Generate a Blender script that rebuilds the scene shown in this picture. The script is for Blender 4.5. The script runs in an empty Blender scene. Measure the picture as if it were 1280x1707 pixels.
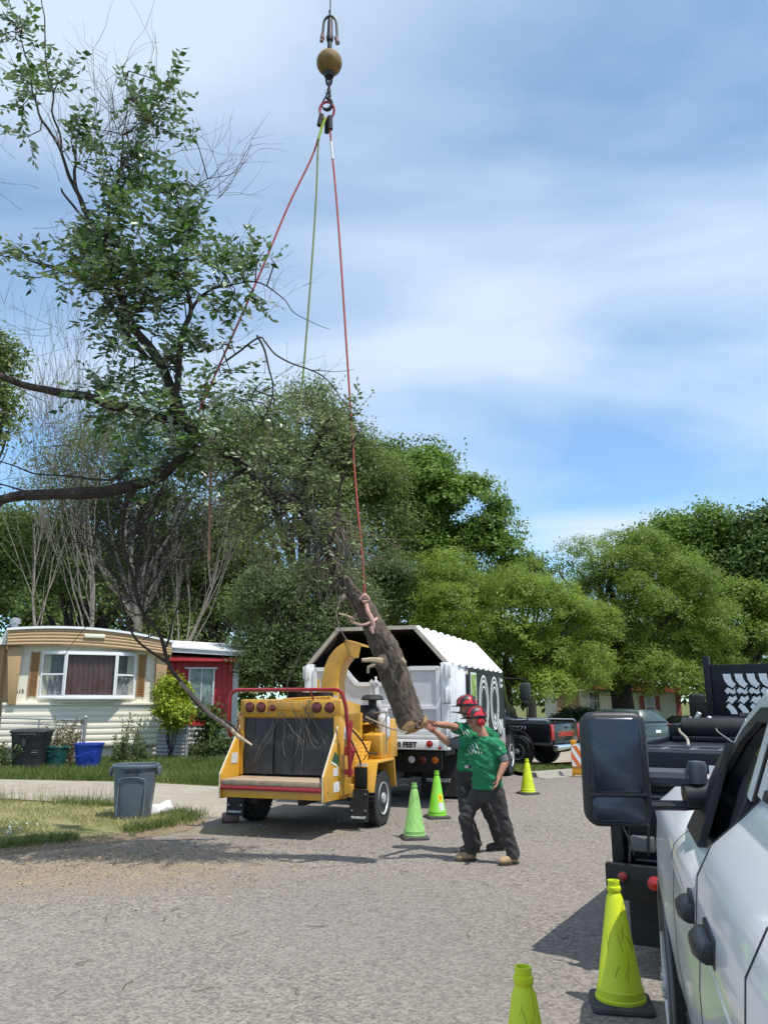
import bpy, bmesh, math, random
import numpy as np
from mathutils import Vector, Matrix, Euler, noise as mnoise
from mathutils.bvhtree import BVHTree
PI = math.pi; R = math.radians
SC = bpy.context.scene; COL = SC.collection
random.seed(7); rng = np.random.default_rng(7)

# ---------------------------------------------------------------- camera
F = 1300.0; EYE = 1.8; PITCH = math.atan(312.0 / F)
sp, cp = math.sin(PITCH), math.cos(PITCH)
cd = bpy.data.cameras.new("camera"); cam = bpy.data.objects.new("camera", cd); COL.objects.link(cam)
cam.location = (0, 0, EYE); cam.rotation_euler = (PI / 2 + PITCH, 0, 0)
cd.sensor_fit = 'VERTICAL'; cd.sensor_height = 34.14; cd.sensor_width = 25.6
cd.lens = 34.14 * F / 1707.0; cd.clip_start = 0.02; cd.clip_end = 2000
SC.camera = cam

def ray(px, py):
    xc = (px - 640) / F; yc = (853.5 - py) / F
    return Vector((xc, cp - yc * sp, sp + yc * cp))
def P(px, py, D):                      # the point seen at a pixel of the photo, D metres ahead
    r = ray(px, py); t = D / r.y
    return Vector((r.x * t, D, EYE + r.z * t))
def G(px, py, z=0.0):                  # the ground point seen at a pixel
    r = ray(px, py); t = (z - EYE) / r.z
    return Vector((r.x * t, r.y * t, z))

# ---------------------------------------------------------------- world and sun
SUN_EL, SUN_X, SUN_Y = 65.0, 0.78, -0.62
sun_az = math.atan2(SUN_X, SUN_Y)
w = bpy.data.worlds.new("World"); SC.world = w; w.use_nodes = True
nt = w.node_tree; nt.nodes.clear()
def N(t, **kw):
    n = nt.nodes.new(t)
    for k, v in kw.items(): setattr(n, k, v)
    return n
sky = N('ShaderNodeTexSky', sky_type='NISHITA', sun_disc=False, sun_elevation=R(SUN_EL), sun_rotation=sun_az,
        altitude=1300, air_density=1.0, dust_density=0.6, ozone_density=1.6)
tc = N('ShaderNodeTexCoord'); sep = N('ShaderNodeSeparateXYZ')
nt.links.new(tc.outputs['Generated'], sep.inputs[0])
# project the view direction onto a cloud layer
zc = N('ShaderNodeMath', operation='ADD'); zc.inputs[1].default_value = 0.22
nt.links.new(sep.outputs['Z'], zc.inputs[0])
zm = N('ShaderNodeMath', operation='MAXIMUM'); zm.inputs[1].default_value = 0.05
nt.links.new(zc.outputs[0], zm.inputs[0])
dv = N('ShaderNodeVectorMath', operation='DIVIDE'); cmb = N('ShaderNodeCombineXYZ')
for i in range(3): nt.links.new(zm.outputs[0], cmb.inputs[i])
nt.links.new(tc.outputs['Generated'], dv.inputs[0]); nt.links.new(cmb.outputs[0], dv.inputs[1])
mp = N('ShaderNodeMapping'); mp.inputs['Rotation'].default_value = (0, 0, R(-18)); mp.inputs['Scale'].default_value = (0.62, 1.25, 0.0)
mp.inputs['Location'].default_value = (3.1, 1.7, 0)
nt.links.new(dv.outputs[0], mp.inputs[0])
n1 = N('ShaderNodeTexNoise'); n1.inputs['Scale'].default_value = 1.55; n1.inputs['Detail'].default_value = 7; n1.inputs['Roughness'].default_value = 0.5; n1.inputs['Distortion'].default_value = 0.5
n2 = N('ShaderNodeTexNoise'); n2.inputs['Scale'].default_value = 0.75; n2.inputs['Detail'].default_value = 3; n2.inputs['Roughness'].default_value = 0.45
nt.links.new(mp.outputs[0], n1.inputs['Vector']); nt.links.new(mp.outputs[0], n2.inputs['Vector'])
ad = N('ShaderNodeMath', operation='ADD'); nt.links.new(n1.outputs['Fac'], ad.inputs[0]); nt.links.new(n2.outputs['Fac'], ad.inputs[1])
hz = N('ShaderNodeMapRange'); hz.inputs['From Min'].default_value = 0.0; hz.inputs['From Max'].default_value = 0.8
hz.inputs['To Min'].default_value = -0.14; hz.inputs['To Max'].default_value = 0.12
nt.links.new(sep.outputs['Z'], hz.inputs['Value'])
ad2 = N('ShaderNodeMath', operation='ADD'); nt.links.new(ad.outputs[0], ad2.inputs[0]); nt.links.new(hz.outputs[0], ad2.inputs[1])
cr = N('ShaderNodeValToRGB'); cr.color_ramp.elements[0].position = 0.66; cr.color_ramp.elements[1].position = 0.96
cr.color_ramp.elements[0].color = (0.16, 0.16, 0.16, 1); cr.color_ramp.elements[1].color = (0.88, 0.88, 0.88, 1)
sc_ = N('ShaderNodeMath', operation='MULTIPLY'); sc_.inputs[1].default_value = 0.84
nt.links.new(ad2.outputs[0], sc_.inputs[0]); nt.links.new(sc_.outputs[0], cr.inputs[0])
mx = N('ShaderNodeMixRGB'); mx.inputs[2].default_value = (4.8, 5.6, 6.6, 1)
tint = N('ShaderNodeMixRGB', blend_type='MULTIPLY'); tint.inputs[0].default_value = 1.0; tint.inputs[2].default_value = (0.86, 1.26, 1.40, 1)
nt.links.new(sky.outputs[0], tint.inputs[1])
nt.links.new(cr.outputs[0], mx.inputs[0]); nt.links.new(tint.outputs[0], mx.inputs[1])
bg = N('ShaderNodeBackground'); bg.inputs['Strength'].default_value = 0.122
nt.links.new(mx.outputs[0], bg.inputs['Color'])
wo = N('ShaderNodeOutputWorld'); nt.links.new(bg.outputs[0], wo.inputs[0])

sl = bpy.data.lights.new("sun", 'SUN'); sl.energy = 3.75; sl.angle = R(0.55); sl.color = (1.0, 0.955, 0.88)
so = bpy.data.objects.new("sun", sl); COL.objects.link(so)
sd = Vector((SUN_X, SUN_Y, math.hypot(SUN_X, SUN_Y) * math.tan(R(SUN_EL)))).normalized()
so.rotation_euler = sd.to_track_quat('Z', 'Y').to_euler(); so.location = (6, -6, 14)
SC.view_settings.view_transform = 'Standard'; SC.view_settings.look = 'None'
SC.view_settings.exposure = 0.42; SC.view_settings.gamma = 1.0
SC.render.engine = 'CYCLES'
SC.cycles.max_bounces = 6; SC.cycles.transparent_max_bounces = 6; SC.cycles.caustics_reflective = False; SC.cycles.caustics_refractive = False
SC.cycles.use_denoising = True

# ---------------------------------------------------------------- materials
def mat(name, col, rough=0.55, metal=0.0, var=0.12, scale=6.0, bump=0.0, bscale=60.0, col2=None, dirt=0.0, dirtcol=(0.16, 0.13, 0.10),
        coat=0.0, spec=0.5, island=0.0, trans=0.0, alpha=1.0, transm=0.0, detail=5, stretch=None, emit=None):
    m = bpy.data.materials.new(name); m.use_nodes = True
    t = m.node_tree; b = t.nodes['Principled BSDF']
    def A(ty, **kw):
        n = t.nodes.new(ty)
        for k, v in kw.items(): setattr(n, k, v)
        return n
    L = t.links.new
    b.inputs['Roughness'].default_value = rough; b.inputs['Metallic'].default_value = metal
    b.inputs['Coat Weight'].default_value = coat; b.inputs['Coat Roughness'].default_value = 0.06
    b.inputs['Specular IOR Level'].default_value = spec
    b.inputs['Transmission Weight'].default_value = transm
    g = A('ShaderNodeTexCoord'); vec = g.outputs['Object']
    if stretch:
        q = A('ShaderNodeMapping'); q.inputs['Scale'].default_value = stretch; L(vec, q.inputs[0]); vec = q.outputs[0]
    n = A('ShaderNodeTexNoise'); n.inputs['Scale'].default_value = scale; n.inputs['Detail'].default_value = detail; n.inputs['Roughness'].default_value = 0.62
    L(vec, n.inputs['Vector'])
    c1 = Vector(col[:3]); c2 = Vector(col2[:3]) if col2 else c1
    mr = A('ShaderNodeMapRange'); mr.inputs['From Min'].default_value = 0.32; mr.inputs['From Max'].default_value = 0.68
    L(n.outputs['Fac'], mr.inputs['Value'])
    mix = A('ShaderNodeMixRGB'); mix.inputs[1].default_value = (*(c1 * (1 - var)), 1); mix.inputs[2].default_value = (*[min(1, x) for x in (c2 * (1 + var))], 1)
    L(mr.outputs[0], mix.inputs[0]); out = mix.outputs[0]
    if island > 0:
        ge = A('ShaderNodeNewGeometry'); hs = A('ShaderNodeHueSaturation')
        m1 = A('ShaderNodeMapRange'); m1.inputs['To Min'].default_value = 1 - island; m1.inputs['To Max'].default_value = 1 + island
        L(ge.outputs['Random Per Island'], m1.inputs['Value']); L(m1.outputs[0], hs.inputs['Value']); L(out, hs.inputs['Color']); out = hs.outputs[0]
    if dirt > 0:
        nd = A('ShaderNodeTexNoise'); nd.inputs['Scale'].default_value = 2.3; nd.inputs['Detail'].default_value = 9; nd.inputs['Roughness'].default_value = 0.72
        L(g.outputs['Object'], nd.inputs['Vector'])
        rd = A('ShaderNodeMapRange'); rd.inputs['From Min'].default_value = 0.48; rd.inputs['From Max'].default_value = 0.72; rd.inputs['To Max'].default_value = dirt
        L(nd.outputs['Fac'], rd.inputs['Value'])
        md = A('ShaderNodeMixRGB'); md.inputs[2].default_value = (*dirtcol, 1); L(rd.outputs[0], md.inputs[0]); L(out, md.inputs[1]); out = md.outputs[0]
        ra = A('ShaderNodeMapRange'); ra.inputs['To Min'].default_value = rough; ra.inputs['To Max'].default_value = min(1, rough + .35); L(rd.outputs[0], ra.inputs['Value']); L(ra.outputs[0], b.inputs['Roughness'])
    L(out, b.inputs['Base Color'])
    if bump > 0:
        nb = A('ShaderNodeTexNoise'); nb.inputs['Scale'].default_value = bscale; nb.inputs['Detail'].default_value = 6; nb.inputs['Roughness'].default_value = .65; L(vec, nb.inputs['Vector'])
        bp = A('ShaderNodeBump'); bp.inputs['Strength'].default_value = bump; bp.inputs['Distance'].default_value = 0.02
        L(nb.outputs['Fac'], bp.inputs['Height']); L(bp.outputs[0], b.inputs['Normal'])
    if trans > 0:
        tr = A('ShaderNodeBsdfTranslucent'); ms = A('ShaderNodeMixShader'); ms.inputs[0].default_value = trans
        L(out, tr.inputs['Color']); o = t.nodes['Material Output']
        L(b.outputs[0], ms.inputs[1]); L(tr.outputs[0], ms.inputs[2]); L(ms.outputs[0], o.inputs['Surface'])
    if alpha < 1: b.inputs['Alpha'].default_value = alpha
    if emit: b.inputs['Emission Color'].default_value = (*emit, 1); b.inputs['Emission Strength'].default_value = 1
    return m
M = {}
def leafmat(name, col, col2, scale=0.5, island=0.35, trans=0.35, under=None, rough=0.5):
    m = mat(name, col, rough=rough, var=0.12, scale=scale, col2=col2, island=island, trans=trans, detail=3, spec=0.35)
    if under:
        t = m.node_tree; b = t.nodes['Principled BSDF']; ge = t.nodes.new('ShaderNodeNewGeometry'); mx = t.nodes.new('ShaderNodeMixRGB')
        src = b.inputs['Base Color'].links[0].from_socket
        mx.inputs[2].default_value = (*under, 1); t.links.new(ge.outputs['Backfacing'], mx.inputs[0]); t.links.new(src, mx.inputs[1]); t.links.new(mx.outputs[0], b.inputs['Base Color'])
    return m

M['yellow'] = mat('yellow_paint', (0.62, 0.33, 0.035), .38, var=.06, dirt=.35, coat=.25)
M['red_paint'] = mat('red_paint', (0.30, 0.012, 0.02), .35, var=.08, dirt=.2, coat=.3)
M['rubber'] = mat('black_rubber', (0.018, 0.018, 0.02), .75, var=.2, bump=.15, bscale=40, dirt=.3, dirtcol=(.09, .08, .07))
M['curtain'] = mat('curtain_rubber', (0.03, 0.032, 0.036), .5, var=.25, scale=3, stretch=(9, 1, .6), dirt=.45, dirtcol=(.10, .095, .09))
M['wood'] = mat('plywood', (0.36, 0.27, 0.185), .75, var=.22, scale=4, stretch=(2, 12, 2), dirt=.5, dirtcol=(.25, .2, .17))
M['white'] = mat('white_paint', (0.80, 0.80, 0.81), .4, var=.02, dirt=.14, dirtcol=(.5, .46, .4), coat=.1)
M['white_dirty'] = mat('white_paint_worn', (0.66, 0.66, 0.68), .5, var=.04, dirt=.45, dirtcol=(.42, .38, .33))
M['panel_grey'] = mat('gate_panel', (0.60, 0.60, 0.63), .55, var=.05, dirt=.35, dirtcol=(.36, .33, .30))
M['black'] = mat('black_metal', (0.008, 0.008, 0.010), .55, var=.2, spec=.35, dirt=.2, dirtcol=(.07, .065, .06))
M['gloss_black'] = mat('black_car_paint', (0.008, 0.009, 0.012), .22, var=.1, dirt=.12, dirtcol=(.06, .06, .055), coat=.6)
M['dark_body'] = mat('dark_flatbed_paint', (0.005, 0.006, 0.011), .5, var=.2, dirt=.14, dirtcol=(.035, .035, .035), spec=.3)
M['steel'] = mat('steel', (0.42, 0.42, 0.43), .35, metal=.9, var=.15, dirt=.3, dirtcol=(.2, .17, .14))
M['rim'] = mat('wheel_rim', (0.60, 0.60, 0.62), .4, metal=.35, var=.08, dirt=.35, dirtcol=(.3, .27, .24))
M['chrome'] = mat('chrome', (0.75, 0.76, 0.78), .12, metal=1, var=.03, dirt=.1)
M['lamp_red'] = mat('red_lens', (0.42, 0.01, 0.012), .2, var=.15, coat=.6)
M['lamp_dark_red'] = mat('dark_red_lens', (0.13, 0.008, 0.012), .25, var=.2, coat=.5)
M['lamp_amber'] = mat('amber_lens', (0.55, 0.13, 0.01), .2, var=.1, coat=.6)
M['lamp_white'] = mat('clear_lens', (0.55, 0.56, 0.58), .15, var=.1, coat=.6)
M['glass_matt'] = mat('dull_dark_glass', (0.010, 0.013, 0.016), .25, var=.3, scale=2, spec=.25)
M['glass_dark'] = mat('tinted_glass', (0.012, 0.016, 0.022), .05, var=.3, scale=2, spec=.8, coat=.8)
M['lettering_black'] = mat('black_lettering', (0.012, 0.012, 0.012), .6, var=.1)
M['lettering_white'] = mat('white_lettering', (0.72, 0.75, 0.73), .55, var=.08, dirt=.3)
M['lettering_red'] = mat('red_lettering', (0.55, 0.05, 0.025), .45, var=.1)
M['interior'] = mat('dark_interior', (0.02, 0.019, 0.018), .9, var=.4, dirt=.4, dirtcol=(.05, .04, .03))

# ---------------------------------------------------------------- objects, names, labels
def tag(o, label=None, cat=None, group=None, kind=None):
    if label: o['label'] = label
    if cat: o['category'] = cat
    if group: o['group'] = group
    if kind: o['kind'] = kind
    return o
def thing(name, label, cat, loc=(0, 0, 0), rz=0.0, group=None, rot=None):
    o = bpy.data.objects.new(name, None); COL.objects.link(o)
    o.empty_display_size = .2; o.location = loc; o.rotation_euler = rot if rot else (0, 0, rz)
    return tag(o, label, cat, group)
def copy_tree(o, parent=None):
    c = o.copy(); COL.objects.link(c)
    if parent: c.parent = parent
    for ch in [k for k in bpy.data.objects if k.parent == o and k != c]:
        copy_tree(ch, c)
    return c

class MB:
    """collects faces, then links them as one mesh object"""
    def __init__(s): s.v = []; s.f = []; s.T = Matrix.Identity(4)
    def add(s, vs, fs):
        b = len(s.v); s.v += [s.T @ Vector(q) for q in vs]; s.f += [tuple(b + i for i in f) for f in fs]; return s
    def box(s, x0, x1, y0, y1, z0, z1):
        vs = [(x, y, z) for z in (z0, z1) for y in (y0, y1) for x in (x0, x1)]
        return s.add(vs, [(0, 2, 3, 1), (4, 5, 7, 6), (0, 1, 5, 4), (2, 6, 7, 3), (0, 4, 6, 2), (1, 3, 7, 5)])
    def rbox(s, c, size, rot=(0, 0, 0)):
        keep = s.T; s.T = keep @ Matrix.Translation(c) @ Euler(rot).to_matrix().to_4x4()
        a, b, d = [q / 2 for q in size]; s.box(-a, a, -b, b, -d, d); s.T = keep; return s
    def prism(s, poly, axis, a, b):
        """poly: 2-D outline in the plane across axis ('x': (y,z), 'y': (x,z), 'z': (x,y)); extruded from a to b"""
        def mk(p, t):
            return {'x': (t, p[0], p[1]), 'y': (p[0], t, p[1]), 'z': (p[0], p[1], t)}[axis]
        n = len(poly); vs = [mk(p, a) for p in poly] + [mk(p, b) for p in poly]
        fs = [tuple(range(n)), tuple(range(2 * n - 1, n - 1, -1))] + [(i, i + n, (i + 1) % n + n, (i + 1) % n) for i in range(n)]
        return s.add(vs, fs)
    def ring(s, c, u, v, ru, rv, n):
        return [Vector(c) + u * (ru * math.cos(2 * PI * k / n)) + v * (rv * math.sin(2 * PI * k / n)) for k in range(n)]
    def tube(s, pts, rad, n=8, cap=True, flat=1.0):
        pts = [Vector(p) for p in pts]; m = len(pts)
        rs = [rad] * m if isinstance(rad, (int, float)) else list(rad)
        up = None; vs = []
        for i, p in enumerate(pts):
            d = (pts[min(i + 1, m - 1)] - pts[max(i - 1, 0)])
            d = d.normalized() if d.length > 1e-9 else Vector((0, 0, 1))
            if up is None:
                up = Vector((0, 0, 1)) if abs(d.z) < .9 else Vector((0, 1, 0))
            u = d.cross(up)
            u = u.normalized() if u.length > 1e-6 else d.orthogonal().normalized()
            v = u.cross(d).normalized(); up = v
            vs += s.ring(p, u, v, rs[i], rs[i] * flat, n)
        fs = []
        for i in range(m - 1):
            for k in range(n):
                a = i * n + k; b = i * n + (k + 1) % n
                fs.append((a, b, b + n, a + n))
        if cap: fs += [tuple(range(n - 1, -1, -1)), tuple(range((m - 1) * n, m * n))]
        return s.add(vs, fs)
    def cyl(s, p0, p1, r0, r1=None, n=16):
        return s.tube([p0, p1], [r0, r0 if r1 is None else r1], n)
    def lathe(s, prof, n=24, c=(0, 0, 0), axis='z', sq=1.0):
        """profile of (radius, height) turned round an axis"""
        vs = []; c = Vector(c)
        for r, h in prof:
            for k in range(n):
                a = 2 * PI * k / n; x, y = r * math.cos(a), r * math.sin(a)
                vs.append(c + Vector({'z': (x, y, h), 'x': (h, x, y), 'y': (x, h, y)}[axis]))
        m = len(prof); fs = []
        for i in range(m - 1):
            for k in range(n):
                a = i * n + k; b = i * n + (k + 1) % n
                fs.append((a, b, b + n, a + n))
        fs += [tuple(range(n - 1, -1, -1)), tuple(range((m - 1) * n, m * n))]
        return s.add(vs, fs)
    def loft(s, rings, cap=True):
        n = len(rings[0]); vs = [q for r in rings for q in r]; fs = []
        for i in range(len(rings) - 1):
            for k in range(n):
                a = i * n + k; b = i * n + (k + 1) % n
                fs.append((a, b, b + n, a + n))
        if cap: fs += [tuple(range(n - 1, -1, -1)), tuple(range((len(rings) - 1) * n, len(rings) * n))]
        return s.add(vs, fs)
    def ball(s, c, r, n=12, m=8):
        r = (r, r, r) if isinstance(r, (int, float)) else r; c = Vector(c)
        vs = [c + Vector((0, 0, -r[2]))]; fs = []
        for i in range(1, m):
            a = -PI / 2 + PI * i / m
            for k in range(n):
                b = 2 * PI * k / n; vs.append(c + Vector((r[0] * math.cos(a) * math.cos(b), r[1] * math.cos(a) * math.sin(b), r[2] * math.sin(a))))
        vs.append(c + Vector((0, 0, r[2]))); T = len(vs) - 1
        for k in range(n):
            fs.append((0, 1 + (k + 1) % n, 1 + k)); fs.append((T, T - n + k, T - n + (k + 1) % n))
        for i in range(m - 2):
            for k in range(n):
                a = 1 + i * n + k; b = 1 + i * n + (k + 1) % n; fs.append((a, b, b + n, a + n))
        return s.add(vs, fs)
    def build(s, name, m, parent=None, bevel=0.0, smooth=True, angle=35, seg=2, label=None):
        me = bpy.data.meshes.new(name); me.from_pydata([tuple(q) for q in s.v], [], s.f)
        bm = bmesh.new(); bm.from_mesh(me); bmesh.ops.recalc_face_normals(bm, faces=bm.faces)
        if bevel > 0:
            bmesh.ops.remove_doubles(bm, verts=bm.verts, dist=1e-5)
            ed = [e for e in bm.edges if len(e.link_faces) == 2 and e.calc_face_angle(0) > R(angle)]
            try: bmesh.ops.bevel(bm, geom=ed, offset=bevel, segments=seg, affect='EDGES', profile=.5, clamp_overlap=True)
            except Exception: pass
        if smooth:
            for f in bm.faces: f.smooth = True
            for e in bm.edges:
                if len(e.link_faces) != 2 or e.calc_face_angle(0) > R(angle if bevel == 0 else 50): e.smooth = False
        bm.to_mesh(me); bm.free()
        me.materials.append(m)
        o = bpy.data.objects.new(name, me); COL.objects.link(o); o.parent = parent
        if label: o['label'] = label
        return o
def top(name, mb, m, label, cat, group=None, kind=None, **kw):
    return tag(mb.build(name, m, None, **kw), label, cat, group, kind)

def np_mesh(name, V, Fa, m, parent=None, smooth=False):
    """V: (n,3) floats; Fa: (k,4) quads"""
    me = bpy.data.meshes.new(name); V = np.ascontiguousarray(V, dtype=np.float32); Fa = np.ascontiguousarray(Fa, dtype=np.int32)
    k = Fa.shape[1]
    me.vertices.add(len(V)); me.vertices.foreach_set('co', V.ravel())
    me.loops.add(Fa.size); me.loops.foreach_set('vertex_index', Fa.ravel())
    me.polygons.add(len(Fa)); me.polygons.foreach_set('loop_start', np.arange(0, Fa.size, k, dtype=np.int32))
    me.update(calc_edges=True); me.validate()
    if smooth: me.polygons.foreach_set('use_smooth', np.ones(len(Fa), bool))
    me.materials.append(m)
    o = bpy.data.objects.new(name, me); COL.objects.link(o); o.parent = parent
    return o

def text_mesh(txt, size, thick=0.003, bold=0.0, sx=1.0):
    cu = bpy.data.curves.new('t', 'FONT'); cu.body = txt; cu.size = size; cu.extrude = thick; cu.offset = bold
    cu.align_x = 'CENTER'; cu.align_y = 'CENTER'; cu.resolution_u = 3
    o = bpy.data.objects.new('t', cu); COL.objects.link(o)
    dg = bpy.context.evaluated_depsgraph_get(); me = bpy.data.meshes.new_from_object(o.evaluated_get(dg))
    bpy.data.objects.remove(o); bpy.data.curves.remove(cu)
    for v in me.vertices: v.co.x *= sx
    return me
def text(name, txt, size, m, parent, loc, rot, bold=0.0, sx=1.0, thick=.003):
    me = text_mesh(txt, size, thick, bold, sx); me.materials.clear(); me.materials.append(m)
    o = bpy.data.objects.new(name, me); COL.objects.link(o); o.parent = parent; o.location = loc; o.rotation_euler = rot
    return o
FACE_BACK = (PI / 2, 0, 0)          # reads from -y
FACE_RIGHT = (PI / 2, 0, PI / 2)    # reads from +x
FACE_LEFT = (PI / 2, 0, -PI / 2)

def evaluated(o):
    dg = bpy.context.evaluated_depsgraph_get(); me = bpy.data.meshes.new_from_object(o.evaluated_get(dg)); return me
def remeshed(mb, name, m, parent, voxel, smooth=4, disp=None):
    """several closed lofts fused into one continuous skin"""
    o = mb.build(name, m, None, smooth=False)
    md = o.modifiers.new('r', 'REMESH'); md.mode = 'VOXEL'; md.voxel_size = voxel
    sm = o.modifiers.new('s', 'SMOOTH'); sm.iterations = smooth; sm.factor = .5
    me = evaluated(o); old = o.data; o.modifiers.clear(); o.data = me; bpy.data.meshes.remove(old)
    if disp:
        n = [v.normal.copy() for v in me.vertices]
        for v, q in zip(me.vertices, n): v.co += q * disp(v.co)
    me.polygons.foreach_set('use_smooth', [True] * len(me.polygons))
    me.materials.clear(); me.materials.append(m); o.parent = parent; me.name = name
    return o
def smooth_path(pts, n=24):
    out = []; m = len(pts)
    for i in range(n + 1):
        t = i / n * (m - 1); k = min(int(t), m - 2); f = t - k
        p0, p1, p2, p3 = pts[max(k - 1, 0)], pts[k], pts[k + 1], pts[min(k + 2, m - 1)]
        out.append(.5 * ((2 * p1) + (p2 - p0) * f + (2 * p0 - 5 * p1 + 4 * p2 - p3) * f * f + (3 * p1 - p0 - 3 * p2 + p3) * f ** 3))
    return out
# ================================================================ THE SETTING
def sheet(name, poly, z, m, kind='structure', z2=None):
    bm = bmesh.new(); vs = [bm.verts.new((p[0], p[1], z)) for p in poly]; f = bm.faces.new(vs)
    if f.normal.z < 0: f.normal_flip()
    bmesh.ops.triangulate(bm, faces=bm.faces)
    me = bpy.data.meshes.new(name); bm.to_mesh(me); bm.free(); me.materials.append(m)
    o = bpy.data.objects.new(name, me); COL.objects.link(o)
    for q in me.polygons:
        if q.normal.z < 0: q.flip()
    return tag(o, kind=kind)

def ground_mat(name, ca, cb, cc, s1, s2, bump=.4):
    m = bpy.data.materials.new(name); m.use_nodes = True; t = m.node_tree; b = t.nodes['Principled BSDF']; L = t.links.new
    b.inputs['Roughness'].default_value = .95; b.inputs['Specular IOR Level'].default_value = .15
    g = t.nodes.new('ShaderNodeTexCoord')
    def noise(s, d=8, r=.65):
        n = t.nodes.new('ShaderNodeTexNoise'); n.inputs['Scale'].default_value = s; n.inputs['Detail'].default_value = d; n.inputs['Roughness'].default_value = r
        L(g.outputs['Object'], n.inputs['Vector']); return n.outputs['Fac']
    def ramp(v, a, c):
        n = t.nodes.new('ShaderNodeMapRange'); n.inputs['From Min'].default_value = a; n.inputs['From Max'].default_value = c; L(v, n.inputs['Value']); return n.outputs[0]
    def mix(f, a, c):
        n = t.nodes.new('ShaderNodeMixRGB'); L(f, n.inputs[0])
        for i, q in ((1, a), (2, c)):
            if isinstance(q, tuple): n.inputs[i].default_value = (*q, 1)
            else: L(q, n.inputs[i])
        return n.outputs[0]
    c = mix(ramp(noise(s1), .38, .62), ca, cb); c = mix(ramp(noise(s2, 10, .7), .5, .66), c, cc)
    fine = noise(55, 4, .7); c = mix(ramp(fine, .3, .8), c, tuple(x * .55 for x in ca))
    L(c, b.inputs['Base Color'])
    bp = t.nodes.new('ShaderNodeBump'); bp.inputs['Strength'].default_value = bump; bp.inputs['Distance'].default_value = .03; L(noise(30, 8, .7), bp.inputs['Height']); L(bp.outputs[0], b.inputs['Normal'])
    return m, t, g, noise, ramp, mix

M['turf'] = ground_mat('turf', (.10, .13, .035), (.19, .19, .07), (.26, .22, .12), .7, 2.2)[0]
M['lawn_soil'] = ground_mat('lawn_soil', (.19, .20, .075), (.32, .29, .14), (.38, .32, .20), 1.1, 3.0)[0]
M['concrete'] = ground_mat('driveway_concrete', (.38, .34, .28), (.44, .40, .34), (.30, .25, .19), .8, 2.2, .2)[0]
M['kerb'] = ground_mat('kerb_concrete', (.36, .335, .295), (.42, .39, .345), (.28, .25, .22), 1.5, 3, .2)[0]

# chip-seal asphalt: fine stones, tar seams, tan chips swept over the left side
m = bpy.data.materials.new('chip_seal_asphalt'); m.use_nodes = True; t = m.node_tree; b = t.nodes['Principled BSDF']; L = t.links.new
b.inputs['Roughness'].default_value = .92; b.inputs['Specular IOR Level'].default_value = .2
g = t.nodes.new('ShaderNodeTexCoord')
def _n(s, d=6, r=.6):
    n = t.nodes.new('ShaderNodeTexNoise'); n.inputs['Scale'].default_value = s; n.inputs['Detail'].default_value = d; n.inputs['Roughness'].default_value = r; L(g.outputs['Object'], n.inputs['Vector']); return n.outputs['Fac']
def _r(v, a, c, lo=0.0, hi=1.0):
    n = t.nodes.new('ShaderNodeMapRange'); n.inputs['From Min'].default_value = a; n.inputs['From Max'].default_value = c; n.inputs['To Min'].default_value = lo; n.inputs['To Max'].default_value = hi; L(v, n.inputs['Value']); return n.outputs[0]
def _m(f, a, c, blend='MIX'):
    n = t.nodes.new('ShaderNodeMixRGB'); n.blend_type = blend
    for i, q in ((0, f), (1, a), (2, c)):
        if isinstance(q, tuple): n.inputs[i].default_value = (*q, 1)
        elif isinstance(q, float): n.inputs[i].default_value = q
        else: L(q, n.inputs[i])
    return n.outputs[0]
vo = t.nodes.new('ShaderNodeTexVoronoi'); vo.inputs['Scale'].default_value = 50; L(g.outputs['Object'], vo.inputs['Vector'])
sepc = t.nodes.new('ShaderNodeSeparateColor'); L(vo.outputs['Color'], sepc.inputs[0])
vo2 = t.nodes.new('ShaderNodeTexVoronoi'); vo2.inputs['Scale'].default_value = 21; L(g.outputs['Object'], vo2.inputs['Vector'])
sepc2 = t.nodes.new('ShaderNodeSeparateColor'); L(vo2.outputs['Color'], sepc2.inputs[0])
stone = _m(sepc.outputs[0], (.105, .092, .079), (.325, .289, .252))
stone = _m(_r(sepc2.outputs[0], .0, 1.0, 0.0, .38), stone, _m(sepc2.outputs[1], (.09, .08, .072), (.37, .33, .295)))
stone = _m(_r(_n(.55, 6, .6), .35, .65), stone, _m(0.35, stone, (.245, .220, .196)))
wide = _m(_r(_n(.23, 4, .5), .42, .6, 0.0, .30), stone, (.165, .150, .142))
# blue-grey worn strip of the wheel path
mpg = t.nodes.new('ShaderNodeMapping'); mpg.inputs['Rotation'].default_value = (0, 0, R(-14)); L(g.outputs['Object'], mpg.inputs[0])
# chips and dry leaf litter: broken patches with an outline of their own
d = t.nodes.new('ShaderNodeVectorMath'); d.operation = 'SUBTRACT'; d.inputs[1].default_value = (-3.4, 9.4, 0); L(g.outputs['Object'], d.inputs[0])
d2 = t.nodes.new('ShaderNodeVectorMath'); d2.operation = 'MULTIPLY'; d2.inputs[1].default_value = (.30, .48, 0); L(d.outputs[0], d2.inputs[0])
d3 = t.nodes.new('ShaderNodeVectorMath'); d3.operation = 'LENGTH'; L(d2.outputs[0], d3.inputs[0])
near = _r(d3.outputs['Value'], .35, 1.25, .34, -.10)
su = t.nodes.new('ShaderNodeMath'); su.operation = 'ADD'; L(near, su.inputs[0]); L(_n(2.4, 12, .74), su.inputs[1])
wide = _m(_r(su.outputs[0], .60, .90, 0.0, .75), wide, _m(_r(_n(85, 5, .8), .35, .65), (.16, .12, .08), (.40, .315, .205)))
d4 = t.nodes.new('ShaderNodeVectorMath'); d4.operation = 'SUBTRACT'; d4.inputs[1].default_value = (-1.9, 11.7, 0); L(g.outputs['Object'], d4.inputs[0])
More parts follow.
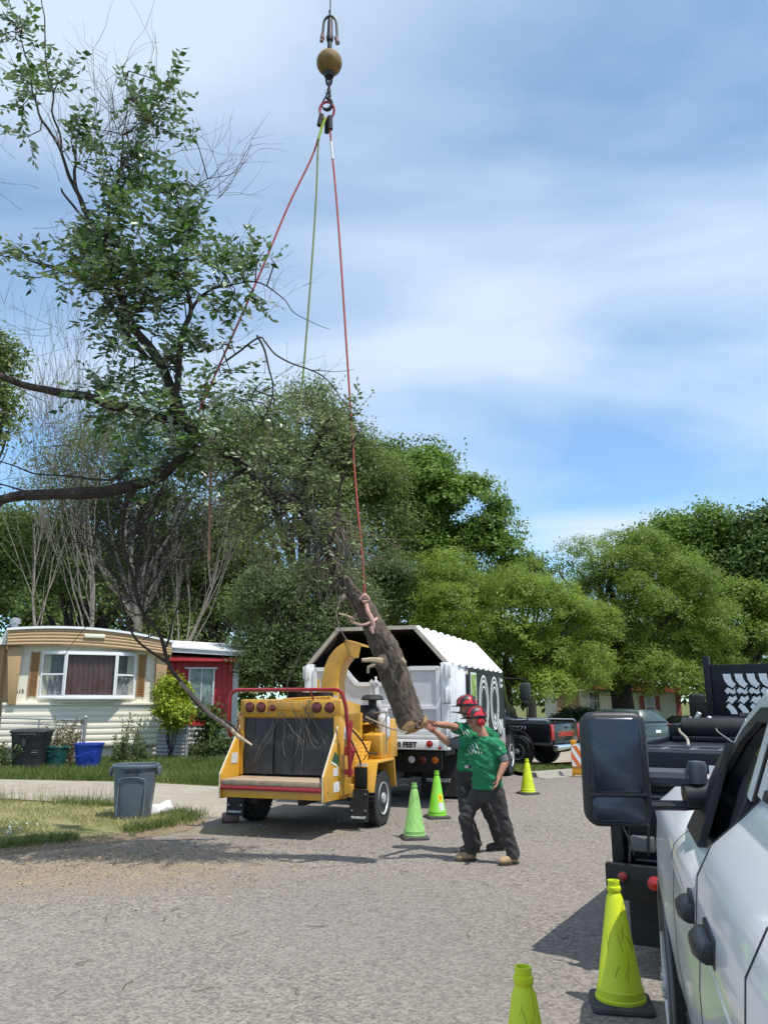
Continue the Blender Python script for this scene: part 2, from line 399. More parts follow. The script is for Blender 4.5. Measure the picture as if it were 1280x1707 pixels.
d5 = t.nodes.new('ShaderNodeVectorMath'); d5.operation = 'MULTIPLY'; d5.inputs[1].default_value = (.42, 1.25, 0); L(d4.outputs[0], d5.inputs[0])
d6 = t.nodes.new('ShaderNodeVectorMath'); d6.operation = 'LENGTH'; L(d5.outputs[0], d6.inputs[0])
s2 = t.nodes.new('ShaderNodeMath'); s2.operation = 'ADD'; L(_r(d6.outputs['Value'], .3, 1.2, .32, -.12), s2.inputs[0]); L(_n(3.1, 12, .74), s2.inputs[1])
wide = _m(_r(s2.outputs[0], .62, .86, 0.0, .75), wide, _m(_r(_n(60, 5, .8), .35, .65), (.13, .12, .06), (.33, .30, .17)))
L(wide, b.inputs['Base Color'])
bp = t.nodes.new('ShaderNodeBump'); bp.inputs['Strength'].default_value = .55; bp.inputs['Distance'].default_value = .012; L(vo.outputs['Distance'], bp.inputs['Height']); L(bp.outputs[0], b.inputs['Normal'])
M['asphalt'] = m

sheet('ground', [(-400, -60), (400, -60), (400, 600), (-400, 600)], -0.012, M['turf'])
road = [(-9.5, -8), (-8.6, 2), (-6.6, 7.5), (-4.9, 10.2), (-3.9, 11.05), (-3.05, 12.9), (-3.1, 14.2), (-2.9, 16.6), (-2.2, 19), (-.3, 23), (2.5, 26), (3.6, 23.5), (8, 24.6), (14.6, 27.6), (40, 42), (40, -8)]
sheet('road', road, 0.0, M['asphalt'])
sheet('driveway', [(-26, 14.6), (-15, 15.2), (-7.1, 15.35), (-5, 14.6), (-3.9, 13.9), (-3.0, 12.85), (-2.2, 13.2), (-1.6, 17.6), (-3.4, 17.35), (-5.5, 18.3), (-8.8, 18.9), (-15, 19.3), (-26, 19.4)], 0.004, M['concrete'])
sheet('far_driveway', [(2.2, 21.3), (5.2, 21.2), (9.5, 24.6), (12, 28), (8, 40), (4, 40), (2, 25)], 0.06, M['concrete'])

def kerb_line(pts, w=.35, h=.11):
    mb = MB()
    for i in range(len(pts) - 1):
        a = Vector((*pts[i], 0)); c = Vector((*pts[i + 1], 0)); dd = (c - a).normalized(); nn = Vector((-dd.y, dd.x, 0))
        poly = [(-w - .3, .006), (-w - .02, .012), (-w + .03, h), (0, h), (0, -.05), (-w - .3, -.05)]
        vs = [a + nn * p[0] + Vector((0, 0, p[1])) for p in poly] + [c + nn * p[0] + Vector((0, 0, p[1])) for p in poly]
        n = len(poly); mb.add(vs, [tuple(range(n)), tuple(range(2 * n - 1, n - 1, -1))] + [(k, k + n, (k + 1) % n + n, (k + 1) % n) for k in range(n)])
    return mb
kb = kerb_line([(14.5, 26.4), (8.0, 22.75), (4.75, 20.55), (3.4, 19.6)][::-1])
tag(kb.build('kerb', M['kerb'], smooth=False), kind='structure')
sheet('verge', [(3.3, 19.7), (4.75, 20.55), (8.0, 22.75), (14.5, 26.4), (16, 32), (9, 25), (5.2, 21.4), (2.9, 21.6)], .09, M['turf'])

# ---------------------------------------------------------------- grass (uncountable)
def poly_points(poly, n):
    xs = [p[0] for p in poly]; ys = [p[1] for p in poly]; out = []
    while sum(len(o) for o in out) < n:
        q = np.stack([rng.uniform(min(xs), max(xs), n * 2), rng.uniform(min(ys), max(ys), n * 2)], 1)
        ins = np.zeros(len(q), bool); k = len(poly)
        for i in range(k):
            x1, y1 = poly[i]; x2, y2 = poly[(i + 1) % k]
            c = ((y1 > q[:, 1]) != (y2 > q[:, 1])) & (q[:, 0] < (x2 - x1) * (q[:, 1] - y1) / (y2 - y1 + 1e-12) + x1)
            ins ^= c
        out.append(q[ins])
    return np.concatenate(out)[:n]
def blades(P2, z0, hmin, hmax, w, lean=.5):
    n = len(P2); h = rng.uniform(hmin, hmax, n) ** 1.0; a = rng.uniform(0, 2 * PI, n); l = rng.normal(0, lean, (n, 2)) * h[:, None]
    dx = np.stack([np.cos(a), np.sin(a)], 1) * w * rng.uniform(.6, 1.3, (n, 1)) / 2
    V = np.zeros((n, 4, 3)); V[:, 0, :2] = P2 - dx; V[:, 1, :2] = P2 + dx; V[:, :2, 2] = z0
    V[:, 2, :2] = P2 + l + dx * .25; V[:, 3, :2] = P2 + l - dx * .25; V[:, 2:, 2] = (z0 + h)[:, None]
    return V.reshape(-1, 3), np.arange(n * 4).reshape(-1, 4)
def patchy(q, s, thr, seed=0):
    v = np.array([mnoise.noise(Vector((p[0] * s + seed, p[1] * s, seed * 1.7))) for p in q]); return v > thr
M['grass_dry'] = leafmat('grass_dry', (.20, .235, .07), (.40, .36, .17), scale=.9, island=.4, trans=.3)
M['grass_green'] = leafmat('grass_green', (.09, .145, .03), (.16, .20, .055), scale=.7, island=.4, trans=.35)
lawn1 = [(-16, 8.5), (-7.3, 8.6), (-5.4, 9.9), (-4.55, 10.65), (-3.75, 11.2), (-3.1, 12.3), (-3.0, 13.0), (-3.9, 13.75), (-5, 14.4), (-7.1, 15.1), (-16, 15.0)]
lawn2 = [(-14, 19.4), (-8.8, 19.0), (-5.5, 18.45), (-3.4, 17.5), (-2.3, 17.8), (-2.0, 24), (-14, 25)]
M['bare_dirt'] = ground_mat('bare_dirt', (.25, .19, .125), (.33, .26, .175), (.17, .135, .09), 1.6, 4.0, .5)[0]
sheet('dirt', [(-16, 7.6), (-7.0, 7.9), (-5.2, 9.2), (-4.4, 10.1), (-3.5, 10.75), (-2.75, 11.7), (-2.7, 12.7), (-3.2, 13.1), (-5, 12.6), (-16, 10)], 0.004, M['bare_dirt'])
sheet('lawn', lawn1, 0.008, M['lawn_soil'])
q = poly_points(lawn1, 60000); q = q[patchy(q, 1.4, -.22, 3)]
V, Fa = blades(q, 0.0, .02, .085, .010, .6); tag(np_mesh('lawn_grass', V, Fa, M['grass_dry']), 'short patchy yellow-green grass of the near lawn', 'grass', kind='stuff')
edge = []
for i in range(1, 9):
    a, c = Vector(lawn1[i]), Vector(lawn1[i + 1])
    k = int((c - a).length * 650); u = rng.uniform(0, 1, k); edge.append(np.stack([a[0] + (c[0] - a[0]) * u, a[1] + (c[1] - a[1]) * u], 1) + rng.normal(0, .13, (k, 2)))
q = np.concatenate(edge); q = q[patchy(q, 1.1, -.1, 8)]
V, Fa = blades(q, 0.0, .05, .17, .010, .5); tag(np_mesh('verge_grass', V, Fa, M['grass_green']), 'longer green grass fringe along the driveway and road edge', 'grass', kind='stuff')
q = poly_points(lawn2, 70000)
V, Fa = blades(q, 0.0, .06, .22, .013, .4); tag(np_mesh('yard_grass', V, Fa, M['grass_green']), 'longer green grass of the yard behind the driveway', 'grass', kind='stuff')
lawn3 = [(3.3, 19.7), (4.75, 20.6), (8.0, 22.8), (14.5, 26.4), (16, 32), (9, 25), (5.2, 21.4), (2.9, 21.6)]
q = poly_points(lawn3, 26000)
V, Fa = blades(q, .09, .03, .10, .012, .5); tag(np_mesh('far_grass', V, Fa, M['grass_green']), 'clipped grass strip behind the far kerb', 'grass', kind='stuff')
# dry tufts and weeds at the driveway edge
q = poly_points([(-8.6, 14.9), (-4.6, 14.2), (-4.4, 14.5), (-8.6, 15.4)], 500)
V, Fa = blades(q, 0.0, .15, .38, .008, .25); tag(np_mesh('tall_weeds', V, Fa, M['grass_dry']), 'thin dry stalks standing along the driveway edge', 'grass', kind='stuff')
# white clover heads
cl = MB()
for p in poly_points([(-6.2, 10.4), (-5.0, 10.6), (-4.9, 11.9), (-6.4, 12.2)], 90): cl.ball((p[0], p[1], .07), .014, 5, 3)
top('clover_flowers', cl, M['white'], 'white clover heads dotted over the near lawn', 'flowers', kind='stuff')

# litter of chips, twigs and leaves on the asphalt
def litter(n, cx, cy, sx, sy, l0, l1, wd):
    P2 = np.stack([rng.normal(cx, sx, n), rng.normal(cy, sy, n)], 1); P2 = P2[(P2[:, 1] > 4.4) & (P2[:, 1] < 12.6)]; n = len(P2)
    a = rng.uniform(0, 2 * PI, n); ll = rng.uniform(l0, l1, n)[:, None] / 2; ww = wd * rng.uniform(.5, 1.4, (n, 1)) / 2
    d = np.stack([np.cos(a), np.sin(a)], 1); e = np.stack([-np.sin(a), np.cos(a)], 1)
    V = np.zeros((n, 4, 3)); V[:, 0, :2] = P2 - d * ll; V[:, 1, :2] = P2 + e * ww; V[:, 2, :2] = P2 + d * ll; V[:, 3, :2] = P2 - e * ww
    V[:, :, 2] = .008 + rng.uniform(0, .018, (n, 4)); return V.reshape(-1, 3), np.arange(n * 4).reshape(-1, 4)
M['chips'] = leafmat('wood_chips', (.20, .15, .09), (.36, .28, .18), scale=3, island=.5, trans=0.02)
V1, F1 = litter(9000, -3.6, 9.6, 1.7, .95, .008, .035, .008)
V2, F2 = litter(1500, -.4, 12.4, 1.7, .5, .012, .045, .012)
tag(np_mesh('wood_chips', np.concatenate([V1, V2]), np.concatenate([F1, F2 + len(V1)]), M['chips']), 'tan wood chips and dry leaf litter scattered on the asphalt', 'debris', kind='stuff')
M['twig'] = mat('twig_bark', (.10, .075, .055), .85, var=.3)
tw = MB()
for k in range(40):
    x, y = rng.uniform(-5.5, 2.2), rng.uniform(5.2, 11.2); a = rng.uniform(0, PI); l = rng.uniform(.02, .10)
    p = [Vector((x + math.cos(a) * l * s + rng.normal(0, .012), y + math.sin(a) * l * s * 1.2 + rng.normal(0, .02), .012)) for s in (-1, -.3, .3, 1)]
    tw.tube(p, [.002, .003, .0025, .001], 4)
top('fallen_twigs', tw, M['twig'], 'small dark twigs lying about on the asphalt', 'twigs', kind='stuff')
# ================================================================ TREES
def clumps(blobs, n_sub, n_cl, rsub=(.9, 1.7), under=.35, shell=(.6, 1.08)):
    """clump centres over the bumpy surface of a set of ellipsoids: (cx,cy,cz,rx,ry,rz)"""
    C = []; Nn = []
    wts = np.array([b[3] * b[5] for b in blobs]); wts = wts / wts.sum()
    subs = []
    for b, wt in zip(blobs, wts):
        k = max(3, int(n_sub * wt)); u = rng.normal(size=(k, 3)); u /= np.linalg.norm(u, axis=1)[:, None]
        u[:, 2] = np.where(u[:, 2] < -under, -u[:, 2], u[:, 2]); r = rng.uniform(.72, 1.0, (k, 1))
        c = np.array(b[:3]) + u * r * np.array(b[3:6]); s = rng.uniform(*rsub, k)
        subs += [(c[i], s[i]) for i in range(k)]
    each = max(1, n_cl // len(subs))
    for c, s in subs:
        u = rng.normal(size=(each, 3)); u /= np.linalg.norm(u, axis=1)[:, None]; r = rng.uniform(*shell, (each, 1)) * s
        u[:, 2] = np.where(u[:, 2] < -.45, -u[:, 2], u[:, 2])
        p = c + u * r * np.array([1, 1, .72]); C.append(p); Nn.append(u)
    return np.concatenate(C), np.concatenate(Nn)
def leaves(C, Nn, per, spread, size, droop=0.0, aspect=.5, jitter=.8, flat=.8):
    n = len(C); c = np.repeat(C, per, 0); nn = np.repeat(Nn, per, 0); k = len(c)
    c = c + rng.normal(0, spread, (k, 3)) * np.array([1, 1, flat]); c[:, 2] -= np.abs(rng.normal(0, droop, k)) if droop else 0
    nrm = nn + np.array([0, 0, .5]) + rng.normal(0, jitter, (k, 3)); nrm /= np.linalg.norm(nrm, axis=1)[:, None] + 1e-9
    a = rng.normal(size=(k, 3)); a[:, 2] -= droop * 2; u = a - nrm * (a * nrm).sum(1)[:, None]; u /= np.linalg.norm(u, axis=1)[:, None] + 1e-9
    v = np.cross(nrm, u); s = size * rng.uniform(.6, 1.35, (k, 1)); u = u * s / 2; v = v * s * aspect / 2
    V = np.stack([c - u, c + v, c + u + nrm * s * .08, c - v], 1)
    return V.reshape(-1, 3), np.arange(k * 4).reshape(-1, 4)
def limb(mb, a, b, r0, r1, n=6, wob=.12, seg=7):
    a, b = Vector(a), Vector(b); l = (b - a).length; pts = []; rr = []
    for i in range(seg + 1):
        s = i / seg; p = a.lerp(b, s)
        if 0 < i < seg: p += Vector([random.uniform(-1, 1) * wob * l * .25 for _ in range(3)])
        pts.append(p); rr.append(r0 * (1 - s) + r1 * s)
    mb.tube(pts, rr, n); return pts
M['bark_dark'] = mat('bark_dark', (.032, .026, .022), .95, var=.35, scale=5, bump=.8, bscale=12, stretch=(3, 3, .8))
M['bark_pale'] = mat('bark_pale', (.17, .15, .125), .9, var=.28, scale=4, bump=.3, bscale=15)
def tree(name, label, blobs, leafm, trunk=None, n_sub=30, n_cl=700, per=26, spread=.34, size=.17, rsub=(.9, 1.6), under=.35, droop=0.0, aspect=.5, limbs=8, bark='bark_dark', cat='tree', shell=(.6, 1.08), jitter=.8, group=None):
    base = trunk[0] if trunk else (blobs[0][0], blobs[0][1], 0)
    o = thing(name, label, cat, base, group=group)
    bo = Vector(base)
    C, Nn = clumps([(b[0] - bo.x, b[1] - bo.y, b[2] - bo.z, b[3], b[4], b[5]) for b in blobs], n_sub, n_cl, rsub, under, shell)
    V, Fa = leaves(C, Nn, per, spread, size, droop, aspect, jitter)
    ok = V.reshape(-1, 4, 3)[:, :, 2].min(1) > .04; Fa = Fa[ok]
    used = np.unique(Fa); remap = np.zeros(len(V), int); remap[used] = np.arange(len(used))
    np_mesh('crown', V[used], remap[Fa], leafm, o)
    if trunk:
        mb = MB(); r = trunk[1]; h = trunk[2]; tp = Vector((random.uniform(-.2, .2), 0, h))
        mb.tube([(0, 0, -.05), (0, 0, .25), (0.03, 0, h * .5), tp], [r * 1.35, r * 1.02, r * .92, r * .85], 12)
        for k in range(limbs):
            b = blobs[k % len(blobs)]; e = Vector((b[0] - bo.x + random.uniform(-.6, .6) * b[3], b[1] - bo.y + random.uniform(-.6, .6) * b[4], b[2] + random.uniform(-.2, .7) * b[5]))
            pts = limb(mb, tp * .95, e, r * .5, r * .08)
            for j in (3, 5):
                limb(mb, pts[j], pts[j] + (e - tp).normalized() * random.uniform(.8, 1.8) + Vector([random.uniform(-1, 1) for _ in range(3)]), r * .18, r * .04, 5)
        mb.build('trunk', M[bark], o)
    return o

def B(px, py, D, rpx, rpy, dy=None):
    """a foliage mass centred on a photo pixel, with its half-size in pixels, at distance D"""
    c = P(px, py, D); k = D * 1.03 / F
    return (c.x, c.y, c.z, rpx * k, dy if dy else rpx * k * .9, rpy * k)
M['leaf_bright'] = leafmat('leaf_bright', (.13, .22, .032), (.185, .28, .05), .45, .3, .5)
M['leaf_maple'] = leafmat('leaf_maple', (.11, .195, .03), (.165, .255, .045), .35, .45, .45)
M['leaf_willow'] = leafmat('leaf_willow', (.19, .275, .036), (.26, .35, .055), .4, .25, .55)
M['leaf_willow_mid'] = leafmat('leaf_willow_mid', (.165, .245, .036), (.23, .31, .055), .4, .25, .55)
M['leaf_olive'] = leafmat('leaf_olive', (.095, .14, .050), (.15, .195, .072), .5, .4, .45)
M['leaf_dark'] = leafmat('leaf_dark', (.065, .12, .028), (.11, .175, .04), .5, .5, .3)
M['leaf_mixed'] = leafmat('leaf_mixed', (.13, .18, .050), (.19, .245, .075), .5, .4, .5)
M['leaf_back'] = leafmat('leaf_back', (.105, .16, .042), (.155, .22, .062), .4, .4, .45)
M['leaf_lime'] = leafmat('leaf_lime', (.20, .28, .014), (.31, .37, .03), 2.0, .35, .35)
M['leaf_hedge'] = leafmat('leaf_hedge', (.03, .065, .015), (.05, .09, .02), 2.0, .4, .2)

# the two rounded willows
tree('willow_tree', 'round light green willow right behind the white chip truck', [B(790, 1020, 30, 110, 68), B(880, 1045, 30, 125, 75), B(945, 1075, 29.5, 72, 60), B(740, 1000, 31, 62, 55), B(850, 1105, 30, 130, 45), B(715, 1060, 31.5, 60, 60), B(930, 1120, 29, 70, 34), B(850, 1135, 29, 80, 26), B(965, 1135, 31, 50, 24)],
     M['leaf_willow'], ((G(880, 1262).x, 30.5, 0), .32, 2.6), n_sub=105, n_cl=6000, per=24, spread=.11, size=.11, rsub=(.6, 1.25), under=.8, droop=.05, aspect=.36, limbs=12, jitter=.38, shell=(.86, 1.04))
tree('willow_tree', 'larger rounded willow with a thick dark trunk behind the tow mirror', [B(1060, 945, 36, 60, 45), B(960, 965, 36, 70, 42), B(1085, 1020, 35, 105, 85), B(1150, 1050, 35, 62, 68), B(1010, 1040, 36, 85, 72), B(1065, 1100, 35, 98, 50), B(975, 1090, 36.5, 55, 45), B(1080, 1135, 33.5, 70, 24), B(990, 1130, 35, 50, 24), B(1130, 1130, 35, 60, 40)],
     M['leaf_willow_mid'], ((P(1035, 1150, 35).x, 35, 0), .52, 3.0), n_sub=115, n_cl=6000, per=24, spread=.13, size=.13, rsub=(.7, 1.45), under=.8, droop=.06, aspect=.36, limbs=14, jitter=.40, shell=(.86, 1.04))
# tall broadleaf trees
tree('maple_tree', 'tall bright green broadleaf tree left of the rounded willow', [B(690, 822, 40, 72, 62), B(755, 865, 40, 78, 70), B(815, 925, 40, 52, 48), B(660, 880, 41, 80, 80), B(740, 950, 41, 105, 70), B(700, 1040, 41, 140, 80)],
     M['leaf_bright'], ((P(720, 1150, 41).x, 41, 0), .4, 5), n_sub=110, n_cl=3600, per=24, spread=.20, size=.22, rsub=(.7, 1.5), limbs=12, jitter=.5, shell=(.75, 1.08))
tree('elm_tree', 'dark feathery tree top showing above the bright green tree', [B(690, 782, 46, 55, 26), B(640, 795, 46, 50, 42), B(600, 830, 46, 70, 85), B(720, 810, 46, 36, 26)],
     M['leaf_back'], ((P(650, 1150, 46).x, 46, 0), .4, 6), n_sub=60, n_cl=1100, per=18, spread=.42, size=.25, rsub=(.6, 1.3), limbs=10)
tree('far_tree', 'small dark tree top between the bright tree and the willow', [B(890, 960, 56, 26, 32), B(860, 985, 56, 40, 45)], M['leaf_back'], ((P(885, 1150, 56).x, 56, 0), .3, 4), n_sub=26, n_cl=420, per=18, spread=.4, size=.28, rsub=(.6, 1.2), limbs=5)
tree('tall_tree', 'tall airy tree at the far right with gaps of sky', [B(1120, 905, 50, 50, 36), B(1170, 890, 50, 36, 32), B(1200, 940, 50, 42, 55), B(1090, 925, 51, 40, 30), B(1160, 970, 50, 50, 60)],
     M['leaf_maple'], ((P(1175, 1150, 50).x, 50, 0), .4, 6), n_sub=60, n_cl=1350, per=19, spread=.42, size=.27, rsub=(.7, 1.4), limbs=14)
tree('tall_tree', 'tall dark tree running off the right edge behind the flatbed truck', [B(1262, 905, 48, 30, 40), B(1310, 900, 48, 40, 55), B(1250, 960, 48, 50, 70), B(1310, 960, 48, 60, 90)],
     M['leaf_dark'], ((P(1265, 1150, 48).x, 48, 0), .4, 6), n_sub=60, n_cl=1300, per=19, spread=.42, size=.27, rsub=(.7, 1.4), limbs=14)
tree('bushy_tree', 'mid green bushy tree behind the black headboard', [B(1190, 1075, 40, 75, 62), B(1260, 1060, 40, 75, 75), B(1170, 1130, 40, 70, 50), B(1250, 1140, 40, 90, 50), B(1320, 1090, 40, 70, 90)],
     M['leaf_willow_mid'], ((P(1230, 1190, 40).x, 40, 0), .35, 3), n_sub=60, n_cl=2400, per=22, spread=.2, size=.18, rsub=(.7, 1.3), limbs=9, jitter=.5, shell=(.75, 1.08))
# left side
tree('olive_tree', 'dense dark bushy tree standing behind the yellow chipper', [B(455, 1040, 27.5, 60, 78), B(520, 1020, 28, 55, 75), B(575, 1050, 28, 55, 80), B(480, 1115, 27.5, 80, 50), B(432, 1120, 27.5, 20, 45), B(640, 1010, 30, 55, 75)],
     M['leaf_olive'], ((P(490, 1200, 28).x, 28, 0), .3, 2.2), n_sub=110, n_cl=3400, per=24, spread=.2, size=.13, rsub=(.45, .9), under=.6, aspect=.35, limbs=10)
tree('elm_tree', 'broad feathery elm rising behind the hanging tree', [B(500, 760, 36, 95, 75), B(430, 800, 36, 80, 90), B(560, 800, 36, 75, 85), B(610, 860, 36, 60, 90), B(480, 880, 36, 120, 80), B(580, 950, 36, 80, 70), B(520, 700, 36, 60, 40)],
     M['leaf_mixed'], ((P(500, 1150, 36).x, 36, 0), .4, 5), n_sub=100, n_cl=2900, per=22, spread=.36, size=.2, rsub=(.7, 1.3), aspect=.35, limbs=16)
tree('woodland_tree', 'olive green tree filling the space behind the red mobile home', [B(330, 960, 33, 75, 100), B(400, 950, 33, 70, 100), B(360, 1050, 33, 95, 60), B(270, 1010, 33, 60, 70)],
     M['leaf_mixed'], ((P(350, 1150, 33).x, 33, 0), .35, 3), n_sub=90, n_cl=2500, per=22, spread=.3, size=.17, rsub=(.6, 1.2), aspect=.4, limbs=10)
tree('woodland_tree', 'broad green tree low behind the cream mobile home roof', [B(60, 930, 34, 95, 85), B(170, 900, 34, 80, 70), B(250, 900, 34, 70, 80), B(120, 1010, 34, 150, 55), B(220, 1000, 34, 70, 60), B(-40, 950, 34, 90, 100)],
     M['leaf_back'], ((P(120, 1150, 34).x, 34, 0), .35, 3), n_sub=90, n_cl=2500, per=22, spread=.34, size=.18, rsub=(.6, 1.3), aspect=.45, limbs=10)
tree('cottonwood_tree', 'dark leafy tree cut by the left edge of the photo', [B(-50, 650, 24, 65, 90), B(-8, 720, 24, 34, 66), B(-2, 610, 24, 28, 45)],
     M['leaf_mixed'], ((P(-70, 1150, 24).x, 24, 0), .3, 4), n_sub=50, n_cl=750, per=12, spread=.24, size=.16, rsub=(.4, .8), limbs=8)
tree('far_treeline', 'dark green treeline closing the view behind the street', [B(x, 1120 + random.uniform(-12, 12), 68, 95, 62, dy=3) for x in range(-700, 2000, 130)], M['leaf_back'], None, n_sub=330, n_cl=4300, per=15, spread=.8, size=.62, rsub=(1.4, 2.6), under=1, cat='treeline')['kind'] = 'stuff'

tree('woodland_tree', 'dense dark green mass low at the far left behind the home', [B(30, 1010, 44, 130, 70), B(200, 1000, 44, 120, 75), B(-90, 980, 44, 90, 90), B(110, 950, 45, 120, 60), B(330, 1020, 44, 90, 80), B(120, 1080, 44, 200, 40)],
     M['leaf_back'], ((P(110, 1150, 44).x, 44, 0), .35, 3), n_sub=120, n_cl=3600, per=22, spread=.45, size=.32, rsub=(.8, 1.5), aspect=.5, limbs=6)

tree('feathery_tree', 'thin airy tree whose leaves show between the bare pale branches', [B(180, 790, 31, 70, 80), B(260, 760, 31, 70, 90), B(330, 800, 31, 60, 80), B(90, 830, 31, 60, 60), B(380, 720, 32, 50, 50)],
     M['leaf_mixed'], ((P(230, 1150, 31).x, 31, 0), .2, 5), n_sub=70, n_cl=1900, per=13, spread=.4, size=.15, rsub=(.6, 1.2), aspect=.4, limbs=14, bark='bark_pale')

# bare pale trees behind the cream home
def bare_tree(name, label, x, y, h, spreadx, n, seed, r0=.16, lean=0.0):
    random.seed(seed); o = thing(name, label, 'tree', (x, y, 0)); mb = MB(); m2 = MB()
    def grow(p, d, r, l, depth, out):
        pts = [p]; rr = [r]; k = 6
        for i in range(k):
            d = (d + Vector([random.uniform(-.16, .16), random.uniform(-.16, .16), random.uniform(-.02, .14)])).normalized(); p = p + d * l / k; pts.append(p); rr.append(r * (1 - .75 * (i + 1) / k))
        out.tube(pts, [max(q, .006) for q in rr], 6 if depth < 2 else 3, cap=False)
        if depth < 4:
            for j in range((3 if depth < 2 else 2) if depth else n):
                i = random.randint(1 if depth else 2, k); a = random.uniform(0, 2 * PI); s = random.uniform(.35, .85)
                dd = (d * 1.1 + Vector((math.cos(a) * s * spreadx, math.sin(a) * s, random.uniform(.0, .5)))).normalized()
                grow(pts[i], dd, max(rr[i] * (.45 if depth == 0 else .6), .007), l * random.uniform(.5, .8), depth + 1, m2)
                if depth >= 2 and random.random() < .6: grow(pts[min(i + 1, k)], (dd + Vector((random.uniform(-.6, .6), 0, .2))).normalized(), .008, l * .5, 4, m2)
    grow(Vector((0, 0, 0)), Vector((lean, 0, 1)).normalized(), r0, h * .72, 0, mb)
    mb.build('trunk', M['bark_pale'], o); m2.build('branches', M['bark_pale'], o, label='bare pale leafless branches'); return o
bare_tree('bare_tree', 'tall bare pale tree with upright branches, left of the other two', P(70, 1150, 27).x, 27, 11.5, .45, 10, 3, .09, -.03)
bare_tree('bare_tree', 'bare pale tree forking low, behind the middle of the cream home', P(150, 1150, 28).x, 28, 12.0, .6, 11, 11, .12, .02)
bare_tree('bare_tree', 'bare pale tree leaning right, behind the red home roof', P(240, 1150, 29).x, 29, 10.5, .9, 9, 24, .12, .28)
random.seed(9)

# shrubs and weeds
def shrub(name, label, blobs, lm, n_sub=18, n_cl=160, per=20, spread=.1, size=.09, rsub=(.2, .4), stems=7, cat='shrub', aspect=.55, droop=0):
    b0 = blobs[0]; o = thing(name, label, cat, (b0[0], b0[1], 0))
    C, Nn = clumps([(b[0] - b0[0], b[1] - b0[1], b[2], b[3], b[4], b[5]) for b in blobs], n_sub, n_cl, rsub, .8)
    V, Fa = leaves(C, Nn, per, spread, size, droop, aspect); np_mesh('foliage', V, Fa, lm, o)
    mb = MB()
    for k in range(stems):
        b = blobs[k % len(blobs)]; limb(mb, (random.uniform(-.12, .12), random.uniform(-.1, .1), -.02), (b[0] - b0[0] + random.uniform(-.5, .5) * b[3], b[1] - b0[1] + random.uniform(-.4, .4) * b[4], b[2] + .4 * b[5]), .02, .006, 5)
    mb.build('stems', M['bark_dark'], o); return o
shrub('lime_shrub', 'bright yellow-green shrub between the cream and red homes', [B(290, 1178, 24.3, 23, 36), B(283, 1148, 24.3, 15, 15), B(299, 1198, 24.2, 17, 22), B(278, 1205, 24.2, 12, 18)], M['leaf_lime'], 46, 620, 18, .09, .10, (.18, .36))
shrub('leafy_shrub', 'dark green shrub growing in front of the red home window', [B(346, 1192, 25.6, 14, 18), B(352, 1222, 25.6, 18, 24)], M['leaf_dark'], 22, 150, 16, .1, .11, (.2, .35))
shrub('leafy_shrub', 'green shrub low at the corner of the red home by the chipper', [B(388, 1246, 25.0, 12, 12), B(372, 1252, 25.0, 20, 8), B(330, 1257, 25.2, 36, 6)], M['leaf_olive'], 24, 170, 16, .1, .10, (.2, .3))
shrub('hedge', 'clipped dark green hedge below the white framed window', [B(958, 1200, 38, 32, 12), B(985, 1203, 38, 26, 11)], M['leaf_hedge'], 36, 420, 20, .12, .12, (.25, .4), cat='hedge')
M['weed'] = leafmat('weed_leaf', (.10, .15, .05), (.17, .21, .08), 3, .4, .3)
M['weed_dry'] = leafmat('dry_weed_leaf', (.17, .15, .075), (.27, .23, .13), 3, .4, .3)
def weed(label, px, D, h, w, lm, n=9, seed=1):
    random.seed(seed); x = P(px, 1200, D).x; o = thing('weed_plant', label, 'weeds', (x, D, 0)); mb = MB(); C = []
    for k in range(n):
        a = Vector((random.uniform(-w, w) * .4, random.uniform(-.2, .2), -.02)); e = a + Vector((random.uniform(-w, w) * .6, random.uniform(-.15, .15), h * random.uniform(.45, 1)))
        pts = limb(mb, a, e, .009, .003, 4, .05)
        for s in range(14):
            q = a.lerp(e, .1 + .9 * s / 13); C.append(q + Vector((random.uniform(-.04, .04), random.uniform(-.04, .04), 0)))
    mb.build('stalks', M['twig'], o); C = np.array([tuple(c) for c in C]); Nn = rng.normal(size=C.shape)
    V, Fa = leaves(C, Nn, 9, .045, .075, .02, .4); np_mesh('foliage', V, Fa, lm, o); return o
weed('tall green weed with a spiky top against the cream skirting', 222, 22.6, 1.45, .35, M['weed'], 10, 2)
weed('shorter green weed left of the spiky one by the cream skirting', 200, 22.4, 1.1, .3, M['weed'], 9, 3)
weed('brown seeding weeds behind the chain link gate', 100, 22.3, 1.35, .8, M['weed_dry'], 26, 4)
weed('brown seeding weeds between the green tub and the blue bin', 118, 21.9, 1.0, .35, M['weed_dry'], 14, 5)
weed('green weeds at the left edge beside the dark cart', 5, 20.6, .8, .7, M['weed'], 20, 6)
weed('low green weed at the right end of the cream skirting', 245, 22.8, .75, .3, M['weed'], 9, 7)
random.seed(13)
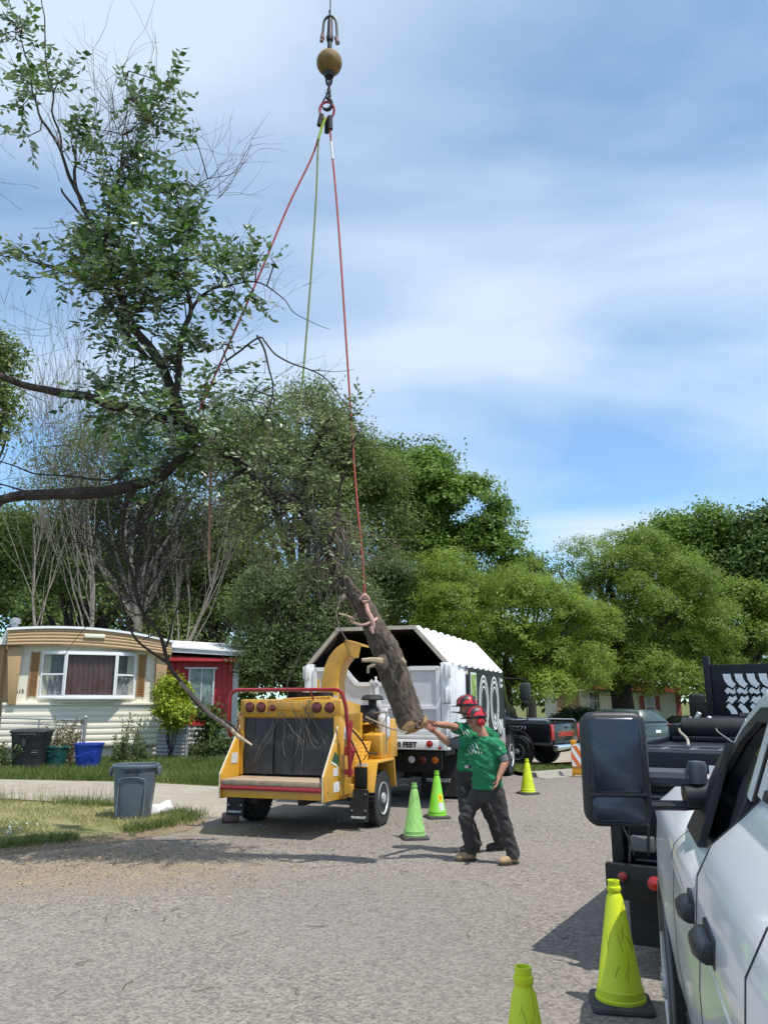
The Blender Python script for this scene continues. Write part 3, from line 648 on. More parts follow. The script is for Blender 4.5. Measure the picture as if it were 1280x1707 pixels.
# ================================================================ HOMES AND YARD
M['cream'] = mat('cream_siding', (.74, .70, .575), .6, var=.03, dirt=.22, dirtcol=(.45, .42, .32))
M['tan'] = mat('tan_siding', (.40, .26, .135), .55, var=.08, dirt=.3, dirtcol=(.35, .24, .13))
M['brown_shutter'] = mat('brown_shutter', (.36, .20, .09), .6, var=.1)
M['curtain_cloth'] = mat('maroon_curtain', (.15, .075, .075), .9, var=.15)
M['lace'] = mat('lace_curtain', (.42, .42, .42), .9, var=.45, scale=7)
M['window_glass'] = mat('window_glass', (.05, .06, .07), .06, var=.5, scale=3, spec=.8)
M['clear_glass'] = mat('clear_glass', (.03, .035, .04), .02, var=0, alpha=.16, spec=.6)
M['red_siding'] = mat('red_siding', (.42, .025, .035), .55, var=.1, dirt=.25, dirtcol=(.22, .05, .05))
M['roof_white'] = mat('white_roof', (.78, .79, .80), .5, var=.03, dirt=.12, dirtcol=(.5, .5, .5))
M['galvanised'] = mat('galvanised_metal', (.36, .38, .40), .45, metal=.6, var=.12, dirt=.3, dirtcol=(.25, .24, .22))
M['shed_grey'] = mat('weathered_tin', (.36, .37, .37), .7, var=.2, dirt=.4, dirtcol=(.28, .24, .2))

def ribbed(mb, x0, x1, z0, z1, y, amp, pitch, vertical=False, top=None, bot=None, sub=6):
    """a corrugated sheet facing -y with real waves; top/bot are z = f(x)"""
    if vertical:
        k = int((x1 - x0) / pitch * sub); xs = [x0 + (x1 - x0) * i / k for i in range(k + 1)]
        vs = []
        for i, x in enumerate(xs):
            yy = y - amp * (.5 + .5 * math.copysign(abs(math.cos(2 * PI * (x - x0) / pitch)) ** .4, math.cos(2 * PI * (x - x0) / pitch)))
            vs += [(x, yy, bot(x) if bot else z0), (x, yy, top(x) if top else z1)]
        mb.add(vs, [(2 * i, 2 * i + 2, 2 * i + 3, 2 * i + 1) for i in range(k)])
    else:
        k = int((z1 - z0) / pitch * sub); nx = 20; vs = []
        for j in range(k + 1):
            f = j / k
            for i in range(nx + 1):
                x = x0 + (x1 - x0) * i / nx; a = bot(x) if bot else z0; c = top(x) if top else z1
                ph = f * (z1 - z0) / pitch
                vs.append((x, y - amp * abs(math.sin(PI * ph)) ** .6, a + (c - a) * f))
        mb.add(vs, [(j * (nx + 1) + i, j * (nx + 1) + i + 1, (j + 1) * (nx + 1) + i + 1, (j + 1) * (nx + 1) + i) for j in range(k) for i in range(nx)])
    return mb

h = thing('mobile_home', 'cream mobile home with tan arched fascia and a bay window', 'mobile home', (-8.95, 24.2, 0), R(27))
arc = lambda x: 3.88 - .20 * (x / 2.35) ** 2 - .045 * x
arcb = lambda x: 3.34 - .12 * (x / 2.35) ** 2 - .035 * x
ribbed(MB(), -2.35, 2.35, 3.3, 3.9, -.36, .022, .115, top=lambda x: arc(x) - .03, bot=arcb).box(-2.35, -2.33, -.35, 3, 3.2, 3.6).box(2.33, 2.35, -.35, 3, 3.05, 3.5).build('fascia', M['tan'], h)
mb = MB(); pts = [(-2.4 + 4.8 * i / 24) for i in range(25)]
mb.prism([(x, arc(x) + .03) for x in pts] + [(x, arc(x) - .04) for x in pts[::-1]], 'y', -.42, 13.5); mb.build('roof', M['roof_white'], h)
MB().prism([(x, arcb(x) + .005) for x in pts[1:-1]] + [(x, arcb(x) + .03) for x in pts[1:-1][::-1]], 'y', -.33, -.02).build('soffit', M['cream'], h)
MB().box(-2.12, 2.12, 0, 13.2, .35, 3.6).build('wall', M['cream'], h, smooth=False)
for s in (-1, 1):
    mb = MB(); ribbed(MB(), 0, 1, 0, 1, 0, 0, 1)
    mb.prism([(s * 2.33, 3.3), (s * 1.93, 3.3), (s * 1.95, 1.64), (s * 2.16, 1.64)], 'y', -.24, -.012).build('side_wing', M['tan'], h, bevel=.01)
ribbed(MB(), -2.28, 2.28, .42, 1.62, -.13, .024, .17).build('skirting', M['cream'], h)
mb = MB().box(-2.3, 2.3, -.2, -.001, 1.62, 1.70); mb.box(-2.28, -2.26, -.13, 13, .42, 1.62); mb.box(2.26, 2.28, -.13, 13, .42, 1.62); mb.build('skirting_cap', M['cream'], h, bevel=.02)
MB().box(-2.05, 2.05, .02, 13, -.1, .42).build('foundation', M['cream'], h)
# the bay
plan = [(-1.34, 0), (-.72, -.40), (.72, -.40), (1.34, 0)]
MB().prism([(-1.40, -.005)] + [(x * 1.04, y - .03) for x, y in plan[1:3]] + [(1.40, -.005)], 'z', 1.79, 1.88).build('bay_sill', M['white'], h, bevel=.01)
MB().prism([(-1.2, -.005), (-.6, -.3), (.6, -.3), (1.2, -.005)], 'z', 1.702, 1.79).build('bay_underside', M['cream'], h)
MB().prism([(-1.37, -.006), (-.73, -.42), (.73, -.42), (1.37, -.006)], 'z', 3.14, 3.2).build('bay_head', M['white'], h)
def pane(p0, p1, z0, z1, nm, back, split=None, fw=.042):
    """a framed window between two plan points"""
    a, c = Vector((*p0, 0)), Vector((*p1, 0)); d = (c - a).normalized(); n = Vector((d.y, -d.x, 0)); l = (c - a).length
    if n.y > 0: n = -n
    T = Matrix(((d.x, -n.x, 0, a.x), (d.y, -n.y, 0, a.y), (0, 0, 1, 0), (0, 0, 0, 1)))
    f = MB(); f.T = T
    f.box(0, fw, -.03, .05, z0, z1); f.box(l - fw, l, -.03, .05, z0, z1); f.box(fw, l - fw, -.028, .05, z0, z0 + fw); f.box(fw, l - fw, -.028, .05, z1 - fw, z1)
    if split: f.box(fw, l - fw, -.02, .045, split - .025, split + .025)
    w_ = f.build('window', M['white'], h)
    g_ = MB(); g_.T = T; g_.box(fw, l - fw, .012, .02, z0 + fw, z1 - fw); g_.build('pane', M['clear_glass'], w_, smooth=False)
    cb = MB(); cb.T = T; k = int(l * 40); wv = [(fw + (l - 2 * fw) * i / k) for i in range(k + 1)]; lo = z0 + fw + .002; hi = z1 - fw
    if back == 'lace' and split: hi = split
    cb.add([q for x in wv for q in ((x, .10 + .025 * math.sin(x * 42 + .7 * math.sin(x * 9)), lo), (x, .10 + .025 * math.sin(x * 42 + .7 * math.sin(x * 9)), hi))], [(2 * i, 2 * i + 2, 2 * i + 3, 2 * i + 1) for i in range(k)])
    cb.build('curtain', M['lace'] if back == 'lace' else M['curtain_cloth'], w_)
    if back == 'lace' and split:
        kk = MB(); kk.T = T; kk.box(fw, l - fw, .13, .135, split, z1 - fw); kk.build('dark_room', M['window_glass'], w_)
pane(plan[0], plan[1], 1.88, 3.14, 'w', 'lace', 2.52); pane(plan[1], plan[2], 1.88, 3.14, 'w', 'maroon'); pane(plan[2], plan[3], 1.88, 3.14, 'w', 'lace', 2.52)
for x in (-1.66, 1.42):
    mb = MB(); mb.box(x, x + .03, -.05, -.001, 1.86, 3.18); mb.box(x + .21, x + .24, -.05, -.001, 1.86, 3.18)
    for i in range(26): mb.rbox((x + .12, -.028, 1.9 + i * .049), (.18, .012, .045), (R(28), 0, 0))
    mb.build('shutter', M['brown_shutter'], h)
MB().box(-.28, .32, -.43, -.40, 3.60, 3.72).build('vent_plate', M['cream'], h, bevel=.02)
MB().lathe([(.1, 0), (.1, .35), (.16, .36), (.16, .5), (.05, .54)], 16, (-2.15, 1.2, 3.72)).build('roof_vent', M['galvanised'], h)
text('house_number', 'A15', .17, M['lettering_black'], h, (-1.88, -.008, 2.02), FACE_BACK, sx=.9)
# side room at the left
mb = ribbed(MB(), -4.6, -2.14, .5, 3.35, .35, .04, .22, vertical=True); mb.build('side_room_siding', M['tan'], h)
MB().box(-4.6, -2.13, .36, 6, .2, 3.35).build('side_room_wall', M['tan'], h)
MB().box(-4.7, -2.36, .1, 6.2, 3.36, 3.52).build('side_room_roof', M['roof_white'], h)
MB().box(-3.0, -2.72, .22, .30, .9, 3.1).build('corner_panel', M['roof_white'], h)

# red mobile home
h = thing('mobile_home', 'red ribbed mobile home with a white sloping roof', 'mobile home', (-4.95, 27.0, 0), R(14))
topf = lambda x: 3.12 - .05 * x
ribbed(MB(), -5.2, 0, 1.0, 3.2, -.0, .03, .2, vertical=True, top=topf, bot=lambda x: .95).build('siding', M['red_siding'], h)
MB().prism([(-5.2, .95), (-.02, .95), (-.02, 3.1), (-5.2, 3.35)], 'y', .01, 11).build('wall', M['red_siding'], h)
MB().prism([(-5.3, 3.66), (.18, 3.36), (.18, 3.20), (-5.3, 3.46)], 'y', -.38, 11.3).build('roof_edge', M['panel_grey'], h)
MB().add([(-5.32, -.42, 3.67), (.2, -.42, 3.37), (.2, 1.8, 3.74), (-5.32, 1.8, 3.98), (-5.32, 11.3, 3.67), (.2, 11.3, 3.37), (-5.32, -.42, 3.62), (.2, -.42, 3.32), (.2, 11.3, 3.32), (-5.32, 11.3, 3.62)],
        [(0, 1, 2, 3), (3, 2, 5, 4), (6, 7, 8, 9), (0, 6, 7, 1), (0, 3, 4, 9, 6), (1, 2, 5, 8, 7), (4, 5, 8, 9)]).build('roof', M['roof_white'], h, smooth=False)
MB().box(-5.3, .05, -.33, .0, 3.03, 3.14).build('soffit_trim', M['red_siding'], h)
MB().box(-.16, .03, -.06, .1, .95, 3.08).build('corner_trim', M['panel_grey'], h, bevel=.01)
mb = MB(); mb.box(-1.62, -1.55, -.09, -.035, 1.55, 2.78); mb.box(-.82, -.76, -.09, -.035, 1.55, 2.78); mb.box(-1.75, -.68, -.13, -.035, 2.78, 2.84); mb.box(-1.55, -.82, -.085, -.036, 1.52, 1.58); mb.box(-1.2, -1.17, -.075, -.036, 1.58, 2.78)
wn = mb.build('window', M['panel_grey'], h); MB().box(-1.55, -.82, -.05, -.04, 1.58, 2.78).build('pane', mat('reflecting_pane', (.17, .22, .21), .1, var=.5, scale=4), wn)
ribbed(MB(), -5.2, 0, .0, .95, .03, .03, .15).build('skirting', M['shed_grey'], h)
o = ribbed(MB(), 0, .95, 0, .92, 0, .03, .11).box(0, .95, .01, .04, 0, .9)
o = top('tin_fence', o, M['shed_grey'], 'grey corrugated tin panel between the cream and red homes', 'fence'); o.location = (P(262, 1230, 24.6).x, 24.6, 0)
o = thing('fence_post', 'grey metal post beside the corrugated tin panel', 'post', (P(311, 1230, 24.4).x, 24.4, 0)); MB().cyl((0, 0, 0), (0, 0, 1.25), .035).build('pole', M['galvanised'], o); MB().lathe([(.045, 0), (.045, .03), (.02, .07)], 12, (0, 0, 1.24)).build('cap', M['galvanised'], o)

# chain link gate in front of the cream home
x0, x1 = P(-60, 1200, 22.7).x, P(143, 1200, 22.7).x
gt = thing('chain_link_gate', 'grey chain link gate with two top rails before the cream home', 'gate', (x1, 22.7, 0), R(2)); W = x1 - x0
mb = MB().cyl((0, 0, -.05), (0, 0, 1.28), .045); mb.ball((0, 0, 1.30), .055); mb.build('post', M['galvanised'], gt)
mb = MB().tube([(-.04, 0, 1.22), (-W / 2, 0, 1.27), (-W, 0, 1.31)], .022); mb.tube([(-.04, 0, 1.07), (-W / 2, 0, 1.13), (-W, 0, 1.17)], .018); mb.tube([(-.04, 0, .12), (-W, 0, .14)], .02)
mb.cyl((-1.28, 0, .12), (-1.28, 0, 1.25), .02); mb.cyl((-.09, 0, .12), (-.09, 0, 1.21), .02); mb.build('rails', M['galvanised'], gt)
mb = MB(); st = .075; k = int(W / st)
for i in range(-14, k):
    for sgn in (1, -1):
        a = -i * st; hh = 1.0; xa, xb = a, a - hh * .95 * sgn if sgn > 0 else a + hh * .95
        if sgn < 0: xa, xb = a - 0, a + hh * .95
        za, zb = .12, 1.1
        lo, hi = -W, -.05
        def clip(x): return (x - xa) / (xb - xa) if xb != xa else 0
        t0, t1 = 0, 1; ta, tb = sorted((clip(lo), clip(hi))); t0 = max(t0, ta); t1 = min(t1, tb)
        if t1 - t0 > .03: mb.tube([(xa + (xb - xa) * t, .003 * sgn, za + (zb - za) * t) for t in (t0, t1)], .0022, 3, cap=False)
mb.build('wire_mesh', M['galvanised'], gt)

# --- bins
def tub(name, label, cat, loc, r0, r1, hgt, m, group=None, rz=0.0, sq=.35):
    """a tapered rounded-square bin with a rolled rim and two grips"""
    o = thing(name, label, cat, loc, rz, group)
    def ringp(r, z, n=40, q=sq):
        out = []
        for k in range(n):
            a = 2 * PI * k / n; c, s = math.cos(a), math.sin(a); e = 1 / (abs(c) ** (2 + q * 4) + abs(s) ** (2 + q * 4)) ** (1 / (2 + q * 4)); out.append(Vector((r * c * e, r * s * e, z)))
        return out
    prof = [(r0 * .96, 0), (r0, .03), (r0 + (r1 - r0) * .7, hgt * .70), (r0 + (r1 - r0) * .74, hgt * .74), (r1 * .985, hgt * .8), (r1, hgt - .05), (r1 * 1.07, hgt - .045), (r1 * 1.08, hgt - .01), (r1 * 1.05, hgt), (r1 * .98, hgt - .005), (r0 * .93, .03)]
    mb = MB(); mb.loft([ringp(a, c) for a, c in prof], cap=True); mb.build('body', m, o)
    return o
M['bin_grey'] = mat('grey_bin_plastic', (.105, .135, .17), .5, var=.06, dirt=.25, dirtcol=(.17, .17, .17))
M['bin_blue'] = mat('blue_bin_plastic', (.012, .045, .34), .45, var=.08, dirt=.15)
M['bin_green'] = mat('green_bin_plastic', (.012, .085, .075), .5, var=.1, dirt=.2)
M['cart'] = mat('dark_cart_plastic', (.028, .032, .036), .5, var=.15, dirt=.3, dirtcol=(.09, .085, .08))
gb = tub('trash_can', 'tall grey open trash can on the near lawn by the driveway', 'trash can', (G(213, 1367).x - .01, 13.0, 0), .265, .325, .80, M['bin_grey'], rz=R(8))
for s in (-1, 1):
    MB().prism([(s * .31, .765), (s * .385, .755), (s * .385, .64), (s * .365, .62), (s * .345, .69), (s * .31, .71)], 'y', -.12, .12).build('handle', M['bin_grey'], gb, bevel=.008)
mb = MB()
for s in (-1, 1): mb.rbox((s * .20, -.300, .33), (.016, .02, .52), (R(-4.5), 0, s * .0))
mb.tube([(-.2, -.315, .59), (-.1, -.325, .615), (0, -.328, .622), (.1, -.325, .615), (.2, -.315, .59)], .009, 6); mb.build('ribs', M['bin_grey'], gb)
text('lettering', 'BRUTE', .06, M['lettering_black'], gb, (0, -.341, .705), (R(86), 0, 0), bold=.002, sx=1.3)
mb = MB(); bl = [G(262, 1350) + Vector((0, .25, 0))]
ob = thing('white_bag', 'white crumpled plastic piece lying behind the tall grey trash can', 'plastic bag', (-3.62, 13.25, 0))
mb.ball((0, 0, .07), (.2, .14, .1), 14, 9); mb.ball((.12, .02, .11), (.13, .09, .1), 12, 8); bo = mb.build('film', M['white'], ob)
for v in bo.data.vertices: v.co += Vector([mnoise.noise(v.co * 9 + Vector((k * 7, 0, 0))) * .05 for k in range(3)])
for v in bo.data.vertices: v.co.z = max(v.co.z, .0)
bb = tub('recycling_bin', 'bright blue bin standing by the brown weeds', 'bin', (P(148, 1260, 21.3).x, 21.3, 0), .26, .335, .68, M['bin_blue'], rz=R(5))
MB().tube([(-.28, -.315, .36), (-.1, -.345, .37), (.0, -.35, .40), (.12, -.345, .47), (.29, -.335, .49)], .012, 6).build('moulded_rib', M['bin_blue'], bb)
gb2 = tub('storage_tub', 'small dark green tub beside the dark wheeled cart', 'tub', (P(94, 1260, 21.4).x, 21.4, 0), .22, .27, .60, M['bin_green'], rz=R(-4))
MB().tube([(-.26, -.26, .5), (-.1, -.285, .49), (.0, -.29, .46), (.12, -.285, .49), (.26, -.26, .5)], .010, 6).build('moulded_rib', M['bin_green'], gb2)
ct = thing('wheeled_cart', 'tall dark wheeled garbage cart with a closed lid', 'garbage cart', (P(51, 1260, 21.0).x, 21.0, 0), R(6))
mb = MB()
def sq(w, d, z, cy=0, r=.06):
    out = []
    for sx, sy, a0 in ((1, 1, 0), (-1, 1, 90), (-1, -1, 180), (1, -1, 270)):
        for k in range(4):
            a = R(a0 + k * 30); out.append(Vector((sx * (w - r) + r * math.cos(a), cy + sy * (d - r) + r * math.sin(a), z)))
    return out
mb.loft([sq(.33, .28, .02), sq(.34, .29, .08), sq(.40, .38, .86), sq(.42, .40, .90), sq(.42, .40, .96)]); mb.build('body', M['cart'], ct)
mb = MB(); mb.loft([sq(.45, .43, .965, r=.09), sq(.46, .44, .985, r=.09), sq(.45, .43, 1.02, r=.09), sq(.36, .34, 1.05, r=.09), sq(.2, .2, 1.06, r=.09)]); mb.build('lid', M['cart'], ct)
mb = MB(); mb.cyl((-.2, -.42, .93), (.2, -.42, .93), .02); mb.rbox((-.2, -.40, .9), (.04, .06, .08)); mb.rbox((.2, -.40, .9), (.04, .06, .08)); mb.build('handle', M['cart'], ct, bevel=.006); mb = MB(); mb.rbox((-.07, -.375, .72), (.09, .05, .2)); mb.rbox((.2, -.345, .52), (.16, .03, .03)); mb.rbox((.2, -.33, .42), (.17, .03, .02)); mb.build('moulded_details', M['cart'], ct, bevel=.006)
MB().box(.12, .28, -.345, -.30, .44, .56).build('lift_pocket', M['lettering_black'], ct); MB().rbox((.2, -.348, .485), (.16, .015, .012)).build('lift_bar', M['galvanised'], ct)
for s in (-1, 1): MB().cyl((s * .34, .30, .13), (s * .41, .30, .13), .13, n=20).build('wheel', M['rubber'], ct)

# far homes on the right
ht = thing('mobile_home', 'tan board house behind the hedge with a white framed window', 'mobile home', (P(930, 1180, 46).x, 46, 0), R(-6))
ribbed(MB(), .3, 1.2, 0, 2.7, 0, .04, .28, vertical=True).build('siding', M['tan'], ht)
MB().box(.02, 5.5, .03, 8, 0, 2.7).build('wall', M['cream'], ht); MB().box(-.05, .28, -.05, .2, 0, 2.7).build('corner_trim', mat('salmon_trim', (.55, .28, .19), .6), ht)
MB().box(-.3, 5.8, -.4, 8.4, 2.72, 2.9).build('roof', M['cream'], ht)
def far_window(par, x0, x1, z0, z1, cols, rows, y=-.02):
    mb = MB(); mb.box(x0 - .07, x0, y - .06, y, z0 - .07, z1 + .07); mb.box(x1, x1 + .07, y - .06, y, z0 - .07, z1 + .07); mb.box(x0, x1, y - .058, y, z0 - .07, z0); mb.box(x0, x1, y - .058, y, z1, z1 + .07)
    for i in range(1, cols): mb.box(x0 + (x1 - x0) * i / cols - .03, x0 + (x1 - x0) * i / cols + .03, y - .05, y, z0, z1)
    for i in range(1, rows): mb.box(x0, x1, y - .045, y, z0 + (z1 - z0) * i / rows - .025, z0 + (z1 - z0) * i / rows + .025)
    a = mb.build('window', M['white'], par); MB().box(x0, x1, y - .02, y - .005, z0, z1).build('pane', M['window_glass'], a)
far_window(ht, 1.78, 2.95, .85, 2.15, 3, 3); far_window(ht, 3.5, 4.3, .95, 2.1, 2, 2)
hr = thing('mobile_home', 'cream house with red roof edge and red shutters beyond the green car', 'mobile home', (P(1134, 1180, 44).x, 44, 0), R(-8))
MB().box(-4.2, 0, 0, 9, 0, 2.15).build('wall', M['cream'], hr)
MB().prism([(-4.5, 2.35), (.25, 2.12), (.25, 2.42), (-4.5, 2.72)], 'y', -.5, 9.4).build('roof', mat('red_roof_edge', (.40, .09, .06), .6, var=.1), hr)
MB().box(-.22, .03, -.06, .1, 0, 2.1).build('corner_trim', mat('red_trim', (.36, .09, .07), .6), hr)
for x in (-2.15, -1.33, -2.95): MB().box(x, x + .24, -.05, 0, .95, 1.98).build('shutter', bpy.data.materials['red_trim'], hr)
far_window(hr, -1.82, -1.42, 1.0, 1.9, 1, 2)
# ================================================================ WHEELS
def wheel(par, x, y, z, r, wd, side, rim_r=.6, spokes=0, rim='rim', name='wheel', tread=True, hub=None):
    """side=+1: outer face towards +x"""
    mb = MB(); a, c = -wd / 2, wd / 2
    prof = [(r * .62, a * .9), (r * .8, a), (r * .93, a * .98), (r * .985, a * .8), (r, a * .55), (r, c * .55), (r * .985, c * .8), (r * .93, c * .98), (r * .8, c), (r * .62, c * .9)]
    mb.lathe([(p, h) for p, h in prof], 40, (x, y, z), 'x')
    if tread:
        n = 44
        for k in range(n):
            t = 2 * PI * k / n
            for s in (-1, 1):
                mb.rbox((x + s * wd * .27, y + math.cos(t) * r, z + math.sin(t) * r), (wd * .42, r * .07, .016), (t - PI / 2, 0, 0))
    t_ = mb.build(name, M['rubber'], par)
    mb = MB(); o = side; q = r * rim_r; xo = x + o * (wd / 2)
    pr = [(q, -.02), (q * 1.02, .006), (q * .95, .0), (q * .88, -.05), (q * .80, -.075), (q * .5, -.05), (q * .34, -.03), (q * .32, .012), (q * .2, .02), (.0001, .02)]
    mb.lathe([(p, o * h) for p, h in pr], 32, (xo, y, z), 'x'); rm = mb.build('rim', M[rim], t_)
    if spokes:
        mb = MB()
        for k in range(spokes):
            t = 2 * PI * k / spokes
            mb.cyl((xo - o * .078, y + math.cos(t) * q * .66, z + math.sin(t) * q * .66), (xo - o * .052, y + math.cos(t) * q * .66, z + math.sin(t) * q * .66), q * .10, n=10)
        mb.build('hand_holes', M['black'], t_)
    mb = MB()
    for k in range(8):
        t = 2 * PI * k / 8 + .2; mb.cyl((xo - o * .03, y + math.cos(t) * q * .26, z + math.sin(t) * q * .26), (xo + o * .02, y + math.cos(t) * q * .26, z + math.sin(t) * q * .26), q * .045, n=6)
    mb.build('lug_nuts', M['steel'], t_)
    return t_

# ================================================================ CHIPPER
C_ = thing('wood_chipper', 'yellow towed brush chipper with black feed curtain and curved chute', 'wood chipper', (-1.05, 12.5, 0), -R(18))
def side(s): return lambda m: m
# feed table (rear end at y=-1.5)
MB().box(-.72, .72, -1.52, -.55, .615, .70).build('feed_table', M['yellow'], C_, bevel=.008)
mb = MB().prism([(-1.50, .50), (-1.50, .615), (-.55, .615), (-.55, .42)], 'x', -.74, .74); mb.build('table_apron', M['yellow'], C_, bevel=.006)
MB().box(-.715, .715, -1.515, -.62, .702, .735).build('plank', M['wood'], C_, bevel=.006)
MB().box(-.745, .745, -1.56, -1.52, .60, .655).build('bumper_strip', M['red_paint'], C_, bevel=.010)
MB().box(-.74, .74, -1.545, -1.50, .66, .735).build('plank_edge', M['wood'], C_, bevel=.008)
# flared side wings
for s in (-1, 1):
    w_ = MB(); w_.prism([(-1.52, .48), (-1.54, .80), (-1.02, 1.42), (-.88, 1.42), (-.70, .9), (-.60, .45)], 'x', s * .745, s * .775)
    w_.build('side_wing', M['yellow'], C_, bevel=.004)
    MB().tube([(s * .76, -1.54, .48), (s * .76, -1.56, .80), (s * .76, -1.03, 1.43), (s * .76, -.9, 1.44)], .010, 8).build('wing_lip', M['cream'] if False else mat('worn_lip', (.62, .55, .42), .6, var=.15), C_)
# hood above curtain
mb = MB().prism([(-1.02, 1.56), (-1.04, 1.79), (-.92, 1.80), (-.2, 1.72), (-.2, 1.30), (-.92, 1.5)], 'x', -.76, .80); mb.build('feed_hood', M['yellow'], C_, bevel=.01)
mb = MB(); mb.box(-.775, -.70, -1.035, -.98, .75, 1.56); mb.box(.70, .80, -1.035, -.98, .75, 1.56); mb.build('curtain_posts', M['yellow'], C_, bevel=.006)
mb = MB().box(-.74, .75, -.97, -.2, .62, .66); mb.box(-.78, -.74, -.98, -.1, .5, 1.6); mb.box(.76, .80, -.98, -.1, .5, 1.6); mb.build('infeed_sides', M['yellow'], C_, bevel=.006)
mb = MB(); xs = [-.70 + i * .156 for i in range(10)]
for i in range(9):
    y = -.985 + (i % 2) * .012
    pts = []
    a, c = xs[i] + .003, xs[i + 1] + .008
    n = 7; vs = []
    for k in range(n + 1):
        f = k / n; z = 1.57 - .80 * f; dy = -.035 * math.sin(f * PI * .5) * (1 if i % 3 else .5); dx = .006 * math.sin(i * 2.1 + f * 2)
        vs += [(a + dx, y + dy, z), (c + dx, y + dy, z), (c + dx, y + dy + .01, z), (a + dx, y + dy + .01, z)]
    fs = [];
    for k in range(n):
        for q in range(4): fs.append((4 * k + q, 4 * k + (q + 1) % 4, 4 * k + 4 + (q + 1) % 4, 4 * k + 4 + q))
    fs += [(0, 1, 2, 3), (4 * n, 4 * n + 1, 4 * n + 2, 4 * n + 3)]
    mb.add(vs, fs)
mb.build('feed_curtain', M['curtain'], C_)
MB().box(-.70, .70, -.93, -.90, .70, 1.56).build('feed_opening', M['interior'], C_)
# lamps
def lamp(par, x, y, z, r, m, ring='black', d=.03):
    a = MB().lathe([(r * 1.12, 0), (r * 1.14, -d * .5), (r * 1.0, -d * .6)], 20, (x, y, z), 'y').build('tail_lamp', M[ring], par)
    MB().lathe([(r, -d * .45), (r * .92, -d), (r * .5, -d * 1.3), (.001, -d * 1.35)], 20, (x, y, z), 'y').build('lens', M[m], a); return a
for x in (-.60, -.42, .45, .645): lamp(C_, x, -1.045, 1.685, .066, 'lamp_dark_red')
lamp(C_, -.245, -1.04, 1.675, .04, 'lamp_dark_red')
MB().prism([(-1.045, 1.64), (-1.045, 1.76), (-1.055, 1.755), (-1.055, 1.645)], 'x', -.17, .27).build('hood_panel', M['yellow'], C_, bevel=.002)
for x in (-.51, .55):
    mb = MB(); mb.rbox((x, -1.044, 1.685), (.37, .012, .165)); mb.build('lamp_plate', M['yellow'], C_, bevel=.004)
# red control bar
mb = MB(); pts = [(-.92, -1.0, 1.28), (-.90, -1.12, 1.38), (-.88, -1.16, 1.7), (-.87, -1.16, 1.82)]
for k in range(1, 6):
    a = k / 5 * PI / 2; pts.append((-.87 + .13 * (1 - math.cos(a)), -1.16, 1.82 + .11 * math.sin(a)))
r_ = [(-p[0] + .02, p[1], p[2]) for p in pts][::-1]; r_ = r_[:-3] + [(.92, -1.14, 1.7), (.94, -1.06, 1.2), (.93, -.98, .86), (.91, -.95, .76)]
mb.tube(pts + r_, .027, 10); mb.cyl((.38, -1.15, 1.92), (.38, -1.0, 1.78), .012); mb.build('control_bar', M['red_paint'], C_)
mb = MB(); mb.tube([(.90, -.85, 1.5), (.88, -.9, 1.2), (.96, -.92, 1.1), (.90, -.9, .9)], .028, 8); mb.rbox((.9, -.93, 1.1), (.1, .12, .12)); mb.rbox((.9, -.93, .82), (.12, .1, .07)); mb.build('control_linkage', M['red_paint'], C_)
mb = MB(); mb.tube([(-.86, -.95, 1.25), (-.84, -.8, 1.7)], .03); mb.build('bar_bracket', M['red_paint'], C_)
# black box above the hood, roller housing
mb = MB(); mb.box(-.02, .40, -.7, -.3, 1.82, 1.90); mb.box(.0, .36, -.72, -.28, 1.92, 1.95); mb.build('hood_cover', M['black'], C_, bevel=.01)
mb = MB(); mb.tube([(-.1, -.99, 1.80), (.6, -.99, 1.83), (.62, -.8, 1.80)], .018, 6); mb.tube([(.5, -1.0, 1.79), (.62, -1.0, 1.84), (.66, -1.0, 1.78)], .012, 6); mb.build('latch_bar', M['yellow'], C_)
mb = MB().prism([(-.6, .62), (-.6, 1.5), (-.2, 1.62), (.45, 1.55), (.6, 1.1), (.6, .6)], 'x', -.70, .40); mb.build('drum_housing', M['yellow'], C_, bevel=.015)
# chute: curved rectangular duct rising from the drum housing and hooking right
mb = MB(); N_ = 14; rings = []
for i in range(N_ + 1):
    f = i / N_
    if f < .45: cx, cz, a = .27 + .02 * f, 1.5 + f / .45 * .62, 0
    else:
        g_ = (f - .45) / .55; a = g_ * R(72); cx = .28 + .42 * (1 - math.cos(a)) + .02; cz = 2.12 + .46 * math.sin(a)
    hw = .145 - .03 * f; hd = .17; dx, dz = math.cos(a), -math.sin(a)
    rings.append([Vector((cx - dx * hw, -hd, cz - dz * hw)), Vector((cx + dx * hw, -hd, cz + dz * hw)), Vector((cx + dx * hw, hd, cz + dz * hw)), Vector((cx - dx * hw, hd, cz - dz * hw))])
mb.loft(rings, cap=True); ch = mb.build('discharge_chute', M['yellow'], C_, bevel=.004)
e = rings[-1]; fl = MB(); a_ = (e[0] + e[3]) / 2
fl.add([e[0] + Vector((-.02, -.01, .03)), e[3] + Vector((-.02, .01, .03)), e[3] + Vector((.24, .01, -.05)), e[0] + Vector((.24, -.01, -.05)), e[0] + Vector((-.02, -.01, 0.0)), e[3] + Vector((-.02, .01, 0.0)), e[3] + Vector((.24, .01, -.08)), e[0] + Vector((.24, -.01, -.08))],
       [(0, 1, 2, 3), (4, 5, 6, 7), (0, 1, 5, 4), (1, 2, 6, 5), (2, 3, 7, 6), (3, 0, 4, 7)])
fl.add([e[0] + Vector((0, -.012, 0)), e[0] + Vector((.24, -.012, -.07)), e[0] + Vector((.20, -.012, -.26)), e[1] + Vector((.0, -.012, 0))], [(0, 1, 2, 3)])
fl.build('chute_deflector', M['yellow'], C_)
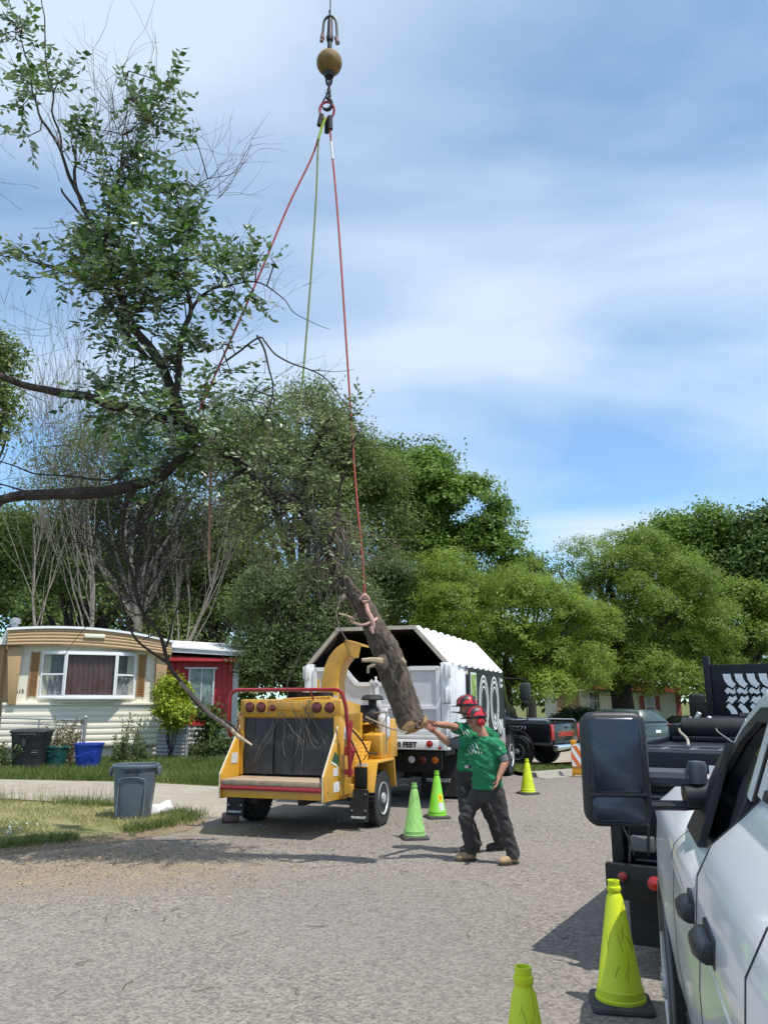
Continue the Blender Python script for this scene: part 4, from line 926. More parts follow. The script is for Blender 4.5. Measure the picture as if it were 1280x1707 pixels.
mb = MB(); mb.box(.08, .12, -.185, -.172, 1.62, 2.1); mb.cyl((.27, -.02, 1.55), (.27, -.02, 1.60), .26, n=24); mb.build('chute_collar', M['yellow'], C_, bevel=.003)
MB().box(.33, .42, -.178, -.172, 1.70, 1.86).build('warning_label', M['white_dirty'], C_)
# engine side (right, ahead of the drum)
mb = MB().lathe([(.0, 0), (.13, 0), (.15, .03), (.15, .40), (.13, .43), (.06, .46), (.0, .46)], 24, (.44, .35, 1.56), 'x'); mb.build('air_cleaner', M['rubber'], C_)
mb = MB().lathe([(.065, 1.64), (.065, 1.78), (.16, 1.785), (.185, 1.80), (.15, 1.85), (.10, 1.87), (0, 1.87)], 24, (.80, .35, 0)); mb.build('intake_cap', M['rubber'], C_)
mb = MB(); mb.tube([(.30, -.2, 1.66), (.42, -.3, 1.62), (.52, -.32, 1.45), (.50, -.32, 1.3)], .022, 8); mb.rbox((.68, .05, 1.42), (.34, .35, .03), (0, R(-8), 0)); mb.rbox((.60, -.1, 1.36), (.05, .35, .1)); mb.build('engine_brackets', M['yellow'], C_)
mb = MB(); mb.box(.95, 1.05, .28, .36, 1.2, 1.66); mb.lathe([(.085, 1.22), (.1, 1.26), (.1, 1.5), (.08, 1.56)], 16, (1.0, .3, 0)); mb.build('hydraulic_filter', M['white_dirty'], C_, bevel=.006)
mb = MB(); mb.tube([(.90, .1, 1.60), (1.1, .1, 1.61), (1.1, .45, 1.61), (.92, .5, 1.60)], .012, 6); mb.cyl((1.1, .12, 1.0), (1.1, .12, 1.6), .012, n=6); mb.build('guard_rod', M['steel'], C_)
mb = MB().prism([(-.55, .95), (-.55, 1.28), (-.3, 1.33), (-.1, 1.1), (.2, .92)], 'x', .42, .74); mb.build('belt_cover', M['yellow'], C_, bevel=.01)
mb = MB().prism([(.0, .93), (-.05, 1.28), (.62, 1.34), (.66, .93)], 'x', .78, 1.06); mb.build('fuel_tank', M['yellow'], C_, bevel=.012)
mb = MB().prism([(.35, .93), (.70, .93), (.70, 1.50), (.45, 1.50)], 'x', .5, 1.1); mb.build('battery_box', M['yellow'], C_, bevel=.01)
mb = MB()
tread = MB(); T0 = Matrix.Translation((.76, -.24, 1.05)) @ Euler((R(-35), 0, 0)).to_matrix().to_4x4()
tread.T = T0; tread.box(-.19, .19, -.01, .01, -.17, .17)
for i in range(5):
    for j in range(5): tread.rbox((-.15 + i * .075, -.014, -.13 + j * .065), (.045, .012, .014), (0, R(45 if (i + j) % 2 else -45), 0))
tread.build('step_plate', M['yellow'], C_)
mb = MB(); mb.box(.82, .88, -.1, -.02, .95, 1.1); mb.build('catch', M['black'], C_, bevel=.004)
# deep body below and frame
mb = MB().box(-.55, .55, -.6, 1.6, .48, .66); mb.box(-.4, -.3, -1.3, 2.0, .40, .50); mb.box(.3, .4, -1.3, 2.0, .40, .50); mb.prism([(-.4, 1.95), (.4, 1.95), (.06, 2.5), (-.06, 2.5)], 'z', .42, .50); mb.build('chassis', M['black'], C_, bevel=.01)
MB().box(-.85, .85, -.05, .05, .33, .43).build('axle', M['black'], C_)
mb = MB().box(-.66, .44, .62, 1.5, .66, 1.52); mb.build('engine_cover', M['yellow'], C_, bevel=.03)
mb = MB().prism([(-.62, .45), (-.62, .62), (-.2, .66), (-.2, .45)], 'x', .55, .84); mb.build('lower_panel', M['yellow'], C_, bevel=.006)
# decals on the right wing: green swoosh and pale plates
mb = MB(); mb.prism([(-1.28, .98), (-1.10, .93), (-.92, .80), (-.84, .83), (-.98, 1.0), (-1.16, 1.10)], 'x', .776, .779); mb.build('green_stripe', mat('green_decal', (.02, .10, .05), .45), C_)
mb = MB(); mb.prism([(-1.29, .955), (-1.10, .905), (-.92, .775), (-.92, .80), (-1.10, .93), (-1.28, .98)], 'x', .776, .780); mb.build('white_stripe', M['white'], C_)
mb = MB(); mb.box(.776, .78, -1.22, -1.04, .78, .88); mb.box(.776, .78, -1.2, -.9, .57, .70); mb.build('warning_label', M['white_dirty'], C_)
MB().box(-.742, -.739, -1.28, -1.10, .92, 1.06).build('warning_label', M['white_dirty'], C_)
# fenders, wheels, flaps
for s in (-1, 1):
    x0, x1 = (.80, 1.14) if s > 0 else (-1.14, -.80)
    mb = MB(); out = [(-.58, .52), (-.42, .93), (.42, .93), (.52, .50)]; inn = [(.47, .50), (.38, .895), (-.39, .895), (-.53, .52)]
    mb.prism(out + inn, 'x', x0, x1); mb.build('fender', M['yellow'], C_, bevel=.006)
    wheel(C_, s * .98, 0, .385, .385, .24, s, .58, 8)
    f0 = -.60
    fl = MB().box(x0 - .01, x1 - .07, f0 - .012, f0, .13, .56); fo = fl.build('mud_flap', M['rubber'], C_)
    MB().box(x0 + .04, x1 - .10, -.50 - .075, -.50 - .045, .56, .86).build('lamp_box', M['black'], C_, bevel=.02) if s > 0 else None
    mb = MB()
    for zz in (.50, .28):
        for xx in (x0 + .03, x1 - .11): mb.cyl((xx, f0 - .025, zz), (xx, f0 - .01, zz), .014, n=8)
    mb.build('bolts', M['steel'], fo)
    text('lettering', '970-ARBOR-LIFT', .042, M['lettering_white'], fo, ((x0 + x1) / 2 - .04, f0 - .018, .185), FACE_BACK, bold=.0015, sx=.72)
MB().box(.86, 1.02, -.505, -.49, .868, .90).build('reflector_label', M['white'], C_)
# hoses, bolts and grime plates that break up the panels
M['grime'] = mat('grime_plate', (.05, .045, .04), .8, var=.4)
mb = MB()
for pts in ([(.86, -.9, 1.45), (.98, -.6, 1.2), (.95, -.3, 1.05), (1.0, .0, 1.0)], [(.84, -.8, 1.3), (.92, -.55, .95), (.88, -.4, .8), (.86, -.2, .7)], [(.55, -.25, 1.45), (.75, -.1, 1.5), (.9, .15, 1.42), (.95, .3, 1.3)], [(.35, .3, 1.45), (.5, .0, 1.4), (.7, .1, 1.38)]):
    mb.tube(smooth_path([Vector(p) for p in pts], 10), .013, 6)
mb.build('hydraulic_hoses', M['rubber'], C_)
mb = MB()
for x in (-.72, -.30, -.12, .30, .72):
    for z in (1.60, 1.77): mb.cyl((x, -1.052, z), (x, -1.03, z), .010, n=6)
for s in (-1, 1):
    for y, z in ((-1.4, .6), (-1.1, .6), (-.8, .6), (-1.15, 1.25), (-.95, 1.3), (-.8, 1.0)): mb.cyl((s * .786, y, z), (s * .77, y, z), .011, n=6)
mb.build('bolts', M['steel'], C_)
MB().box(.50, .535, -.615, -.60, .70, .86).box(.803, .806, -.9, -.7, 1.25, 1.42).build('warning_label', M['white_dirty'], C_)
mb = MB(); mb.box(-.66, .52, .60, .612, .75, 1.45); mb.build('engine_grille', M['grime'], C_)
# twigs caught on the hood
mb = MB(); random.seed(41)
for k in range(13):
    x = random.uniform(-.3, .4); p = Vector((x, -1.09, random.uniform(1.55, 1.8))); pts = [p]; d = Vector((random.uniform(-.5, .7), 0, -1)).normalized()
    for i in range(7):
        d = (d + Vector((random.uniform(-.4, .4), random.uniform(-.05, .05), random.uniform(-.1, .1)))).normalized(); p = p + d * random.uniform(.06, .12); p.y = min(p.y, -1.075); pts.append(p)
    mb.tube(pts, [.006] * 4 + [.003] * 4, 4)
top_tw = top('caught_twigs', mb, mat('pale_twig', (.20, .165, .13), .9, var=.25), 'thin pale twigs hanging over the black feed curtain', 'twigs', kind='stuff'); top_tw.location = C_.location; top_tw.rotation_euler = C_.rotation_euler
bk = MB(); bk.lathe([(.0, -.13), (.06, -.13), (.075, -.1), (.075, .1), (.06, .13), (0, .13)], 14, (0, 0, .075), 'x')
o = top('wheel_chock', bk, mat('dull_red_can', (.22, .13, .12), .6, var=.3, dirt=.5), 'dull reddish cylinder on the ground behind the left chipper wheel', 'can'); o.location = (G(391, 1366).x, 12.45, 0); o.rotation_euler = (0, 0, R(12))
# ================================================================ WHITE CHIP TRUCK
T_ = thing('chip_truck', 'white high-sided chip truck with open top rear and black side banner', 'truck', (-.15, 14.2, 0), -R(19))
HW, KZ, RZ, RW, LN, BZ = 1.33, 2.39, 3.06, .73, 4.85, .96
# walls: ribbed side panels
for s in (-1, 1):
    mb = MB(); mb.box(s * HW - .03 if s > 0 else -HW, HW if s > 0 else -HW + .03, .06, LN, BZ + .2, KZ)
    for y in [.18, .42] + ([k * .5 for k in range(2, 10)] if s < 0 else []) : mb.box(HW + .001 if s > 0 else -HW - .06, HW + .05 if s > 0 else -HW - .001, y, y + .10, BZ + .22, KZ - .02)
    mb.box(HW + .001 if s > 0 else -HW - .05, HW + .05 if s > 0 else -HW - .001, .0, .10, BZ + .2, KZ); mb.build('side_wall', M['white'], T_, bevel=.006)
    # sloped roof wall with cross ribs, built as one waved sheet
    mb = MB(); n = 90; vs = []
    for i in range(n + 1):
        y = .02 + (LN - .02) * i / n; ph = (y * 1 / .52) % 1; a = .038 if .18 < ph < .62 else 0
        nx, nz = .67 * s, .73
        o1 = Vector((s * (HW + .02), y, KZ)) + Vector((nx, 0, nz)) * a; o2 = Vector((s * RW, y, RZ)) + Vector((nx, 0, nz)) * a
        vs += [o1, o2, o2 - Vector((nx, 0, nz)) * (a + .03), o1 - Vector((nx, 0, nz)) * (a + .03)]
    mb.add(vs, [(4 * i + q, 4 * i + (q + 1) % 4, 4 * i + 4 + (q + 1) % 4, 4 * i + 4 + q) for i in range(n) for q in range(4)] + [(0, 1, 2, 3), (4 * n, 4 * n + 1, 4 * n + 2, 4 * n + 3)])
    mb.build('roof_slope', M['white'], T_, smooth=False)
MB().box(-RW, RW, .02, LN, RZ - .03, RZ).build('roof_top', M['white'], T_)
MB().prism([(-HW + .03, BZ + .2), (HW - .03, BZ + .2), (HW - .03, KZ), (RW - .02, RZ - .03), (-RW + .02, RZ - .03), (-HW + .03, KZ)], 'y', LN - .05, LN - .005).build('front_wall', M['white_dirty'], T_)
# dark lining inside
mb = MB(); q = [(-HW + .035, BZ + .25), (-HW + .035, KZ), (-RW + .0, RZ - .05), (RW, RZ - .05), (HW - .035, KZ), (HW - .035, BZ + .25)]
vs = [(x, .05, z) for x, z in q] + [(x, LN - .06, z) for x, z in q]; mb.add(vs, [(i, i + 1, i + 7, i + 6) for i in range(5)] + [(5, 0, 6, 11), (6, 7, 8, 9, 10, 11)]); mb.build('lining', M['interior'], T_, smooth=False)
# rear frame (worn brown-white)
M['frame_worn'] = mat('worn_frame', (.50, .44, .38), .6, var=.15, dirt=.5, dirtcol=(.25, .2, .16))
def bar(mb, a, c, w, y0, y1):
    a, c = Vector((a[0], 0, a[1])), Vector((c[0], 0, c[1])); d = (c - a).normalized(); n = Vector((-d.z, 0, d.x)) * w / 2
    mb.add([p + Vector((0, y, 0)) for y in (y0, y1) for p in (a - n, c - n, c + n, a + n)], [(0, 1, 2, 3), (4, 5, 6, 7), (0, 1, 5, 4), (1, 2, 6, 5), (2, 3, 7, 6), (3, 0, 4, 7)])
mb = MB(); bar(mb, (-HW + .02, KZ + .02), (-RW, RZ - .02), .07, -.02, .06); bar(mb, (RW, RZ - .02), (HW - .02, KZ + .02), .07, -.02, .06); bar(mb, (-RW - .03, RZ - .015), (RW + .03, RZ - .015), .065, -.025, .065); mb.build('rear_frame', M['frame_worn'], T_)
for s in (-1, 1):
    a, c = sorted((s * HW, s * (HW - .13))); MB().box(a, c, -.03, .09, BZ + .2, KZ + .03).build('rear_post', M['white'], T_, bevel=.008)
for s in (-1, 1):
    for z in (KZ - .12, BZ + .9, BZ + .34): mb = MB(); mb.rbox((s * (HW + .0), -.05, z), (.12, .05, .22)); mb.cyl((s * (HW - .02), -.09, z - .13), (s * (HW - .02), -.09, z + .13), .022, n=10); mb.build('gate_hinge', M['white_dirty'], T_, bevel=.006)
# tailgates: panel with raised frame, cut away in the middle for the chute
def gate(x0, x1, notch):
    z0, z1 = BZ + .24, KZ - .03; pol = [(x0, z0), (x1, z0), (x1, z1), (x0, z1)]
    if notch < 0: pol = [(x0, z0), (x1, z0), (x1, z1 - .27), (x1 - .30, z1 - .27), (x1 - .60, z1), (x0, z1)]
    if notch > 0: pol = [(x0, z0), (x1, z0), (x1, z1), (x0 + .66, z1), (x0 + .36, z1 - .27), (x0, z1 - .27)]
    p = MB().prism(pol, 'y', -.012, .012).build('tailgate', M['panel_grey'], T_)
    mb = MB(); n = len(pol); cx = sum(q[0] for q in pol) / n; cz = sum(q[1] for q in pol) / n
    ins = []
    for q in pol: ins.append((q[0] + (.032 if q[0] < cx else -.032), q[1] + (.032 if q[1] < cz else -.032)))
    for i in range(n): bar(mb, ins[i], ins[(i + 1) % n], .07, -.045, -.013)
    for zz in (z0 + .46, z0 + .92): 
        if zz < z1 - .3: bar(mb, (x0, zz), (x1, zz), .055, -.043, -.013)
    bar(mb, ((x0 + x1) / 2 - .02, z0), ((x0 + x1) / 2 - .02, z1 - (.30 if notch else 0)), .05, -.04, -.013)
    mb.build('gate_frame', M['white'], p)
gate(-HW + .14, -.012, -1); gate(.012, HW - .14, 1)
mb = MB(); mb.cyl((.03, -.07, BZ + .3), (.03, -.07, KZ - .2), .022, n=10); mb.cyl((-.05, -.07, BZ + .3), (-.05, -.07, KZ - .25), .014, n=8); mb.rbox((.06, -.09, BZ + .75), (.12, .06, .16)); mb.rbox((0, -.08, KZ - .3), (.16, .05, .05)); mb.build('gate_lock', M['white_dirty'], T_, bevel=.004)
# sill: upper worn ledge and lettered bumper board
MB().box(-HW, HW, -.05, .1, BZ + .17, BZ + .235).build('sill', M['white_dirty'], T_, bevel=.006)
MB().box(-HW, HW, -.06, .12, BZ, BZ + .165).build('bumper_board', M['white'], T_, bevel=.008)
text('lettering', 'STAY BACK 50 FEET', .122, M['lettering_black'], T_, (.235, -.064, BZ + .078), FACE_BACK, bold=.004, sx=1.0)
for x in (-.98, 1.0, 1.18):
    lamp(T_, x, -.06, BZ + (.10 if abs(x) < 1.1 else .04), .05 if abs(x) < 1.1 else .025, 'lamp_red')
MB().box(-HW + .02, HW - .02, .12, LN, BZ + .05, BZ + .2).build('bed_floor', M['black'], T_)
# chassis, lamps, wheels, flaps
mb = MB(); mb.box(-.45, -.33, .1, 7.0, .58, .9); mb.box(.33, .45, .1, 7.0, .58, .9); mb.box(-1.1, 1.1, .12, .22, .58, .9); mb.box(-.9, .9, 1.7, 1.95, .35, .55); mb.box(-1.18, 1.18, .3, 1.0, .84, .95); mb.box(.0, .34, .9, 2.2, .4, .8); mb.build('chassis', M['black'], T_, bevel=.01)
mb = MB(); mb.box(.50, 1.17, .08, .14, .62, .93); mb.build('lamp_panel', M['black'], T_, bevel=.006)
for x, mm in ((.64, 'lamp_white'), (.85, 'lamp_dark_red'), (1.06, 'lamp_amber')): lamp(T_, x, .08, .79, .062, mm)
for x, mm in ((-.64, 'lamp_white'), (-.85, 'lamp_dark_red'), (-1.06, 'lamp_amber')): lamp(T_, x, .08, .79, .062, mm)
mb = MB(); mb.tube([(.1, -.02, .9), (.3, -.05, .82), (.36, -.06, .6), (.25, -.04, .45), (.05, 0, .42)], .012, 6); mb.build('air_hose', M['rubber'], T_)
mb = MB(); mb.cyl((.22, .15, .46), (.22, .15, .62), .05, n=12); mb.cyl((.16, .3, .5), (.16, .8, .5), .11, n=16); mb.rbox((.3, .2, .36), (.5, .04, .03)); mb.build('hitch_gear', M['steel'], T_)
for s in (-1, 1):
    wheel(T_, s * 1.08, 1.85, .47, .47, .25, s, .56, 8); wheel(T_, s * .80, 1.85, .47, .47, .25, s, .56, 0, tread=False); wheel(T_, s * 1.10, 6.5, .47, .47, .25, s, .56, 8)
    fo = MB().box(.50 if s > 0 else -1.16, 1.16 if s > 0 else -.50, 1.10, 1.115, .09, .84).build('mud_flap', M['rubber'], T_)
    text('lettering', '970-ARBORT', .085, M['lettering_white'], fo, (s * .83, 1.095, .36), FACE_BACK, bold=.003, sx=.95)
# banner with lettering on the right side
MB().box(HW + .052, HW + .062, 1.28, LN - .02, BZ + .22, KZ - .01).build('side_banner', mat('black_banner', (.016, .02, .018), .45, var=.2), T_)
def hoop(mb, cy, cz, ry, rz, wd, a0=0, a1=360, n=26):
    vs = []
    for k in range(n + 1):
        a = R(a0 + (a1 - a0) * k / n)
        for f in (1, 1 - wd): vs.append((HW + .066, cy + math.cos(a) * ry * f, cz + math.sin(a) * rz * (1 - (1 - f) * ry / rz)))
    mb.add(vs, [(2 * k, 2 * k + 1, 2 * k + 3, 2 * k + 2) for k in range(n)])
mb = MB()
for cy in (2.62, 3.72):
    for ww, rr in ((.10, 1.0), (.13, .84), (.12, .62)): hoop(mb, cy, 1.72, .47 * rr, .56 * rr, ww)
    mb.box(HW + .063, HW + .066, cy - .06, cy + .02, 1.2, 1.5); mb.box(HW + .063, HW + .066, cy + .30, cy + .36, 1.1, 1.6)
for k in range(2): mb.box(HW + .063, HW + .066, 4.30, 4.36, 2.04, 2.28); mb.box(HW + .063, HW + .066, 4.44, 4.66, 2.06 + k * .12, 2.13 + k * .12)
mb.build('banner_letters', M['lettering_white'], T_, smooth=False)
text('lettering', 'IN', .42, M['lettering_white'], T_, (HW + .066, 4.35, 1.2), FACE_RIGHT, bold=.01)
mb = MB(); mb.box(HW + .063, HW + .066, 1.44, 1.94, 1.5, 2.3); mb.build('banner_picture_border', M['lettering_white'], T_)
MB().box(HW + .067, HW + .070, 1.49, 1.89, 1.54, 2.26).build('banner_picture', mat('green_picture', (.03, .14, .02), .5, var=.6, scale=5, col2=(.30, .42, .10)), T_)
# cab, mirror
mb = MB(); cab = [(LN + .25, .75), (LN + .25, 2.45), (LN + .6, 2.52), (LN + 1.5, 2.4), (LN + 2.0, 1.75), (LN + 3.1, 1.55), (LN + 3.3, 1.3), (LN + 3.3, .55), (LN + .4, .55)]
mb.prism(cab, 'x', -1.12, 1.12); mb.build('cab', M['gloss_black'], T_, bevel=.05, angle=20)
mb = MB(); mb.prism([(LN + .75, 1.6), (LN + .75, 2.25), (LN + 1.35, 2.2), (LN + 1.75, 1.6)], 'x', 1.121, 1.128); mb.build('side_window', M['glass_dark'], T_)
MB().box(HW - .05, HW + .04, LN - .01, LN + .05, .6, KZ).build('edge_trim', M['white'], T_)
mm = MB(); mm.rbox((1.62, LN + 1.62, 1.98), (.26, .10, .42)); mo = mm.build('side_mirror', mat('mirror_shell', (.03, .04, .038), .4), T_, bevel=.03)
MB().tube([(1.12, LN + 1.6, 2.3), (1.62, LN + 1.66, 2.3), (1.64, LN + 1.67, 1.3), (1.12, LN + 1.6, 1.2)], .018, 8).build('mirror_bracket', M['black'], mo)
MB().rbox((1.62, LN + 1.62, 1.70), (.17, .12, .14)).build('spot_mirror', M['black'], mo, bevel=.03)

# ================================================================ BLACK PICKUP (far)
def body_loft(stations, name, m, par, n_side=None, bevel=0, **kw):
    """stations: list of (y, [(x,z)...]) half profiles on the +x side, mirrored"""
    rings = []
    for y, pr in stations:
        r = [Vector((x, y, z)) for x, z in pr] + [Vector((-x, y, z)) for x, z in pr[::-1]]; rings.append(r)
    return MB().loft(rings).build(name, m, par, **kw)
hp = R(52)
p1, p2 = Vector((3.69, 22.05, 0)), Vector((4.66, 21.86, 0))
K_ = thing('pickup_truck', 'black lifted pickup with red tailgate lettering parked beyond the kerb', 'pickup truck', (4.08, 22.32, .06), hp); K_.scale = (.87, .87, .87)
# origin: ground below the rear axle centre; y forward
prof = lambda w, zb, zt: [(w - .06, zb), (w - .01, zb + .12), (w, zb + .35), (w, zt - .14), (w - .04, zt - .02), (w - .09, zt)]
zb, zt = .66, 1.30
def side_panel(par, s, m):
    """bed and cab side with a wheel arch cut-out"""
    def arch(yc, r=.50, n=10): return [(yc + r * math.cos(PI * k / n), .52 + r * math.sin(PI * k / n) * 1.02) for k in range(n + 1)]
    low = .62
    out = [(-1.15, low), (-1.15, zt), (4.35, zt - .03), (4.6, zt - .12), (4.68, low)] + [(a, max(z, low)) for a, z in arch(3.55)] + [(a, max(z, low)) for a, z in arch(0)]
    MB().prism(out, 'x', *sorted((s * .99, s * .93))).build('body_side', m, par, bevel=.02)
    for yc in (0, 3.55):
        mb = MB(); mb.tube([(s * .985, yc + .53 * math.cos(PI * k / 12), .52 + .54 * math.sin(PI * k / 12)) for k in range(13)], .035, 6); mb.build('wheel_arch', M['black'], par)
for s in (-1, 1):
    side_panel(K_, s, M['gloss_black'])
    MB().box(*sorted((s * .985, s * 1.005)), .56, 3.0, .62, .70).build('side_trim', M['chrome'], K_)
    MB().box(*sorted((s * .985, s * 1.003)), -1.14, -.56, .66, .73).build('side_trim', M['chrome'], K_)
    MB().tube([(s * .93, -1.05, zt + .02), (s * .93, -1.0, zt + .08), (s * .93, 1.0, zt + .08), (s * .93, 1.1, zt + .02)], .022, 8).build('bed_rail', M['chrome'], K_)
    MB().prism([(-1.17, .80), (-1.17, 1.26), (-1.10, 1.26), (-1.12, .80)], 'x', *sorted((s * .995, s * .82))).build('tail_lamp', M['lamp_red'], K_, bevel=.01)
    wheel(K_, s * .88, 0, .45, .45, .32, s, .52, 8); wheel(K_, s * .88, 3.55, .45, .45, .32, s, .52, 8)
MB().box(-.82, .82, -1.165, -1.10, .70, 1.27).build('tailgate', M['gloss_black'], K_, bevel=.015)
text('lettering', 'CHEVROLET', .19, M['lettering_red'], K_, (0, -1.170, .96), FACE_BACK, bold=.006, sx=1.02)
MB().box(-.12, .12, -1.18, -1.164, 1.12, 1.18).build('tailgate_handle', M['black'], K_, bevel=.01)
text('lettering', 'Z71', .16, M['lettering_white'], K_, (-1.001, -.15, 1.14), FACE_LEFT, sx=1.5)
MB().box(-.98, .98, -1.36, -1.17, .50, .68).build('bumper', M['chrome'], K_, bevel=.03)
MB().box(-.15, .15, -1.365, -1.358, .53, .65).build('number_plate', M['white'], K_)
MB().box(-.9, .9, -1.1, 1.15, .62, .72).build('bed_floor', M['black'], K_); MB().box(-.5, .5, -1.0, 4.4, .42, .62).build('chassis', M['black'], K_)
MB().box(-.93, .93, 1.18, 4.5, .55, 1.28).build('cab_body', M['gloss_black'], K_, bevel=.03)
cabp = [(1.2, 1.25), (1.32, 1.88), (1.5, 1.94), (2.6, 1.94), (3.35, 1.25)]
mb = MB(); rings = [[Vector((s * (.93 if z < 1.4 else .76), y, z)) for y, z in cabp] for s in (-1, 1)]; mb.loft(rings); mb.build('cab', M['gloss_black'], K_, bevel=.04, angle=20)
mb = MB(); mb.add([(-.72, 1.215, 1.36), (.72, 1.215, 1.36), (.62, 1.30, 1.82), (-.62, 1.30, 1.82)], [(0, 1, 2, 3)]); mb.build('rear_window', M['glass_dark'], K_)
for s in (-1, 1):
    mb = MB(); mb.add([(s * .905, 1.5, 1.36), (s * .905, 3.1, 1.36), (s * .80, 2.55, 1.84), (s * .80, 1.55, 1.84)], [(0, 1, 2, 3)]); mb.build('side_window', M['glass_dark'], K_)
    MB().rbox((s * 1.08, 2.95, 1.42), (.2, .1, .2)).build('side_mirror', M['black'], K_, bevel=.02)
mb = MB(); mb.add([(-.32, 1.225, 1.50), (-.08, 1.225, 1.52), (-.12, 1.265, 1.70), (-.30, 1.262, 1.68)], [(0, 1, 2, 3)]); mb.build('window_sticker', M['white'], K_)

# ================================================================ GREEN SUV
S_ = thing('family_car', 'dark green high-roofed car seen from behind, half hidden by the tow mirror', 'car', (8.92, 29.2, .0), R(34)); S_.scale = (.86, .86, .86)
M['green_paint'] = mat('dark_green_paint', (.035, .06, .062), .25, var=.08, dirt=.1, coat=.6)
st = []
bodyp = [(.78, .32), (.90, .42), (.93, .62), (.92, .88), (.88, 1.02)]
st = [(-1.32, [(.74, .34), (.84, .42), (.86, .6), (.85, .86), (.80, 1.0)]), (-1.25, bodyp), (0, bodyp), (3.0, [(.78, .32), (.90, .42), (.92, .6), (.90, .80), (.84, .95)]), (3.5, [(.6, .36), (.75, .42), (.78, .6), (.72, .74), (.6, .80)])]
body_loft(st, 'body', M['green_paint'], S_, angle=45)
st = [(-1.28, [(.84, 1.0), (.82, 1.06), (.80, 1.1)]), (-.95, [(.85, 1.0), (.74, 1.55), (.60, 1.66)]), (.3, [(.86, 1.0), (.75, 1.58), (.62, 1.70)]), (1.3, [(.86, 1.0), (.74, 1.52), (.6, 1.62)]), (2.2, [(.84, .98), (.8, 1.04), (.76, 1.06)])]
body_loft(st, 'cabin', M['green_paint'], S_, angle=40)
mb = MB(); mb.add([(-.70, -1.262, 1.14), (.70, -1.262, 1.14), (.60, -.985, 1.56), (-.60, -.985, 1.56)], [(0, 1, 2, 3)]); mb.build('rear_window', M['glass_matt'], S_)
for s in (-1, 1):
    mb = MB(); mb.add([(s * .868, -1.0, 1.08), (s * .872, 1.7, 1.06), (s * .78, 1.1, 1.5), (s * .775, -.8, 1.5)], [(0, 1, 2, 3)]); mb.build('side_window', M['glass_dark'], S_)
    mb = MB().rbox((s * .80, -1.30, .98), (.13, .07, .26)); mb.build('tail_lamp', M['lamp_red'], S_, bevel=.02); MB().rbox((s * .80, -1.31, .83), (.12, .06, .08)).build('reverse_lamp', M['lamp_white'], S_, bevel=.015)
    wheel(S_, s * .80, -.4, .33, .33, .2, s, .6, 0, tread=False); wheel(S_, s * .80, 2.4, .33, .33, .2, s, .6, 0, tread=False)
MB().box(-.86, .86, -1.40, -1.26, .34, .60).build('bumper', M['green_paint'], S_, bevel=.05)
MB().box(-.16, .16, -1.345, -1.325, .76, .88).build('number_plate', M['white'], S_)
MB().box(-.84, .84, -1.40, -1.2, .26, .36).build('lower_bumper', M['black'], S_, bevel=.02)
# low dark car nose beyond, partly behind the flatbed
V_ = thing('parked_car', 'low black car roof just visible between the green car and the flatbed', 'car', (11.9, 30.5, .0), R(20)); V_.scale = (.86, .86, .86)
body_loft([(-.9, [(.7, .3), (.82, .5), (.8, .85)]), (-.7, [(.8, .3), (.88, .5), (.86, .92)]), (2.8, [(.8, .3), (.88, .5), (.84, .88)]), (3.2, [(.6, .35), (.7, .5), (.6, .7)])], 'body', M['gloss_black'], V_, angle=45)
body_loft([(-.6, [(.78, .9), (.7, .95)]), (-.1, [(.8, .9), (.62, 1.34)]), (1.0, [(.8, .9), (.62, 1.38)]), (2.0, [(.8, .88), (.7, .93)])], 'cabin', M['glass_dark'], V_, angle=45)
for s in (-1, 1): wheel(V_, s * .75, -.1, .32, .32, .2, s, .6, 0, tread=False); wheel(V_, s * .75, 2.3, .32, .32, .2, s, .6, 0, tread=False); lamp(V_, s * .6, -.9, .7, .07, 'lamp_white')
# ================================================================ DARK FLATBED TRUCK
th = 30
base = Vector((2.573, 5.4, 0))
D_ = thing('flatbed_truck', 'black flatbed utility truck with white tyre tread pattern on its headboard', 'flatbed truck', base, -R(th))
DW = 1.1; DZ = 1.40; BL = 4.3
mb = MB(); mb.box(-DW, DW, .0, BL, DZ - .06, DZ); mb.box(-DW, DW, -.03, .05, DZ - .20, DZ + .04); mb.box(-DW - .03, -DW + .02, .05, BL, DZ - .16, DZ + .04); mb.box(DW - .02, DW + .03, .05, BL, DZ - .16, DZ + .04); mb.build('deck', M['dark_body'], D_, bevel=.008)
mb = MB(); mb.box(-1.0, -.1, .08, .12, DZ + .025, DZ + .055); mb.box(-1.0, -.1, .5, .54, DZ + .025, DZ + .055)
for i in range(5): mb.box(-.98 + i * .2, -.94 + i * .2, .12, .5, DZ + .02, DZ + .045)
mb.build('deck_rack', mat('worn_rack', (.12, .12, .125), .5, var=.3, dirt=.4, dirtcol=(.2, .18, .15)), D_)
mb = MB(); mb.box(-DW + .04, -.14, .06, .9, .62, DZ - .07); mb.box(.14, DW - .04, .06, .9, .62, DZ - .07); mb.box(-.14, .14, .25, .9, .62, DZ - .07); mb.build('toolbox', M['dark_body'], D_, bevel=.012)
for x in (-.60, .60):
    mb = MB(); mb.box(x - .38, x + .38, .035, .058, .68, 1.16); dd = mb.build('toolbox_door', M['dark_body'], D_, bevel=.01); MB().box(x - .34, x + .34, .020, .034, 1.125, 1.14).box(x - .34, x + .34, .020, .034, .70, .712).build('door_trim', bpy.data.materials['worn_rack'], dd); MB().box(x - .05, x + .05, .010, .034, .90, .96).build('latch', M['black'], dd, bevel=.006)
for s in (-1, 1): MB().box(*sorted((s * DW, s * (DW - .08))), -.02, .10, .46, DZ - .2).build('rear_post', M['black'], D_, bevel=.01)
